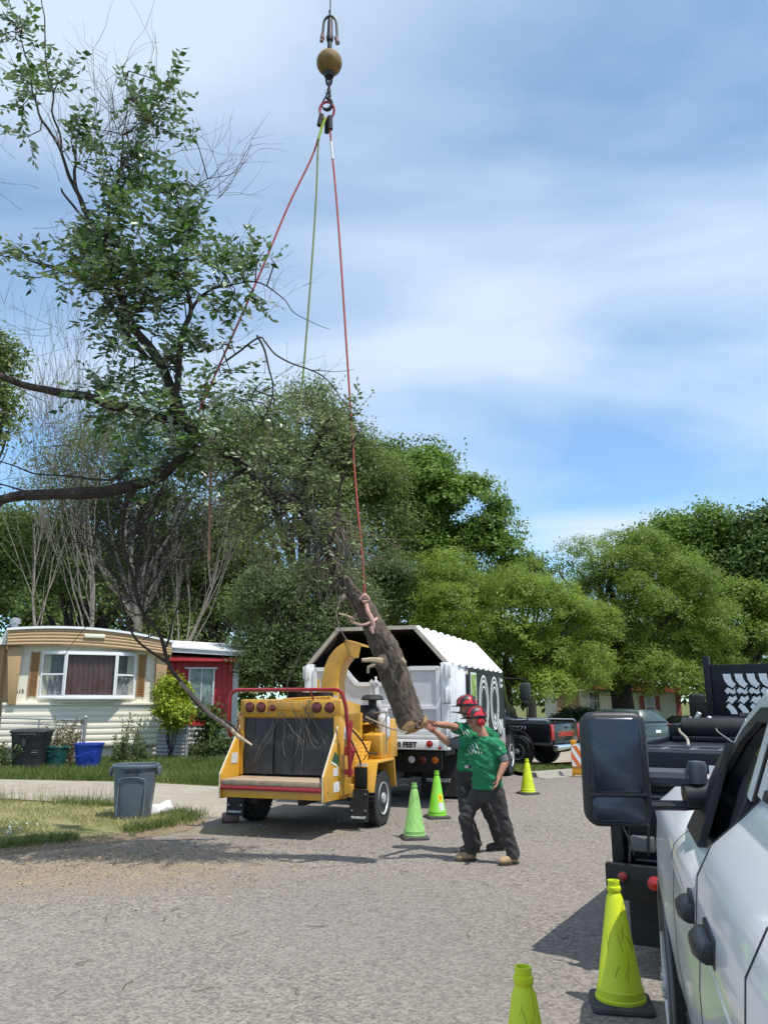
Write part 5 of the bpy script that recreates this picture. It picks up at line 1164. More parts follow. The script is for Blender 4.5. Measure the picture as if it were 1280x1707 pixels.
mb = MB(); mb.box(-DW, DW, -.10, .06, .46, .62); mb.box(-DW - .02, -.52, -.15, -.101, .47, .70); mb.box(.52, DW + .02, -.15, -.101, .47, .70); mb.build('rear_bumper', M['black'], D_, bevel=.012)
MB().box(-DW + .14, -.80, -.06, .03, .77, .87).build('step_bracket', bpy.data.materials['worn_rack'], D_, bevel=.01)
for x in (-1.0, 1.0): lamp(D_, x, -.151, .62, .032, 'lamp_dark_red')
for x in (-.79, .79): lamp(D_, x, -.151, .60, .046, 'lamp_red')
for s in (-1, 1):
    MB().box(*sorted((s * .40, s * .345)), -.036, -.031, DZ - .17, DZ - .04).build('reflective_tape', M['white'], D_); MB().box(*sorted((s * .34, s * .08)), -.037, -.031, DZ - .17, DZ - .04).build('reflective_tape', M['lamp_red'], D_)
mb = MB(); mb.box(-.42, -.30, .0, 7.4, .62, 1.1); mb.box(.30, .42, .0, 7.4, .62, 1.1); mb.box(-.9, .9, .85, 1.05, .38, .5); mb.build('chassis', M['black'], D_)
mb = MB(); mb.tube([(-.92, -.02, 1.3), (-.90, -.06, 1.05), (-.82, -.08, .95), (-.84, -.05, .75)], .010, 6); mb.tube([(-1.0, -.12, 1.2), (-.99, -.12, .95), (-.94, -.14, .85), (-.95, -.15, .72)], .007, 5); mb.build('wiring', M['rubber'], D_)
for s in (-1, 1):
    wheel(D_, s * .92, 1.0, .43, .43, .24, s, .56, 8); wheel(D_, s * .67, 1.0, .43, .43, .24, s, .56, 0, tread=False); wheel(D_, s * .9, 6.4, .43, .43, .24, s, .56, 8)
    MB().box(*sorted((s * .56, s * 1.08)), .30, .318, .08, .62).build('mud_flap', M['rubber'], D_)
mb = MB(); mb.cyl((-1.0, 2.6, DZ + .02 + .10), (.9, 2.6, DZ + .12), .10, n=20); mb.build('rubber_roll', M['rubber'], D_, bevel=.01)
rz_ = 1.60
mb = MB(); mb.cyl((-.80, 3.2, rz_), (.0, 3.2, rz_ - .01), .028, n=12); mb.cyl((-.52, 3.2, rz_), (.9, 3.2, rz_ - .02), .062, n=16); mb.build('hydraulic_ram', M['dark_body'], D_)
MB().ball((-.82, 3.18, rz_), .03).build('ram_end', M['chrome'], D_)
mb = MB(); mb.rbox((-.93, 3.1, rz_ + .01), (.05, .05, .12), (0, .5, 0)); mb.rbox((-.88, 3.0, rz_ - .06), (.16, .04, .03), (0, .3, 0)); mb.rbox((-1.0, 3.1, rz_ - .04), (.03, .04, .12)); mb.build('ram_bracket', M['steel'], D_, bevel=.008)
mb = MB(); mb.box(-1.05, 1.0, 2.25, 2.32, DZ + .002, DZ + .05); mb.box(-1.05, 1.0, 3.35, 3.5, DZ + .002, DZ + .12); mb.box(-1.08, -1.0, 2.3, 3.9, DZ + .04, DZ + .16); mb.build('roll_cradle', M['dark_body'], D_, bevel=.008)
mb = MB(); mb.tube(smooth_path([Vector(q) for q in [(-.95, 3.0, 1.56), (-1.02, 2.6, 1.55), (-.98, 2.3, 1.50), (-.80, 1.6, 1.46), (-.66, .8, 1.44)]]), .012, 6); mb.build('hose', mat('tan_hose', (.36, .32, .25), .6), D_)
mb = MB(); mb.tube([(-.78, 3.1, 1.56), (-.62, 2.2, 1.50), (-.36, 1.2, 1.44)], .007, 6); mb.tube([(-.4, 3.0, 1.56), (-.36, 2.4, 1.54), (-.36, 2.0, 1.45)], .007, 5); mb.rbox((-.30, .9, DZ + .06), (.05, .07, .10), (.5, .3, 0)); mb.build('hose', mat('grey_hose', (.20, .19, .18), .6), D_)
HY = 4.2
mb = MB(); mb.box(-.94, 1.0, HY, HY + .06, 1.60, 2.20); mb.box(-.98, -.91, HY - .03, HY + .09, DZ + .002, 2.30); mb.box(1.0, 1.06, HY - .03, HY + .09, DZ + .002, 2.30); mb.box(-.90, 1.0, HY - .02, HY + .08, 1.52, 1.598); mb.build('headboard', M['dark_body'], D_, bevel=.006)
mb = MB(); TW = .128
def quadstrip(pts):
    n = len(pts); mb.add([(x, HY - .004, z) for x, z in pts] + [(x, HY - .001, z) for x, z in pts], [tuple(range(n)), tuple(range(2 * n - 1, n - 1, -1))] + [(i, (i + 1) % n, (i + 1) % n + n, i + n) for i in range(n)])
zc_ = 1.865
for i in range(12):
    x = -.74 + i * TW
    # upper curved lug, two rows of interlocking chevrons, lower curved lug
    quadstrip([(x - .035, zc_ + .225), (x + .050, zc_ + .225), (x + .056, zc_ + .17), (x + .075, zc_ + .13), (x + .100, zc_ + .108), (x + .060, zc_ + .062), (x + .010, zc_ + .098), (x - .022, zc_ + .15)])
    quadstrip([(x - .030, zc_ + .030), (x + .005, zc_ + .070), (x + .040, zc_ + .050), (x + .060, zc_ + .035), (x + .098, zc_ + .080), (x + .080, zc_ + .030), (x + .095, zc_ + .010), (x + .060, zc_ - .010), (x + .020, zc_ + .012), (x + .0, zc_ - .010)])
    quadstrip([(x - .030, zc_ - .105), (x + .000, zc_ - .060), (x + .015, zc_ - .030), (x + .055, zc_ - .045), (x + .085, zc_ - .020), (x + .098, zc_ - .060), (x + .070, zc_ - .085), (x + .035, zc_ - .120), (x + .0, zc_ - .085)])
    quadstrip([(x - .030, zc_ - .150), (x + .005, zc_ - .110), (x + .050, zc_ - .150), (x + .078, zc_ - .195), (x + .088, zc_ - .235), (x + .020, zc_ - .235), (x + .008, zc_ - .195)])
mb.build('tread_pattern', mat('white_tread_paint', (.72, .72, .74), .5, var=.05, dirt=.35, dirtcol=(.4, .4, .42)), D_, smooth=False)
mb = MB(); mb.prism([(4.45, .6), (4.45, 2.0), (4.6, 2.1), (5.5, 2.08), (6.1, 1.5), (7.3, 1.4), (7.5, 1.2), (7.5, .5), (4.6, .5)], 'x', -.95, .95); mb.build('cab', M['dark_body'], D_, bevel=.05, angle=20)
mb = MB(); mb.prism([(4.65, 1.45), (4.65, 1.95), (5.45, 1.93), (5.85, 1.45)], 'x', -.957, -.951); mb.build('side_window', M['glass_dark'], D_)
mo = MB().rbox((-1.27, 5.4, 1.67), (.20, .12, .40)).build('side_mirror', M['black'], D_, bevel=.035)
MB().tube([(-.95, 5.4, 1.75), (-1.2, 5.4, 1.75)], .02).tube([(-.95, 5.4, 1.5), (-1.2, 5.4, 1.5)], .02).tube([(-1.14, 5.4, 1.85), (-1.14, 5.4, 2.02)], .008, 5).build('mirror_arm', M['black'], mo)

# ================================================================ WHITE PICKUP, side on at the right edge
WTH = 16.0
W_ = thing('pickup_truck', 'white pickup filling the lower right corner, with a big black tow mirror', 'pickup truck', (.995, 2.8, 0), -R(WTH))
M['white_car'] = mat('white_car_paint', (.84, .85, .87), .28, var=.01, coat=.65, dirt=.10, dirtcol=(.5, .48, .45))
M['trim_black'] = mat('black_trim', (.016, .018, .022), .45, var=.15)
# x = 0 is the left flank at door height (x grows to the right); y forward; y=0 front door handle
WW = 2.0
def belt(y): t = max(0.0, min(1.0, (-.02 - y) / .26)); t = t * t * (3 - 2 * t); return 1.27 + .25 * t
def gx(z): return .13 + (z - 1.27) * .36
def flank(y):
    """left half section of the body at station y: list of (x, z)"""
    hood = max(0.0, min(1.0, (y - .85) / .4)); nose = max(0.0, (y - 2.2)) ** 2 * 1.6; zb_ = belt(y); g_ = gx(zb_)
    zt = zb_ * (1 - hood) + 1.36 * hood; fl = .030 * math.exp(-((y - 1.65) / .40) ** 2) + .02 * math.exp(-((y + 2.3) / .6) ** 2)
    k = (zb_ - 1.16)
    return [(.16, .40), (.06, .42), (.022 - fl, .56), (.0 - fl, .78), (.0 - fl * .6, .98), (.012, 1.10), (.006, 1.15), (.020, 1.16 + k * .35), (.045 + .25 * (g_ - .13), 1.16 + k * .6), (g_ - .05, 1.16 + k * .84), (g_ - .005 + .06 * hood, zt - .012), (g_ + .05 + .15 * hood, zt), (.6, zt + .04 * hood), (1.0, zt + .05 * hood)], nose
rings = []
for y in [-3.4, -2.9, -2.6, -2.3, -2.0, -1.6, -1.2, -.8, -.4, -.3, -.24, -.18, -.12, -.06, 0, .2, .5, .8, .9, 1.0, 1.1, 1.2, 1.3, 1.4, 1.5, 1.6, 1.7, 1.8, 1.9, 2.0, 2.1, 2.2, 2.3, 2.4]:
    pr, nose = flank(y); pr = [(x + nose * 1.2, z) for x, z in pr]
    if y > .9: pr = [(x, z) for x, z in pr]
    rings.append([Vector((x, y, z)) for x, z in pr] + [Vector((WW - x, y, z)) for x, z in pr[-2::-1]])
wb = MB().loft(rings).build('body', M['white_car'], W_, angle=60)
def cut_arch(o, yc):
    c = MB().cyl((-.2, yc, .40), (.42, yc, .40), .475, n=48).build('cutter', M['interior'], W_); c2 = MB().cyl((WW - .42, yc, .40), (WW + .2, yc, .40), .475, n=48).build('cutter', M['interior'], W_)
    for q_ in (c, c2):
        md = o.modifiers.new('b', 'BOOLEAN'); md.operation = 'DIFFERENCE'; md.object = q_; md.solver = 'EXACT'
    bpy.context.view_layer.update(); me = evaluated(o); o.modifiers.clear(); o.data = me; me.name = 'body'
    for q_ in (c, c2): bpy.data.objects.remove(q_)
ARCH = (1.65, -2.3)
for yc in ARCH: cut_arch(wb, yc)
# door and fender seams: dark gaskets set into the skin
def seam(y, z0, z1, w=.006, m='lettering_black', dy=0.0):
    pr, _ = flank(y); mb = MB(); pts = [p for p in pr if z0 <= p[1] <= z1]
    vs = []
    for x, z in pts: yy = y + dy * (z - .6); vs += [(x - .0015, yy - w, z), (x - .0015, yy + w, z), (x + .02, yy + w, z), (x + .02, yy - w, z)]
    n = len(pts); fs = [(4 * i + q, 4 * i + (q + 1) % 4, 4 * i + 4 + (q + 1) % 4, 4 * i + 4 + q) for i in range(n - 1) for q in range(4)] + [(0, 1, 2, 3), (4 * n - 4, 4 * n - 3, 4 * n - 2, 4 * n - 1)]
    mb.add(vs, fs); return mb
for y in (.80, -.28, -1.20): seam(y, .5, belt(y) + .02).build('door_seam', M[ 'lettering_black'], W_)
MB().tube([(.018, .80, .56), (.018, -.2, .56), (.018, -1.2, .56)], .006, 4).build('door_seam', M['lettering_black'], W_)
MB().tube([(.010, .84, 1.13), (.010, -1.14, 1.13), (.010, -3.2, 1.13)], .006, 6).build('body_crease', M['white_car'], W_)
# greenhouse: leaning window frames
def gp(y, z, off=0): return Vector((gx(z) + off, y, z))
rings = []
for z, yf, yr in [(1.26, .86, -1.80), (1.5, .62, -1.76), (1.72, .30, -1.70), (1.86, -.02, -1.6), (1.90, -.3, -1.35)]:
    a = gx(min(z, 1.80)) + (.10 if z > 1.85 else .0) + (.2 if z > 1.88 else 0)
    rings.append([Vector((a, yr, z)), Vector((a, yf, z)), Vector((WW - a, yf, z)), Vector((WW - a, yr, z))])
MB().loft(rings).build('cabin', M['glass_dark'], W_, bevel=.02, angle=20)
def frame(poly, m, nm, w, off, hgt=.02):
    mb = MB()
    for i in range(len(poly) - 1):
        a, c = Vector(gp(*poly[i], off)), Vector(gp(*poly[i + 1], off)); d = (c - a).normalized(); n = Vector((-1, 0, .36)).normalized(); s = d.cross(n).normalized() * w / 2
        mb.add([a - s, a + s, c + s, c - s, a - s - n * hgt, a + s - n * hgt, c + s - n * hgt, c - s - n * hgt], [(0, 1, 2, 3), (4, 5, 6, 7), (0, 1, 5, 4), (1, 2, 6, 5), (2, 3, 7, 6), (3, 0, 4, 7)])
    return mb.build(nm, M[m], W_)
frame([(.84, 1.29), (.58, 1.52), (.30, 1.70), (.02, 1.80), (-1.6, 1.81)], 'white_car', 'window_frame', .075, -.010)
frame([(.76, 1.29), (.52, 1.50), (.25, 1.67), (.0, 1.75), (-1.6, 1.76)], 'trim_black', 'window_seal', .05, -.022)
frame([(-.20, 1.50), (-.22, 1.79)], 'white_car', 'door_pillar', .08, -.018); frame([(-.28, 1.50), (-.30, 1.80)], 'lettering_black', 'pillar_gap', .03, -.020); frame([(-.37, 1.52), (-.39, 1.79)], 'white_car', 'door_pillar', .10, -.018)
frame([(-1.22, 1.52), (-1.26, 1.79)], 'white_car', 'door_pillar', .08, -.018)
frame([(.80, 1.285), (.02, 1.285), (-.12, 1.42), (-.18, 1.50)], 'trim_black', 'belt_trim', .03, -.022, .02); frame([(-.42, 1.535), (-1.20, 1.535)], 'trim_black', 'belt_trim', .03, -.022, .02)
# mirror sail and tow mirror
mb = MB(); a = [gp(.88, 1.26, -.045), gp(.40, 1.26, -.045), gp(.40, 1.64, -.045)]; mb.add(a + [p + Vector((.03, 0, 0)) for p in a], [(0, 1, 2), (3, 4, 5), (0, 1, 4, 3), (1, 2, 5, 4), (2, 0, 3, 5)]); mb.build('mirror_sail', M['trim_black'], W_)
# mirror head: placed and sized from the photo, 3.3 m ahead
def wl(p): return Matrix.Rotation(R(WTH), 4, 'Z') @ (Vector(p) - Vector((.995, 2.8, 0)))
mc = wl(P(1026.5, 1281, 3.3)); mw, mh = .130, .220
def rrect(w, h_, r, y, cz=0, cx=0, n=5, tp=1.0):
    out = []
    for sx, sz, a0 in ((1, 1, 0), (-1, 1, 90), (-1, -1, 180), (1, -1, 270)):
        for k in range(n + 1):
            a = R(a0 + 90 * k / n); z_ = sz * (h_ - r) + r * math.sin(a); x_ = sx * (w - r) + r * math.cos(a); out.append(Vector((cx + x_ * (1 + (tp - 1) * z_ / h_), y, cz + z_)))
    return out
mb = MB(); mb.T = Matrix.Translation(mc) @ Matrix.Rotation(R(WTH - 4), 4, 'Z')
mb.loft([rrect(mw - .012, mh - .012, .05, -.012), rrect(mw, mh, .055, .0), rrect(mw, mh, .055, .05), rrect(mw - .01, mh - .01, .05, .085), rrect(mw - .05, mh - .05, .04, .12)])
head = mb.build('tow_mirror', M['trim_black'], W_, angle=50)
M['mirror_glass'] = mat('mirror_glass', (.045, .055, .075), .16, metal=.6, var=.25, scale=120, dirt=.25, dirtcol=(.05, .055, .06))
def mirror_face(zc, h_, nm):
    mb = MB(); mb.T = Matrix.Translation(mc) @ Matrix.Rotation(R(WTH - 4), 4, 'Z') @ Matrix.Translation((0, -.0145, zc)) @ Matrix.Rotation(R(-13), 4, 'X') if False else Matrix.Translation(mc) @ Matrix.Rotation(R(WTH - 4), 4, 'Z') @ Matrix.Translation((0, -.0145, zc))
    mb.loft([rrect(mw - .026, h_, .035, .0), rrect(mw - .03, h_ - .004, .033, -.003)]); return mb.build(nm, M['mirror_glass'], head)
mirror_face(.052, .145, 'glass'); mirror_face(-.152, .050, 'spot_glass')
mb = MB(); mb.T = Matrix.Translation(mc) @ Matrix.Rotation(R(WTH - 4), 4, 'Z'); mb.rbox((0, -.016, -.097), (mw * 1.8, .008, .010)); mb.build('divider', M['trim_black'], head)
# arms: upper sleeve with pivot cap, lower bar, thick root block
def A_(px, py, D): return wl(P(px, py, D))
mb = MB(); mb.tube([A_(1075, 1294, 3.36), A_(1130, 1296, 3.34), A_(1160, 1298, 3.32)], [.036, .036, .040], 10, flat=1.0); mb.build('upper_arm', mat('arm_grey', (.045, .052, .068), .4), W_)
mb = MB(); c = A_(1161, 1284, 3.3); mb.lathe([(.0, -.05), (.036, -.05), (.038, .02), (.032, .034), (.0, .038)], 18, c); mb.build('pivot_cap', bpy.data.materials['arm_grey'], W_)
mb = MB(); mb.tube([A_(1075, 1342, 3.36), A_(1140, 1343, 3.34), A_(1180, 1340, 3.32)], .020, 8, flat=1.0); mb.build('lower_arm', M['trim_black'], W_)
mb = MB(); a = A_(1140, 1326, 3.32); c = A_(1215, 1322, 3.3); mb.tube([a, c], [.050, .075], 12, flat=.9); mb.build('arm_root', M['trim_black'], W_)
mb = MB(); mb.tube([A_(1048, 1367, 3.34), A_(1048, 1395, 3.34), A_(1056, 1425, 3.36)], .003, 5); mb.build('mirror_wire', M['trim_black'], head)
# door handles
for y0, zz in ((0.0, 1.155), (-.52, 1.19)):
    mb = MB(); mb.loft([[Vector((-.040 + dx + ex, y0 - .02 + yy, zz + z * .62)) for dx, z in ((.05, .045), (.02, .045), (0, .03), (0, -.02), (.02, -.035), (.05, -.035))] for yy, ex in ((.0, .015), (-.05, 0), (-.14, 0), (-.19, .012))]); hd = mb.build('door_handle', M['trim_black'], W_, bevel=.008)
    MB().box(.004, .02, y0 - .22, y0 + .01, zz - .035, zz + .04).build('handle_cup', M['trim_black'], hd, bevel=.01)
# arch trims, wheels, sill
for yc in ARCH:
    mb = MB(); mb.tube([(.0 - (.016 if yc > 0 else .008), yc + .478 * math.cos(PI * k / 20), .40 + .478 * math.sin(PI * k / 20)) for k in range(-2, 23)], .009, 6); mb.build('wheel_arch', mat('arch_lip', (.10, .10, .105), .5) if yc > 0 else bpy.data.materials['arch_lip'], W_)
    for s in (-1, 1):
        x0, x1 = (.30, .40) if s < 0 else (WW - .40, WW - .30); MB().cyl((x0, yc, .40), (x1, yc, .40), .47, n=32).build('wheel_well', M['interior'], W_)
        wheel(W_, (.118 if s < 0 else WW - .118), yc, .405, .405, .29, s, .56, 8)
mb = MB(); mb.box(.06, WW - .06, -3.3, 2.2, .38, .52); mb.build('underbody', M['black'], W_)
mb = MB(); mb.box(.02, .08, -1.6, .95, .40, .44); mb.build('side_step', M['trim_black'], W_, bevel=.01)
# ================================================================ CONES, BARRICADE
M['cone_lime'] = mat('lime_cone', (.56, .66, .015), .5, var=.05, dirt=.3, dirtcol=(.34, .38, .06), scale=3)
M['cone_green'] = mat('green_cone', (.20, .56, .04), .5, var=.05, dirt=.3, dirtcol=(.12, .28, .05))
M['cone_pale'] = mat('faded_green_cone', (.25, .50, .14), .55, var=.08, dirt=.75, dirtcol=(.13, .28, .09))
M['cone_base'] = mat('cone_base', (.045, .042, .045), .75, var=.2, dirt=.3, dirtcol=(.12, .11, .10))
M['scuff'] = mat('scuff_mark', (.20, .24, .03), .8, var=.5)
def cone(label, x, y, m, scuffs=0, seed=0, rz=0.0, hgt=.70):
    o = thing('traffic_cone', label, 'traffic cone', (x, y, 0), rz, 'traffic cones set out on the road'); k = hgt / .70
    mb = MB(); mb.lathe([(.150, .035), (.150, .055), (.142, .062), (.140, .10), (.132, .11), (.05, .60), (.036, .628), (.041, .64), (.043, .655), (.041, .665), (.034, .667), (.036, .70), (.028, .70), (.026, .67)], 32); mb.v = [Vector((v.x, v.y, v.z * k)) for v in mb.v]; b = mb.build('cone_body', m, o, angle=30)
    mb = MB(); rr = []
    for w_, z in ((.175, .0), (.182, .012), (.178, .028), (.15, .040)):
        rr.append([Vector((sx * (w_ - .05) + .05 * math.cos(R(a0 + q * 30)), sy * (w_ - .05) + .05 * math.sin(R(a0 + q * 30)), z)) for sx, sy, a0 in ((1, 1, 0), (-1, 1, 90), (-1, -1, 180), (1, -1, 270)) for q in range(4)])
    mb.loft(rr); mb.build('base', M['cone_base'], o)
    if scuffs:
        rs = random.Random(seed); mb = MB()
        for q in range(scuffs):
            a = R(rs.uniform(200, 330)); z = rs.uniform(.12, .55); l = rs.uniform(.03, .13); sl = rs.uniform(-1.2, 1.2); wd = rs.uniform(.0008, .0022); vs = []
            for t in range(5):
                zz = z + l * t / 4; rad = .132 + (.05 - .132) * (zz - .11) / .49 + .0012; aa = a + sl * (t / 4) * l / rad * .6 + rs.uniform(-.02, .02)
                for s in (-1, 1): vs.append((rad * math.cos(aa + s * wd / rad), rad * math.sin(aa + s * wd / rad), zz * k))
            mb.add(vs, [(2 * t, 2 * t + 1, 2 * t + 3, 2 * t + 2) for t in range(4)])
        mb.build('scuffs', M['scuff'], b, smooth=False)
    return o, b
g = G(1025, 1663); cone('yellow-green cone with dark scuffs standing beside the white pickup wheel', g.x, 5.28, M['cone_lime'], 14, 3, R(-10))
_, cb = cone('yellow-green cone at the bottom edge, cut off below its neck', P(873, 1660, 3.66).x, 3.66, M['cone_lime'], 9, 8, R(12))
cone('far yellow-green cone on the road near the kerb and black pickup', P(880, 1325, 16.1).x, 16.1, M['cone_lime'], 10, 5, R(20), .66)
cone('faded pale green cone nearest the worker in front, left of the pair', P(691, 1398, 11.1).x, 11.1, M['cone_pale'], 26, 6, R(8))
_, cs = cone('bright green cone with a yellow sticker between chipper and workers', P(729, 1364, 12.9).x, 12.95, M['cone_green'], 8, 7, R(14))
def sticker(par, a0, z0, z1, w, m, nm):
    mb = MB(); vs = []
    for zz in (z0, z1):
        rad = .132 + (.05 - .132) * (zz - .11) / .49 + .002
        for k in range(5):
            a = R(a0) + (k / 4 - .5) * w / rad; vs.append((rad * math.cos(a), rad * math.sin(a), zz))
    mb.add(vs, [(k, k + 1, k + 6, k + 5) for k in range(4)]); mb.build(nm, m, par)
sticker(cs, 285, .25, .36, .085, mat('yellow_sticker', (.75, .66, .01), .5, var=.05), 'yellow_sticker'); sticker(cs, 288, .12, .235, .085, M['white_dirty'], 'white_sticker')
sticker(cs, 285, .275, .335, .03, mat('orange_mark', (.6, .22, .01), .5), 'sticker_mark')

bo = thing('barricade', 'orange and white striped barricade half hidden behind the tow mirror', 'barricade', (P(976, 1270, 19.5).x, 19.5, 0), R(-12))
mb = MB(); mb.box(-.33, -.28, -.03, .03, 0, .80); mb.box(.28, .33, -.03, .03, 0, .80); mb.box(-.33, -.2, -.045, .045, .74, .84); mb.box(-.33, .33, -.035, .035, .04, .22); mb.build('frame', mat('orange_yellow', (.75, .33, .02), .5), bo, bevel=.006)
mb = MB().box(-.32, .32, -.05, -.031, .24, .72); pb = mb.build('board', M['white'], bo)
mb = MB()
for i in range(-3, 4):
    x = i * .20; pol = []
    pts = [(x, .24), (x + .10, .24), (x + .10 - .30, .72), (x - .30, .72)]
    # clip the slanted stripe to the board
    def clipx(pts, lim, keep):
        out = []
        for a, c in zip(pts, pts[1:] + pts[:1]):
            ia, ic = keep(a[0]), keep(c[0])
            if ia: out.append(a)
            if ia != ic:
                t = (lim - a[0]) / (c[0] - a[0]); out.append((lim, a[1] + t * (c[1] - a[1])))
        return out
    pts = clipx(pts, -.32, lambda q: q >= -.32)
    if len(pts) > 2: pts = clipx(pts, .32, lambda q: q <= .32)
    if len(pts) > 2: mb.add([(p[0], -.053, p[1]) for p in pts], [tuple(range(len(pts)))])
mb.build('stripes', mat('orange_stripe', (.72, .17, .03), .45), pb, smooth=False)

# ================================================================ CRANE RIGGING
M['rusty'] = mat('rusty_yellow', (.22, .13, .022), .6, var=.3, scale=14, dirt=.75, dirtcol=(.07, .045, .03), bump=.3, bscale=30)
M['iron'] = mat('dark_iron', (.035, .033, .036), .5, metal=.5, var=.3)
M['sling_red'] = mat('red_sling', (.42, .085, .07), .8, var=.15, scale=20, bump=.4, bscale=150)
M['sling_green'] = mat('green_sling', (.20, .26, .09), .85, var=.2, scale=20, bump=.4, bscale=150)
M['sling_pink'] = mat('pink_rope', (.55, .32, .27), .85, var=.15, scale=20, bump=.5, bscale=120)
Dr = 9.0
X = lambda px, py, D=Dr: P(px, py, D)
bc = X(549, 105); br = .176
rg = thing('crane_hook', 'round rusty overhaul ball and hook hanging on a crane line', 'crane hook', bc)
def lo(p): return Vector(p) - bc
mb = MB(); mb.ball((0, 0, 0), br, 28, 18); mb.build('ball', M['rusty'], rg)
MB().lathe([(0, -.165), (.05, -.165), (.058, -.15), (.058, -.09), (0, -.09)], 18).build('lower_socket', M['iron'], rg); mb = MB(); mb.cyl((0, 0, .12), (0, 0, .30), .026); mb.lathe([(0, .25), (.038, .26), (.042, .30), (.034, .34), (.03, .48), (.026, .52), (0, .52)], 14, (0, 0, 0)); mb.build('socket', M['iron'], rg)
mb = MB(); mb.cyl((0, 0, .27), (0, 0, .285), .032); mb.build('pin_band', M['steel'], rg)
mb = MB(); pts = []
for k in range(11):
    a = PI * k / 10; pts.append((.075 * math.cos(a), 0, .45 + .10 * math.sin(a)))
mb.tube([(.085, 0, .28), (.08, 0, .38)] + pts + [(-.08, 0, .38), (-.086, 0, .33), (-.088, 0, .28)], .015, 8); mb.tube([(0, 0, .5), (-.012, 0, .62)], .009, 6); mb.build('line_loop', M['iron'], rg)
mb = MB(); mb.cyl((-.085, 0, .33), (-.095, 0, .25), .022); mb.cyl((.07, 0, .30), (.09, 0, .23), .022); mb.ball((-.085, 0, .29), .027); mb.ball((.09, 0, .24), .028); mb.build('rope_ends', mat('rope_clip', (.22, .13, .12), .7, var=.3), rg)
mb = MB(); mb.cyl((0, 0, .5), lo(X(551, -60)), .007, n=6); mb.build('crane_line', M['iron'], rg)
# swivel links and hook below
def link(mb, c, w_, h_, r, rot):
    T = Matrix.Translation(c) @ Matrix.Rotation(rot, 4, 'Z'); pts = [T @ Vector((w_ * math.cos(2 * PI * k / 16), 0, h_ * math.sin(2 * PI * k / 16))) for k in range(17)]; mb.tube(pts, r, 7, cap=False)
mb = MB(); link(mb, (0, 0, -.20), .030, .055, .013, 0); link(mb, (0.002, 0, -.27), .026, .05, .012, PI / 2); mb.lathe([(0, -.345), (.022, -.345), (.026, -.32), (.02, -.30), (0, -.30)], 12); mb.build('swivel_links', M['iron'], rg)
hk = []
for k in range(13):
    a = R(80 - k * 22); hk.append(Vector((-.020 + .055 * math.cos(a), 0, -.47 + .062 * math.sin(a))))
mb = MB(); mb.tube([(0.006, 0, -.33), (.012, 0, -.38)] + [tuple(q) for q in hk], [.016, .018] + [.020] * 8 + [.017, .014, .010, .008, .006], 10, flat=1.1); mb.rbox((-.045, 0, -.41), (.012, .02, .12), (0, .5, 0)); mb.build('hook', M['iron'], rg)
MB().cyl((-.03, -.012, -.36), (-.02, -.012, -.33), .012).build('latch_pin', M['steel'], rg)
for ch_ in [k for k in bpy.data.objects if k.parent == rg and not k.name.startswith('ball')]:
    for v_ in ch_.data.vertices: v_.co = Vector((v_.co.x * 1.2, v_.co.y * 1.2, v_.co.z * 1.42))
# master link and slings
rc = X(545, 184)
ml = thing('master_link', 'red oval ring hanging in the crane hook, holding the slings', 'lifting ring', rc)
mb = MB(); link(mb, (0, 0, 0), .098, .135, .018, 0); mb.build('ring', M['red_paint'], ml)
mb = MB(); mb.tube([(-.07, 0, -.07), (-.09, 0, -.17), (-.10, 0, -.24)], .034, 8); mb.tube([(.04, 0, -.10), (.05, 0, -.30)], .036, 8); mb.tube([(0.0, .03, -.11), (0, .04, -.32)], .032, 8); mb.build('sling_sleeves', M['rubber'], ml)
def sling(name, label, pts, r, m, whites=(), group='slings holding the tree'):
    o = thing(name, label, 'sling', pts[0], group=group); base = pts[0]
    ps = [p - base for p in pts]; n = len(ps); mb = MB(); mb.tube(ps, r, 7); mb.build('rope', m, o)
    for t0, t1 in whites:
        def at(t):
            t *= n - 1; i = min(int(t), n - 2); return ps[i].lerp(ps[i + 1], t - i)
        MB().cyl(at(t0), at(t1), r * 1.25, n=8).build('pale_sleeve', M['white_dirty'], o)
    return o
sling('lifting_sling', 'long red sling running straight down to the cut trunk', smooth_path([X(549, 208), X(563, 360), X(579, 600), X(592, 800), X(603, 920), X(608, 992, 9.05)]), .0135, M['sling_red'], [(.055, .095)])
sling('lifting_sling', 'red sling slanting left into the leafy crown', smooth_path([X(536, 212), X(520, 262), X(480, 345), X(432, 460), X(370, 600), X(330, 690, 9.05)]), .0135, M['sling_red'], [(.055, .10)])
sling('lifting_sling', 'green sling hanging between the two red ones', smooth_path([X(541, 196, 8.97), X(531, 236, 8.97), X(527, 330, 8.97), X(517, 480, 8.97), X(502, 660, 9.0), X(489, 752, 9.05)]), .0125, M['sling_green'], [(.12, .155)])
MB2 = MB(); MB2.tube([X(543, 196, 8.94) - rc, X(537, 212, 8.94) - rc, X(531, 232, 8.955) - rc], .015, 6); MB2.build('lime_strap', mat('tape_lime', (.36, .50, .04), .7), ml)
sling('tag_line', 'short brown-pink rope end hanging free below the crown', smooth_path([X(352, 770, 8.9), X(350, 850, 8.9), X(349, 935, 8.9)]), .016, mat('brown_rope', (.33, .18, .12), .85, var=.2))
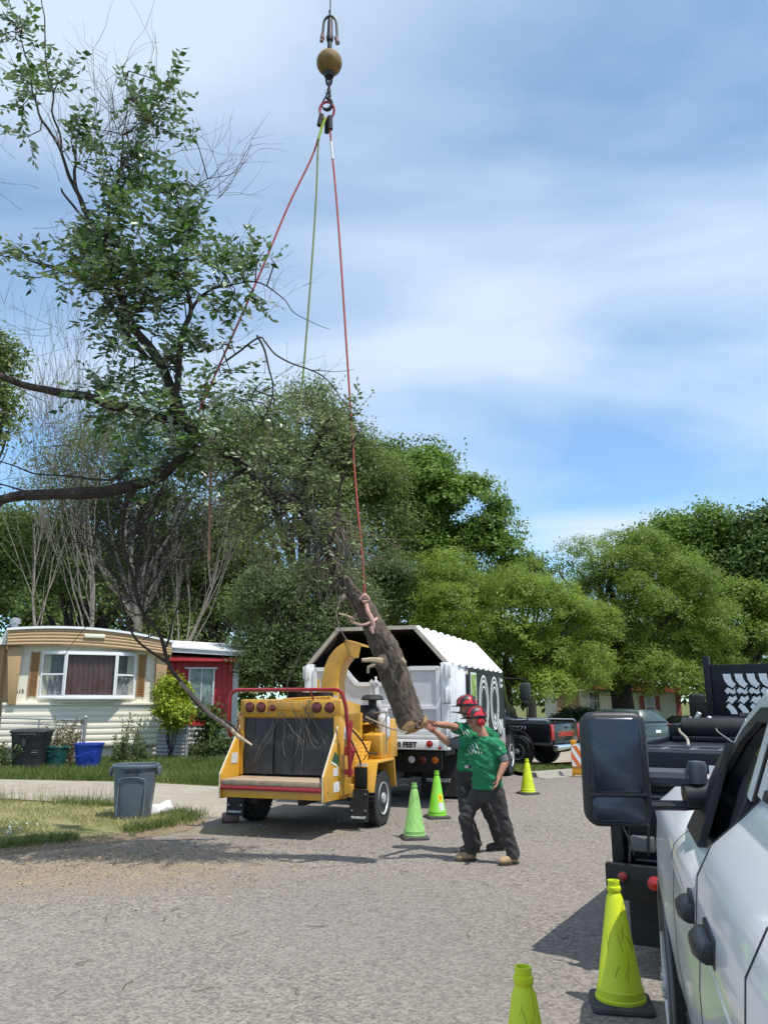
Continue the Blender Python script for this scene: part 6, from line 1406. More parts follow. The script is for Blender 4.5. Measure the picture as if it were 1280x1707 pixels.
# rope wrapped round the trunk with a hanging tail
# ================================================================ THE TREE ON THE CRANE
M['trunk_bark'] = mat('elm_bark', (.075, .058, .046), .95, var=.35, scale=11, bump=1.0, bscale=26, stretch=(1.8, 1.8, .6), col2=(.125, .094, .072))
M['cut_wood'] = mat('fresh_cut_wood', (.46, .27, .12), .8, var=.3, scale=14)
M['pale_wood'] = mat('pale_split_wood', (.52, .42, .26), .8, var=.25, scale=20)
M['limb_bark'] = mat('limb_bark', (.045, .034, .028), .95, var=.35, scale=8, bump=.8, bscale=20)
M['dead_twig'] = mat('dead_twig', (.16, .125, .105), .9, var=.3, scale=5)
M['leaf_elm'] = leafmat('leaf_elm', (.042, .10, .018), (.09, .17, .032), 1.2, .4, .30, under=(.40, .46, .34), rough=.30)
M['leaf_fine'] = leafmat('leaf_fine', (.115, .165, .055), (.18, .23, .085), 1.2, .45, .35, under=(.30, .33, .21))
butt = X(686, 1206, 9.2)
H_ = thing('cut_tree', 'leafy cut tree hanging tilted from the crane slings', 'tree', butt)
def hl(px, py, D): return X(px, py, D) - butt
# trunk: an irregular loft along its axis, radius from the photo
axis = [(689, 1214, 9.20, .205), (684, 1200, 9.2, .225), (672, 1165, 9.2, .235), (655, 1120, 9.18, .25), (643, 1085, 9.15, .235), (628, 1055, 9.1, .195), (615, 1027, 9.08, .170), (602, 1005, 9.05, .165), (585, 990, 9.05, .15), (566, 962, 9.05, .12), (548, 930, 9.05, .08)]
upper = [(560, 952, 9.05, .085), (545, 925, 9.08, .075), (525, 885, 9.1, .07), (500, 850, 9.1, .07), (465, 826, 9.1, .075), (430, 800, 9.1, .08), (385, 765, 9.08, .085), (345, 735, 9.05, .09), (318, 712, 9.05, .095), (298, 688, 9.05, .10)]
cen = [hl(a, b, d) for a, b, d, _ in axis]; rad = [q[3] * (.655 if i > 1 else .69) for i, q in enumerate(axis)]
def resample(c, r, n):
    c2 = smooth_path(c, n); r2 = []
    for i in range(n + 1):
        t = i / n * (len(r) - 1); k = min(int(t), len(r) - 2); r2.append(r[k] + (r[k + 1] - r[k]) * (t - k))
    return c2, r2
c2, r2 = resample(cen, rad, 170); NS = 72; rings = []
ref = Vector((0, -1, 0))
for i, (p, r) in enumerate(zip(c2, r2)):
    d = (c2[min(i + 1, 170)] - c2[max(i - 1, 0)]).normalized(); u = d.cross(ref).normalized(); v = u.cross(d).normalized(); rg_ = []
    s_ = i * .03
    for k in range(NS):
        a = 2 * PI * k / NS; q = Vector((math.cos(a) * 2.6, math.sin(a) * 2.6, s_ * 2.2))
        s_ = i * .019; q.z = s_ * 2.2; tw_ = s_ * .5
        rr = r * (1 + .10 * mnoise.noise(q * .6 + Vector((3, 1, 0)))) + (.022 * (.6 - min(1, abs(mnoise.noise(Vector((math.cos(a + tw_) * 6.5, math.sin(a + tw_) * 6.5, s_ * 3.2)))) * 4)) * -1 * -1 * -.6 + .009 * mnoise.noise(q * 7) + .004 * mnoise.noise(q * 17)) * min(1, r / .15)
        if i < 3: rr *= .97
        rg_.append(p + (u * math.cos(a) + v * math.sin(a)) * rr)
    rings.append(rg_)
mb = MB(); mb.loft(rings, cap=True)
mb.build('trunk', M['trunk_bark'], H_, angle=80)
# the cut face, tipped towards the viewer: two facets with a felling notch
d0 = (c2[0] - c2[4]).normalized(); u = d0.cross(Vector((0, -1, 0))).normalized(); v = u.cross(d0).normalized(); p0 = c2[0] + d0 * .004
tilt = (d0 + Vector((.25, -.45, -.1))).normalized()
mb = MB()
ringA = [q.copy() for q in rings[0]]
ctr = sum(ringA, Vector()) / NS
lowp = [ctr + (q - ctr) * .96 + d0 * .012 for q in ringA]
face = [];
for q in lowp:
    w_ = (q - ctr); face.append(q + d0 * (.05 * (w_.dot(u) / .2) ** 2))
mb.add(face + [ctr + d0 * .05], [(k, (k + 1) % NS, NS) for k in range(NS)]); mb.build('cut_face', M['cut_wood'], H_, smooth=False)
# pale torn edge wedge on the right side of the butt
mb = MB(); base_c = hl(706, 1204, 9.03)
k0 = [hl(696, 1216, 9.03), hl(701, 1209, 9.02), hl(706, 1201, 9.02), hl(708, 1190, 9.05), hl(713, 1198, 9.06), hl(712, 1207, 9.08), hl(704, 1214, 9.10)]
kc = sum(k0, Vector()) / len(k0); mb.add(k0 + [kc + Vector((0, .08, 0)), kc + Vector((-.0, -.02, 0))], [(i, (i + 1) % 7, 8) for i in range(7)] + [(i, (i + 1) % 7, 7) for i in range(7)]); mb.build('torn_wood', M['cut_wood'], H_, smooth=False)
k0 = [hl(669, 1214, 9.05), hl(676, 1205, 9.02), hl(685, 1201, 9.01), hl(693, 1206, 9.01), hl(690, 1216, 9.03), hl(678, 1220, 9.05)]
mb = MB(); kc = sum(k0, Vector()) / 6; mb.add(k0 + [kc + Vector((0, .1, .0)), kc + Vector((0, -.012, 0))], [(i, (i + 1) % 6, 7) for i in range(6)] + [(i, (i + 1) % 6, 6) for i in range(6)]); mb.build('cut_wedge', M['cut_wood'], H_, smooth=False)
# burl and stubs
mb = MB(); mb.ball(hl(637, 1107, 9.03), (.08, .08, .11), 16, 10); bl = mb.build('burl', M['trunk_bark'], H_)
for vtx in bl.data.vertices: vtx.co += Vector((1, 1, 1)) * mnoise.noise(vtx.co * 14) * .02
mb = MB(); mb.tube([hl(636, 1103, 8.97), hl(617, 1100, 8.9), hl(603, 1101, 8.88)], [.045, .03, .022], 7); mb.tube([hl(624, 1108, 8.93), hl(614, 1112, 8.9), hl(613, 1122, 8.9)], [.03, .02, .014], 6); mb.tube([hl(575, 993, 8.95), hl(566, 1000, 8.92)], [.035, .03], 8)
mb.tube([hl(592, 1033, 8.95), hl(576, 1026, 8.9), hl(565, 1023, 8.88)], [.02, .016, .012], 6); mb.tube([hl(668, 1098, 9.0), hl(676, 1106, 9.0)], [.04, .02], 6); mb.tube([hl(676, 1220, 8.99), hl(650, 1214, 8.9), hl(620, 1200, 8.8), hl(610, 1195, 8.75)], [.006, .012, .010, .014], 5); mb.build('broken_stubs', mat('stub_wood', (.33, .26, .17), .85, var=.35, scale=14), H_)

# main limbs (pixel paths in the photo, with distance)
limbs_ = [
 upper,
 [(305, 700, 9.05, .095), (288, 655, 9.0, .085), (265, 600, 8.95, .08), (225, 545, 8.9, .075), (195, 480, 8.9, .065), (165, 410, 8.9, .05), (140, 350, 8.9, .04), (120, 300, 8.9, .033), (105, 255, 8.9, .026), (62, 180, 8.9, .020), (45, 100, 8.9, .014), (25, 40, 8.9, .007)],
 [(105, 255, 8.9, .022), (92, 200, 8.9, .018), (82, 120, 8.9, .015), (74, 40, 8.9, .012), (70, -30, 8.9, .008)],
 [(140, 355, 8.9, .035), (128, 320, 8.85, .03), (125, 285, 8.85, .028), (128, 270, 8.85, .018)],
 [(172, 430, 8.9, .03), (150, 380, 8.8, .026), (110, 330, 8.8, .02), (103, 315, 8.8, .012)],
 [(180, 440, 8.9, .045), (182, 380, 8.8, .035), (185, 330, 8.8, .022), (205, 250, 8.8, .012), (213, 120, 8.8, .006)],
 [(290, 690, 9.0, .075), (296, 640, 8.9, .06), (305, 560, 8.85, .05), (318, 520, 8.85, .04), (311, 470, 8.8, .022), (309, 410, 8.8, .016)],
 [(318, 520, 8.85, .032), (340, 490, 8.8, .022), (380, 474, 8.8, .015), (425, 474, 8.8, .012), (470, 495, 8.8, .009), (495, 525, 8.8, .007), (550, 549, 8.8, .004)],
 [(245, 600, 8.95, .05), (215, 555, 9.1, .045), (180, 500, 9.1, .035), (155, 470, 9.1, .022), (100, 450, 9.1, .010)],
 [(230, 690, 9.1, .09), (180, 672, 9.0, .085), (120, 660, 8.9, .072), (60, 648, 8.8, .062), (0, 630, 8.7, .055), (-60, 605, 8.6, .04)],
 [(300, 700, 9.05, .08), (265, 695, 9.1, .075), (230, 690, 9.1, .07)],
 [(225, 815, 9.2, .10), (150, 824, 9.1, .095), (80, 824, 9.0, .09), (0, 830, 8.9, .08), (-60, 838, 8.8, .05)],
 [(330, 740, 9.1, .07), (280, 785, 9.2, .075), (225, 813, 9.2, .08)],
 [(190, 800, 9.1, .018), (120, 795, 9.0, .015), (60, 790, 8.9, .012), (0, 765, 8.9, .010)],
 [(60, 824, 9.0, .02), (20, 812, 8.9, .015), (-10, 800, 8.9, .01)],
 # hanging dead branch that reaches the chipper
 [(230, 815, 9.2, .05), (205, 860, 9.3, .032), (215, 940, 9.5, .030), (238, 1020, 9.8, .030), (265, 1055, 10.0, .032), (280, 1105, 10.2, .032), (310, 1150, 10.35, .030), (350, 1190, 10.5, .030), (385, 1215, 10.6, .030), (416, 1240, 10.7, .026)],
 [(280, 1105, 10.2, .03), (245, 1085, 10.2, .022), (215, 1040, 10.1, .018), (195, 960, 10.0, .014)],
 [(238, 1020, 9.8, .02), (225, 960, 9.8, .016), (240, 880, 9.7, .013), (270, 820, 9.6, .010)],
 [(275, 1075, 10.1, .02), (300, 1010, 10.0, .016), (330, 930, 9.8, .012), (345, 880, 9.7, .008)],
 # right hand dead twigs
 [(440, 570, 8.8, .016), (460, 590, 8.8, .014), (520, 615, 8.8, .012), (560, 650, 8.8, .009), (585, 690, 8.8, .006)],
 [(430, 560, 8.8, .02), (450, 610, 8.8, .016), (455, 650, 8.85, .012), (440, 700, 8.9, .01)],
 [(380, 600, 8.9, .02), (430, 565, 8.85, .016), (440, 570, 8.8, .014)],
 [(520, 615, 8.8, .008), (555, 620, 8.8, .005), (590, 618, 8.8, .003)],
 [(300, 350, 8.8, .010), (340, 300, 8.8, .006), (390, 285, 8.8, .005), (420, 240, 8.8, .003)],
 [(540, 925, 9.0, .035), (560, 880, 8.9, .025), (570, 800, 8.9, .018), (590, 745, 8.9, .012), (585, 705, 8.9, .008)],
 [(500, 850, 9.0, .04), (510, 800, 8.9, .03), (530, 740, 8.9, .02), (545, 700, 8.9, .012)],
]
mbl = MB(); allpts = []
for L_ in limbs_:
    cc, rr = resample([hl(a, b, d) for a, b, d, _ in L_], [q[3] * .74 for q in L_], 6 * len(L_))
    rr = [r * (1 + .12 * mnoise.noise(c * 5)) for r, c in zip(rr, cc)]; cc = [c + Vector([mnoise.noise(c * 2.5 + Vector((k * 9, 0, 0))) * .05 for k in range(3)]) for c in cc]
    mbl.tube(cc, rr, 9); allpts.append((cc, rr))
mbl.build('limbs', M['limb_bark'], H_)
mb = MB(); mb.tube([hl(380, 1211, 10.58), hl(398, 1228, 10.6), hl(420, 1242, 10.64)], [.026, .028, .012], 8); mb.build('split_end', M['pale_wood'], H_)
mb = MB(); mb.tube([hl(300, 1137, 10.28), hl(350, 1190, 10.46), hl(386, 1216, 10.57)], [.025, .026, .026], 8); mb.build('bare_limb', mat('grey_limb', (.24, .19, .16), .9, var=.25, scale=12, bump=.4), H_)

# twigs with leaves
rs = random.Random(5); twm = MB(); dead = MB(); LV = []; LF = []
def add_leaf(p, d, n, l, w):
    s = d.cross(n).normalized() * w / 2; LV.extend([p, p + d * l * .42 + s - n * w * .14, p + d * l, p + d * l * .42 - s - n * w * .14, p + d * l * .5 + n * w * .10])
def twig(p, d, length, leafy=True, r=.006, ll=.085, mbt=None, gap=.048, curl=.0):
    pts = [p]; n = max(3, int(length / .09)); q = p.copy(); side = 1
    for i in range(n):
        d = (d + Vector((rs.uniform(-.25, .25), rs.uniform(-.25, .25), rs.uniform(-.18, .16) + curl))).normalized(); q = q + d * length / n; pts.append(q.copy())
    (mbt or twm).tube(pts, [r * (1 - .7 * i / n) for i in range(n + 1)], 3, cap=False)
    if leafy:
        k = int(length / gap)
        for i in range(k + 1):
            t = (.12 + .88 * i / max(k, 1)) * n; j = min(int(t), n - 1); pos = pts[j].lerp(pts[j + 1], t - j); dd = (pts[j + 1] - pts[j]).normalized(); side = -side
            lat = dd.cross(Vector((rs.uniform(-.4, .4), rs.uniform(-.6, .6) - .3, 1))).normalized() * side
            ld = (dd * .55 + lat * .9 + Vector((rs.uniform(-.3, .3), rs.uniform(-.3, .3), rs.uniform(-.55, .15)))).normalized()
            nn = ld.cross(dd).normalized() if rs.random() < .5 else (Vector((rs.uniform(-.5, .5), rs.uniform(-.9, .4), rs.uniform(.2, 1))) - ld * 0).normalized()
            if nn.length < .1: nn = Vector((0, 0, 1))
            l = ll * rs.uniform(.65, 1.25); add_leaf(pos, ld, nn, l, l * rs.uniform(.42, .60))
    return pts
def region(n, cx, cy, rx, ry, D, dspread, sub=4, length=(.2, .5), ll=.118, leafy=1.0, up=.25, anchors=None, gap=.046):
    """leafy sprays filling an elliptical part of the crown; each starts from the nearest limb"""
    for _ in range(n):
        a = rs.uniform(0, 2 * PI); f = math.sqrt(rs.random()); px, py = cx + rx * f * math.cos(a), cy + ry * f * math.sin(a)
        tgt = hl(px, py, D + rs.uniform(-dspread, dspread)); best = None; bd = 1e9
        for cc, rr in allpts:
            for c in cc[::3]:
                e = (c - tgt).length
                if e < bd: bd = e; best = c
        start = best if bd < .9 else tgt + (best - tgt).normalized() * .7
        mid = start.lerp(tgt, .5) + Vector((rs.uniform(-.1, .1), rs.uniform(-.1, .1), rs.uniform(-.02, .12))); (twm).tube([start, mid, tgt], [.010, .008, .005], 4, cap=False)
        dirn = (tgt - start).normalized() if (tgt - start).length > .05 else Vector((rs.uniform(-1, 1), 0, rs.uniform(-1, 1)))
        for s in range(sub):
            d = (dirn * .6 + Vector((rs.uniform(-1, 1), rs.uniform(-.8, .8), rs.uniform(-.7, .9) + up))).normalized(); twig(mid.lerp(tgt, rs.uniform(.2, 1)), d, rs.uniform(*length), rs.random() < leafy, .004, ll, None, gap)
# (n, cx, cy, rx, ry): read from the photo
region(46, 215, 455, 110, 85, 8.9, .7); region(48, 250, 375, 95, 90, 8.9, .6); region(12, 190, 275, 55, 40, 8.85, .4)
region(5, 235, 190, 45, 30, 8.8, .3); region(4, 290, 150, 25, 22, 8.8, .2); region(5, 275, 210, 40, 30, 8.8, .3); region(4, 145, 235, 25, 30, 8.8, .3)
region(9, 110, 450, 90, 50, 8.9, .5); region(3, 35, 420, 45, 22, 8.9, .3)
region(7, 35, 110, 40, 85, 8.9, .3); region(4, 25, 40, 30, 30, 8.9, .2); region(3, 40, 200, 40, 30, 8.9, .2); region(3, 90, 140, 15, 40, 8.9, .2)
region(13, 350, 480, 65, 55, 8.85, .5); region(6, 400, 440, 45, 25, 8.8, .3); region(10, 330, 590, 80, 55, 8.85, .4); region(3, 440, 430, 30, 12, 8.8, .2, 2)
region(17, 250, 560, 80, 80, 8.95, .6); region(23, 270, 700, 90, 60, 9.0, .7); region(20, 270, 780, 80, 50, 9.1, .6); region(7, 175, 670, 40, 30, 9.0, .3); region(5, 200, 440, 60, 60, 8.7, .4)
region(22, 390, 760, 75, 60, 9.0, .6, ll=.085, gap=.042); region(33, 480, 790, 95, 80, 9.0, .6, ll=.07, gap=.036); region(19, 540, 720, 55, 40, 8.9, .4, ll=.07, gap=.036); region(17, 420, 700, 70, 45, 8.9, .5, ll=.085, gap=.042)
region(19, 480, 880, 70, 45, 9.0, .5, ll=.07, gap=.038); region(10, 560, 880, 40, 60, 9.0, .4, ll=.065, gap=.04); region(6, 545, 940, 35, 30, 9.0, .3, ll=.065, gap=.04); region(7, 370, 840, 60, 30, 9.0, .4, ll=.06)
# bare twigs reaching out all round
def bare(n, cx, cy, rx, ry, D, length, up, r=.0035, dirx=0.0):
    for _ in range(n):
        a = rs.uniform(0, 2 * PI); p = hl(cx + rx * math.cos(a) * rs.random(), cy + ry * math.sin(a) * rs.random(), D + rs.uniform(-.3, .3)); d = Vector((rs.uniform(-.8, .8) + dirx, rs.uniform(-.4, .4), rs.uniform(-.3, 1) + up)).normalized()
        pts = twig(p, d, rs.uniform(*length), False, r, mbt=dead)
        for _k in range(3):
            q = rs.choice(pts[1:]); twig(q, (d + Vector((rs.uniform(-1, 1), rs.uniform(-.4, .4), rs.uniform(-.6, .6)))).normalized(), rs.uniform(*length) * .45, False, r * .6, mbt=dead)
bare(44, 200, 270, 100, 70, 8.8, (.8, 1.9), 1.0, .0055); bare(12, 330, 330, 50, 50, 8.8, (.6, 1.4), .5, .005, .5); bare(6, 70, 300, 60, 90, 8.9, (.6, 1.4), .5); bare(14, 380, 500, 80, 80, 8.8, (.4, .9), .1, dirx=.5); bare(10, 120, 560, 90, 50, 9.0, (.5, 1.1), -.2, dirx=-.6)
bare(16, 500, 680, 80, 60, 8.9, (.4, .9), -.3, dirx=.2); bare(26, 500, 850, 90, 80, 8.9, (.5, 1.2), -1.1, .005); bare(14, 560, 900, 40, 60, 8.95, (.4, .9), -.8, .005); dead_keep = dead; dead = twm; bare(70, 230, 940, 60, 100, 9.7, (.6, 1.5), .2, .008); bare(30, 240, 1020, 40, 50, 9.9, (.4, .9), .3, .008); bare(20, 210, 860, 50, 50, 9.4, (.5, 1.2), -.6, .008); dead = dead_keep; bare(30, 350, 900, 80, 60, 9.3, (.4, 1.0), -.2, .004); bare(26, 440, 830, 80, 60, 8.9, (.4, 1.0), -.4, .005)
bare(10, 60, 700, 80, 60, 8.9, (.5, 1.0), 0, .005); bare(12, 90, 790, 90, 30, 8.9, (.4, .8), .3, .005); bare(8, 450, 620, 60, 40, 8.8, (.4, .9), -.5, .004, .3)
twm.build('twigs', M['limb_bark'], H_, smooth=False); dead.build('bare_twigs', M['dead_twig'], H_, smooth=False)
V = np.array([tuple(v) for v in LV]); n = len(V) // 5; b5 = np.arange(n)[:, None] * 5
# each leaf: four triangles folded along the mid rib
Fa = np.concatenate([b5 + np.array([[0, 1, 4]]), b5 + np.array([[1, 2, 4]]), b5 + np.array([[2, 3, 4]]), b5 + np.array([[3, 0, 4]])]); order = np.argsort(np.tile(np.arange(n), 4), kind='stable'); Fa = Fa[order]
big = np.linalg.norm(V[0::5] - V[2::5], axis=1) > .088
mask = np.repeat(big, 4)
def sub_mesh(nm, Fs, m):
    used = np.unique(Fs); rm = np.zeros(len(V), int); rm[used] = np.arange(len(used)); np_mesh(nm, V[used], rm[Fs], m, H_)
sub_mesh('crown', Fa[mask], M['leaf_elm']); sub_mesh('fine_foliage', Fa[~mask], M['leaf_fine'])
# strips of hanging bark and roots near the upper trunk
mb = MB()
for k in range(46):
    x, y = rs.uniform(515, 575), rs.uniform(850, 930); p = hl(x, y, 8.9 + rs.uniform(-.15, .1)); pts = [p]; d = Vector((rs.uniform(-.1, .7), rs.uniform(-.2, .2), -1)).normalized()
    for i in range(6): d = (d + Vector((rs.uniform(-.25, .25), rs.uniform(-.1, .1), -.1))).normalized(); p = p + d * .11; pts.append(p)
    mb.tube(pts, [.007, .006, .005, .004, .004, .003, .002], 4)
mb.tube([hl(568, 998, 8.9), hl(560, 1020, 8.85), hl(566, 1048, 8.85), hl(585, 1078, 8.85)], [.008, .008, .007, .005], 5); mb.tube([hl(480, 1160, 9.6), hl(478, 1140, 9.5), hl(500, 1090, 9.4), hl(520, 1040, 9.3), hl(500, 1060, 9.2)], .006, 5)
mb.build('bark_strips', M['dead_twig'], H_)

# pink rope choked round the trunk
wc, wr = resample(cen, rad, 60)
rp = thing('choker_rope', 'pink rope choked round the trunk with a short hanging tail', 'rope', X(608, 992, 8.9)); rb = X(608, 992, 8.9)
xx = lambda px, py, D: X(px, py, D) - rb
mb = MB(); mb.tube(smooth_path([xx(608, 990, 8.93), xx(610, 1003, 8.90), xx(613, 1018, 8.86), xx(620, 1032, 8.84), xx(622, 1044, 8.85), xx(618, 1052, 8.86)]), .024, 8)
mb.tube(smooth_path([xx(600, 1000, 8.87), xx(608, 992, 8.86), xx(615, 1000, 8.88), xx(604, 1003, 8.87)], 16), .018, 8)
mb.tube(smooth_path([xx(621, 1034, 8.86), xx(612, 1040, 8.83), xx(602, 1042, 8.84), xx(592, 1039, 8.92), xx(585, 1034, 9.05), xx(600, 1022, 9.28), xx(622, 1022, 9.2), xx(628, 1030, 9.02), xx(622, 1036, 8.88)], 30), .016, 8); mb.build('rope', M['sling_pink'], rp)
MB().tube([xx(618, 1044, 8.84), xx(622, 1056, 8.84)], [.022, .014], 8).build('rope_tail', M['sling_pink'], rp)
# ================================================================ THE TWO WORKERS
M['skin'] = mat('skin', (.42, .205, .135), .55, var=.07, scale=12)
M['glove'] = mat('red_glove', (.34, .10, .07), .8, var=.2)
M['shirt'] = mat('green_shirt', (.012, .185, .075), .85, var=.10, scale=9, bump=.35, bscale=35)
M['trousers'] = mat('charcoal_trousers', (.040, .038, .038), .9, var=.08, scale=7, bump=.5, bscale=30)
M['sleeve'] = mat('grey_sleeve', (.12, .12, .13), .85, var=.2)
M['boot'] = mat('tan_boot', (.33, .235, .13), .8, var=.2)
M['boot_dark'] = mat('dark_boot', (.05, .04, .035), .8, var=.2)
M['helmet'] = mat('red_helmet', (.56, .015, .02), .28, var=.06, coat=.5)
M['helmet_black'] = mat('helmet_black', (.022, .02, .022), .45, var=.2)
M['visor'] = mat('mesh_visor', (.10, .095, .095), .6, var=.4, scale=120)
M['hair'] = mat('dark_hair', (.018, .013, .010), .8, var=.3)
M['eye_dark'] = mat('eye_dark', (.02, .014, .012), .3, var=0)

def ell(mb, c, ax, ay, az, sx, sy, sz, n=16, m=10):
    T = Matrix((( *(ax * sx),), (*(ay * sy),), (*(az * sz),))).transposed().to_4x4(); T.translation = c
    k = mb.T; mb.T = k @ T; mb.ball((0, 0, 0), 1, n, m); mb.T = k
def torso(mb, secs, n=22):
    """secs: list of (centre, side axis, front axis, half width, half depth)"""
    rings = []
    for c, s, f, a, b in secs:
        rings.append([c + s * (a * math.copysign(abs(math.cos(t)) ** .85, math.cos(t))) + f * (b * math.copysign(abs(math.sin(t)) ** .85, math.sin(t))) for t in [2 * PI * k / n for k in range(n)]])
    mb.loft(rings)
def hand(mb, wrist, palm_dir, palm_nrm, size=.185, curl=.6, spread=.0):
    """palm, four unequal bent fingers and a thumb leaving the side of the palm"""
    d = palm_dir.normalized(); nn = (palm_nrm - d * palm_nrm.dot(d)).normalized(); s = d.cross(nn).normalized(); k = size / .185
    pc = wrist + d * .050 * k
    ell(mb, pc, s, d, nn, .042 * k, .052 * k, .016 * k); ell(mb, wrist + d * .01, s, d, nn, .030 * k, .035 * k, .021 * k)
    for i, (off, ln) in enumerate(((-.033, .066), (-.011, .078), (.011, .074), (.033, .058))):
        p = pc + d * .042 * k + s * off * k; a = curl * .5; pts = [p - d * .015 * k]; q = p; dd = d.copy()
        for j, seg in enumerate((.45, .32, .23)):
            dd = (d * math.cos(a) - nn * math.sin(a) + s * spread * off * 8).normalized(); pts.append(q.copy()); q = q + dd * ln * seg * k; a += curl * .75
        pts.append(q); mb.tube(pts, [.0095 * k, .0098 * k, .0092 * k, .0085 * k, .0072 * k], 8)
        mb.ball(q, .0074 * k, 8, 6)
    p = wrist + d * .028 * k - s * .034 * k; e1 = p + (d * .6 - s * .75 - nn * .35).normalized() * .038 * k; e2 = e1 + (d * .9 - s * .2 - nn * .5).normalized() * .030 * k
    mb.tube([p + s * .012, p, e1, e2], [.014 * k, .014 * k, .0115 * k, .009 * k], 8); mb.ball(e2, .0092 * k, 8, 6)

def worker(label, J, yaw_side, lean, whites, hair_back=True, glove_hand=None, boots=('boot', 'boot'), helm_tilt=0.0, sleeves=True, grey=(True, True), belt=False):
    """J: joints in world space"""
    base = Vector(((J['ankle_r'].x + J['ankle_l'].x) / 2, (J['ankle_r'].y + J['ankle_l'].y) / 2, 0)); o = thing('person', label, 'person', base)
    j = {k: v - base for k, v in J.items() if isinstance(v, Vector)}
    side = (j['sh_l'] - j['sh_r']); side.z = 0; side.normalize(); up = Vector((0, 0, 1)); front = side.cross(up).normalized()
    if front.x > 0: front = -front
    # --- skin: head, neck, trunk, arms, hands: one continuous body
    mb = MB(); hc = j['head']; pass
    f = (J['look']).normalized(); hu = (up - f * up.dot(f)).normalized(); hs = f.cross(hu).normalized()
    ell(mb, hc + hu * .028, hs, f, hu, .076, .096, .098, 20, 14); ell(mb, hc - hu * .035 + f * .018, hs, f, hu, .058, .070, .078, 18, 12)
    ell(mb, hc - hu * .098 + f * .052, hs, f, hu, .028, .026, .022); ell(mb, hc - hu * .018 + f * .099, hs, f, hu, .012, .019, .024); ell(mb, hc - hu * .032 + f * .108, hs, f, hu, .016, .012, .010)
    ell(mb, hc + hu * .020 + f * .082, hs, f, hu, .050, .014, .012); ell(mb, hc - hu * .066 + f * .084, hs, f, hu, .024, .010, .007); ell(mb, hc - hu * .077 + f * .080, hs, f, hu, .020, .010, .007)
    for s in (-1, 1):
        ell(mb, hc - hu * .010 - f * .005 + hs * s * .078, hs, f, hu, .010, .020, .032); ell(mb, hc - hu * .035 + f * .062 + hs * s * .036, hs, f, hu, .022, .022, .026)
    nb = j['neck']; mb.tube([nb - up * .06, nb, nb.lerp(hc, .5), hc - hu * .04 - f * .02], [.066, .060, .055, .056], 14)
    hip = (j['hip_r'] + j['hip_l']) / 2
    mid = hip.lerp(nb, .5)
    torso(mb, [(hip - up * .04, side, front, .14, .10), (mid, side, front, .14, .10), (nb - up * .12, side, front, .16, .10), (nb - up * .03, side, front, .10, .07)])
    for q in ('r', 'l'):
        S, E_, W = j['sh_' + q], j['el_' + q], j['wr_' + q]; a = W - E_
        mb.tube([S, S.lerp(E_, .35), S.lerp(E_, .8), E_, E_.lerp(W, .22), E_.lerp(W, .6), W, W + a.normalized() * .02], [.056, .051, .043, .041, .044, .037, .028, .027], 12); mb.ball(S, .056, 12, 8)
        mb.ball(E_, .041, 10, 8); hand(mb, W, j['hd_' + q] - W, J['pn_' + q], curl=J['curl_' + q])
        H0, K0, A0 = j['hip_' + q], j['knee_' + q], j['ankle_' + q]; mb.tube([H0, H0.lerp(K0, .5), K0, K0.lerp(A0, .35), A0], [.085, .075, .055, .056, .038], 12)
        tip = (J['toe_' + q]).normalized(); ell(mb, A0 + tip * .05 - up * .035, tip.cross(up).normalized(), tip, up, .038, .11, .030)
    remeshed(mb, 'body', M['skin'], o, .0065, 3)
    # eyes, brows, beard shadow
    mb = MB()
    for s in (-1, 1): ell(mb, hc - hu * .004 + f * .0855 + hs * s * .031, hs, f, hu, .012, .008, .0065, 10, 6); ell(mb, hc + hu * .016 + f * .090 + hs * s * .031, hs, f, hu, .019, .006, .0045, 10, 6)
    mb.build('eyes', M['eye_dark'], o)
    mb = MB(); ell(mb, hc + hu * .01 - f * .035, hs, f, hu, .080, .078, .085, 18, 12); ell(mb, hc - hu * .05 - f * .045, hs, f, hu, .058, .045, .05, 14, 10); mb.build('hair', M['hair'], o)
    # --- shirt
    ca, cb_ = Vector((.55, .25, .80)).normalized(), Vector((.80, .1, -.58)).normalized(); cc_ = ca.cross(cb_)
    def wr(amp, fr):
        def g_(c):
            p1 = Vector((ca.dot(c) * fr * 2.0, cb_.dot(c) * fr * .45, cc_.dot(c) * fr * .5)); p2 = Vector((c.x * fr * .6, c.y * fr * .6, c.z * fr * 1.5 + 7))
            return amp * (.9 * (.35 - abs(mnoise.noise(p1)) * 1.6) + .5 * mnoise.noise(p2) + .25 * mnoise.noise(c * fr * 3))
        return g_
    mb = MB(); hem = hip + up * .005
    torso(mb, [(hem + up * .0, side, front, .178, .135), (hem + up * .06, side, front, .178, .135), (hip.lerp(nb, .35) + front * .012, side, front, .176, .135), (hip.lerp(nb, .62) + front * .012, side, front, .190, .128), (hip.lerp(nb, .80), side, front, .188, .112), (nb - up * .055, side, front, .150, .092), (nb - up * .012, side, front, .078, .070), (nb + up * .004, side, front, .068, .064)], 26)
    for q in ('r', 'l'):
        S, E_ = j['sh_' + q], j['el_' + q]; ln = J.get('slv', .62); mb.tube([S.lerp(nb, .45) - up * .02, S, S.lerp(E_, .3), S.lerp(E_, ln)], [.085, .080, .076, .073], 14); mb.ball(S, .080, 14, 10)
    sh = remeshed(mb, 'shirt', M['shirt'], o, .009, 4, wr(.017, 9))
    # --- trousers
    mb = MB(); torso(mb, [(hip + up * .07, side, front, .158, .118), (hip + up * .0, side, front, .172, .128), (hip - up * .09, side, front, .168, .122), (hip - up * .14, side, front, .13, .10)])
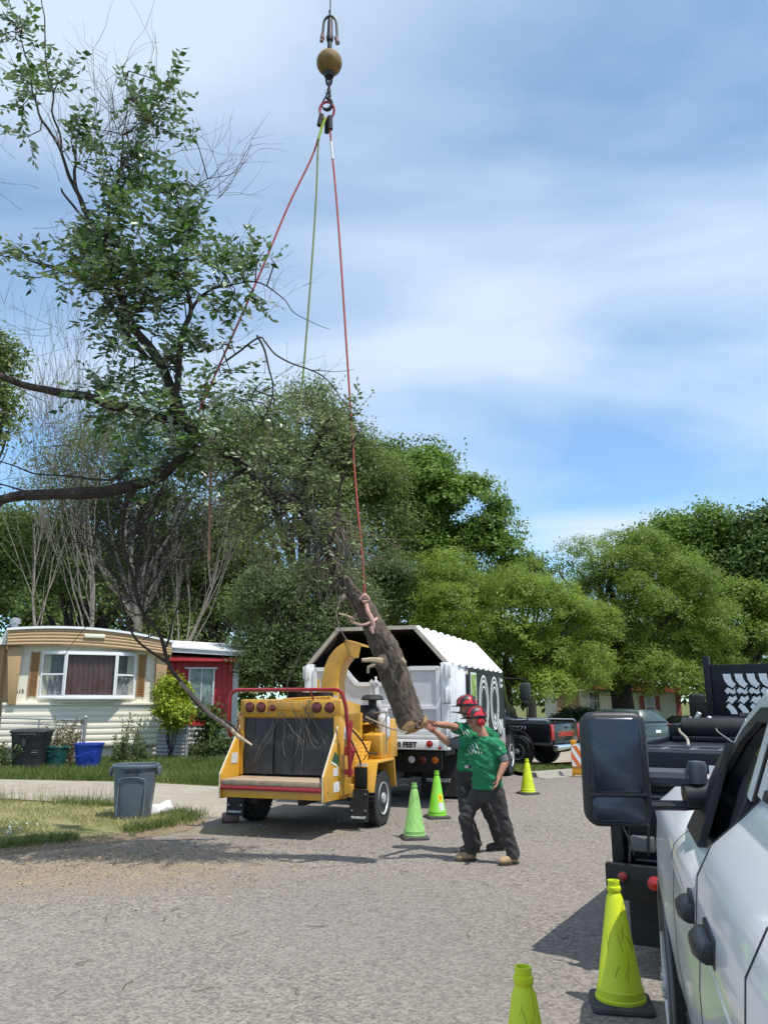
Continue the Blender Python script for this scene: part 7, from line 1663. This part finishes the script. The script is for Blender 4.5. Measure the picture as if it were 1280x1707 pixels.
    for q in ('r', 'l'):
        H0, K0, A0 = j['hip_' + q], j['knee_' + q], j['ankle_' + q]; up2 = Vector((0, 0, .03))
        mb.tube([H0 + up2, H0.lerp(K0, .3), H0.lerp(K0, .7), K0, K0.lerp(A0, .3), K0.lerp(A0, .7), A0 + (K0 - A0) * .02, A0 - up * .03], [.098, .098, .086, .078, .074, .073, .076, .074], 16)
    tr = remeshed(mb, 'trousers', M['trousers'], o, .009, 4, wr(.017, 8))
    if belt:
        mb = MB(); torso(mb, [(hip + up * .045, side, front, .172, .133), (hip + up * .085, side, front, .170, .131)]); mb.build('belt', M['hair'], o); mb = MB(); mb.rbox(hip + up * .065 + front * .135, (.05, .02, .035), (0, 0, math.atan2(side.y, side.x))); mb.build('buckle', M['steel'], o)
    # --- undersleeves
    for q, g_ in zip(('r', 'l'), grey):
        if g_:
            S, E_ = j['sh_' + q], j['el_' + q]; a0, a1 = .55, J.get('us_' + q, 1.0); W = j['wr_' + q]
            MB().tube([S.lerp(E_, a0), S.lerp(E_, .8), S.lerp(E_, a1) if a1 <= 1 else E_.lerp(W, a1 - 1)], [.056, .053, .050], 14).build('undersleeve', M['sleeve'], o)
    # --- boots
    for q, bt in zip(('r', 'l'), boots):
        A0 = j['ankle_' + q]; t = J['toe_' + q].normalized(); s_ = t.cross(up).normalized(); A0 = Vector((A0.x, A0.y, 0.0))
        mb = MB(); ell(mb, A0 + t * .075 + up * .052, s_, t, up, .047, .115, .046); ell(mb, A0 + t * .135 + up * .047, s_, t, up, .046, .062, .042); ell(mb, A0 - t * .01 + up * .065, s_, t, up, .044, .055, .06); mb.tube([A0 + up * .04, A0 + up * .16], [.046, .052], 12)
        b_ = remeshed(mb, 'boot', M[bt], o, .009, 3)
        for v in b_.data.vertices: v.co.z = max(v.co.z, .012)
        mb = MB(); rr = []
        for z in (0.0, .022): rr.append([A0 + t * (.062 + .135 * math.cos(a)) + s_ * (.049 + (.006 if math.cos(a) > 0 else -.002)) * math.sin(a) + up * z for a in [2 * PI * k / 24 for k in range(24)]])
        mb.loft(rr); mb.build('sole', M['boot_dark'], b_)
    # --- helmet with peak, visor and ear muffs
    c = hc + hu * .030; ft = (f * math.cos(helm_tilt) + hu * math.sin(helm_tilt)).normalized(); ht = ft.cross(-hs).normalized(); ht = ht if ht.z > 0 else -ht
    T = Matrix(((*hs,), (*ft,), (*ht,))).transposed().to_4x4(); T.translation = c
    mb = MB(); mb.T = T; rings = []
    for k in range(9):
        a = k / 8 * PI / 2 * .97; z = .018 + .118 * math.sin(a); r = math.cos(a); n = 28
        rings.append([Vector((.105 * r * math.cos(t), .132 * r * math.sin(t) - .004, z + (0 if k else -.012 * max(0, -math.sin(t))))) for t in [2 * PI * i / n for i in range(n)]])
    mb.loft(rings); he = mb.build('helmet', M['helmet'], o, angle=60)
    mb = MB(); mb.T = T
    rings = [];
    for x0, x1, y0, y1 in ((-.026, .026, -.12, .125), (-.092, -.055, -.03, .085), (.055, .092, -.03, .085), (-.09, -.05, -.095, -.06), (.05, .09, -.095, -.06)):
        n = 18; vs = []
        for i in range(n + 1):
            y = y0 + (y1 - y0) * i / n
            for k5 in range(5):
                x = x0 + (x1 - x0) * k5 / 4; q = max(0, 1 - (x / .108) ** 2 - ((y + .004) / .136) ** 2); vs.append((x * 1.03, y * 1.02, .020 + .120 * math.sqrt(q) + .004))
        mb.add(vs, [(5 * i + k5, 5 * i + k5 + 1, 5 * i + k5 + 6, 5 * i + k5 + 5) for i in range(n) for k5 in range(4)])
    mb.build('helmet_ridges', M['helmet_black'], he)
    mb = MB(); mb.T = T
    rings = []
    for z, e in ((.004, .002), (.030, .004)): rings.append([Vector(((.106 + e) * math.cos(t), (.133 + e) * math.sin(t) - .004, z - .02 * max(0, -math.sin(t)))) for t in [2 * PI * i / 28 for i in range(28)]])
    mb.loft(rings, cap=False); mb.build('helmet_band', M['helmet_black'], he)
    # peak and raised mesh visor
    mb = MB(); mb.T = T; vs = []; n = 12
    for i in range(n + 1):
        t = R(15 + 150 * i / n); vs += [(.105 * math.cos(t), .130 * math.sin(t), .022), (.112 * math.cos(t), (.130 + .065) * math.sin(t), .016), (.112 * math.cos(t), (.130 + .065) * math.sin(t), .010), (.105 * math.cos(t), .128 * math.sin(t), .012)]
    mb.add(vs, [(4 * i + q, 4 * i + (q + 1) % 4, 4 * i + 4 + (q + 1) % 4, 4 * i + 4 + q) for i in range(n) for q in range(4)]); mb.build('peak', M['helmet_black'], he)
    up_a = J.get('visor', .25)
    mb = MB(); mb.T = T; vs = []; n = 14
    for i in range(n + 1):
        t = R(12 + 156 * i / n)
        for k in range(5):
            s = k / 4; vs.append((.118 * math.cos(t), .10 * math.sin(t) + .03 + s * .165 * math.cos(up_a), .040 + s * .165 * math.sin(up_a) + .010 * math.sin(t)))
    mb.add(vs, [(5 * i + k, 5 * i + k + 1, 5 * i + k + 6, 5 * i + k + 5) for i in range(n) for k in range(4)])
    vo_ = mb.build('visor', M['visor'], he)
    mb = MB(); mb.T = T; mb.tube([(.118 * math.cos(R(12 + 156 * i / n)), .10 * math.sin(R(12 + 156 * i / n)) + .03 + .165 * math.cos(up_a), .040 + .165 * math.sin(up_a) + .010 * math.sin(R(12 + 156 * i / n))) for i in range(n + 1)], .005, 5); mb.build('visor_rim', M['helmet_black'], vo_)
    for s in (-1, 1):
        mb = MB(); mb.T = T; mb.lathe([(.0, .0), (.034, .002), (.041, .010), (.042, .026), (.036, .036), (.022, .041), (.0, .041)] if s > 0 else [(.0, .0), (.034, -.002), (.041, -.010), (.042, -.026), (.036, -.036), (.022, -.041), (.0, -.041)], 20, (s * .088, -.012, -.048), 'x'); m_ = mb.build('ear_muff', M['helmet'], he)
        mb = MB(); mb.T = T; mb.lathe([(.036, -.008 * s), (.044, -.006 * s), (.045, .008 * s), (.038, .012 * s)], 20, (s * .088, -.012, -.048), 'x')
        for k in (-1, 0, 1): mb.rbox((s * .1295, -.012 + k * .014, -.048), (.005, .004, .045))
        mb.tube([(s * .112, -.01, .03), (s * .125, -.01, -.01), (s * .115, -.012, -.045)], .006, 6); mb.build('muff_cushion', M['helmet_black'], m_)
    # --- white print on the chest, laid on the cloth
    bvh = BVHTree.FromPolygons([v.co + base for v in sh.data.vertices], [tuple(p.vertices) for p in sh.data.polygons])
    for strokes, mm in whites:
        mb = MB()
        for (xa, ya), (xb, yb), w_ in strokes:
            n = max(3, int(math.hypot(xb - xa, yb - ya) / 2)); vs = []; ok = True
            L_ = math.hypot(xb - xa, yb - ya); nx, ny = -(yb - ya) / L_ * w_ / 2, (xb - xa) / L_ * w_ / 2
            for i in range(n + 1):
                t = i / n
                for s in (-1, 1):
                    r_ = ray(xa + (xb - xa) * t + nx * s, ya + (yb - ya) * t + ny * s).normalized(); hit = bvh.ray_cast(Vector((0, 0, EYE)), r_)
                    if hit[0] is None: ok = False; break
                    vs.append(hit[0] + hit[1] * .003 - base)
                if not ok: break
            if ok: mb.add(vs, [(2 * i, 2 * i + 1, 2 * i + 3, 2 * i + 2) for i in range(n)])
        if mb.v: mb.build('shirt_print', M[mm], sh, smooth=False)
    if glove_hand:
        W = j['wr_' + glove_hand]; mb = MB(); mb2 = W + (j['hd_' + glove_hand] - W).normalized() * .03
        MB().tube([W - (j['hd_' + glove_hand] - W).normalized() * .0, mb2], [.036, .040], 12).build('glove_cuff', M['glove'], o)
    return o

q = lambda px, py, D: P(px, py, D)
JA = dict(head=q(794, 1201, 9.45), look=Vector((-.93, -.30, -.22)), neck=q(806, 1228, 9.45), sh_r=q(783, 1241, 9.56), sh_l=q(829, 1243, 9.33), el_r=q(750, 1240, 9.45), wr_r=q(722, 1217, 9.32), hd_r=q(708, 1207, 9.25), pn_r=Vector((.2, .9, -.3)), curl_r=.55,
          el_l=q(842, 1270, 9.28), wr_l=q(831, 1296, 9.22), hd_l=q(826, 1312, 9.18), pn_l=Vector((.9, .2, .2)), curl_l=.5, hip_r=q(801, 1316, 9.53), hip_l=q(824, 1316, 9.40), knee_r=q(775, 1364, 9.50), knee_l=q(839, 1366, 9.42), ankle_r=q(785, 1416, 9.62), ankle_l=q(855, 1424, 9.42),
          toe_r=Vector((-1, -.25, 0)), toe_l=Vector((-.93, -.45, 0)), visor=.32, us_r=1.12, us_l=1.0, slv=.62)
for k_ in ('ankle_r', 'ankle_l'): JA[k_].z = .10
prA = [([((783, 1243), (788, 1254), 1.3), ((787, 1240), (791, 1251), 1.3), ((792, 1238), (797, 1249), 1.4), ((780, 1249), (784, 1256), 1.4), ((788, 1256), (789, 1250), 1.2), ((793, 1256), (793, 1252), 2.2), ((798, 1257), (798, 1251), 1.4), ((803, 1257), (802, 1253), 2.0), ((783, 1255), (787, 1257), 1.2), ((775, 1247), (779, 1252), 1.0)], 'lettering_white'),
       ([((796, 1252), (797, 1245), 1.6), ((797, 1245), (801, 1242), 1.6), ((801, 1242), (804, 1247), 1.6), ((804, 1247), (803, 1253), 1.4), ((784, 1241), (783, 1248), 1.2)], 'lettering_black'),
       ([((832.5, 1247.3), (834.5, 1247.6), 2.2)], 'lettering_white')]
JB = dict(head=q(779, 1181, 10.0), look=Vector((-.97, -.10, -.22)), neck=q(790, 1207, 10.0), sh_r=q(773, 1216, 10.08), sh_l=q(812, 1222, 9.93), el_r=q(746, 1209, 9.75), wr_r=q(724, 1207, 9.5), hd_r=q(712, 1206, 9.36), pn_r=Vector((.1, .3, -.9)), curl_r=.6,
          el_l=q(837, 1240, 10.08), wr_l=q(832, 1270, 9.98), hd_l=q(826, 1284, 9.94), pn_l=Vector((.8, .2, .2)), curl_l=.5, hip_r=q(772, 1285, 10.0), hip_l=q(799, 1287, 9.95), knee_r=q(775, 1345, 9.98), knee_l=q(812, 1348, 10.0), ankle_r=q(792, 1408, 10.1), ankle_l=q(834, 1402, 10.25),
          toe_r=Vector((-1, -.2, 0)), toe_l=Vector((-.95, -.3, 0)), visor=.10, slv=.55)
for k_ in ('ankle_r', 'ankle_l'): JB[k_].z = .10
prB = [([((766, 1222), (768, 1227), 1.2), ((771, 1219), (774, 1226), 1.0), ((773, 1217), (780, 1226), 1.0), ((776, 1215), (783, 1223), 1.0), ((763, 1226), (766, 1229), 1.2), ((768, 1215), (771, 1220), .8)], 'lettering_white')]
worker('worker in front wearing a green shirt, red helmet and tan boots', JA, None, 0, prA, glove_hand='r', boots=('boot', 'boot'), helm_tilt=.10, grey=(True, True))
worker('taller worker behind in a green shirt reaching a straight arm to the log', JB, None, 0, prB, glove_hand='r', boots=('boot_dark', 'boot_dark'), helm_tilt=.12, grey=(False, False), belt=True)
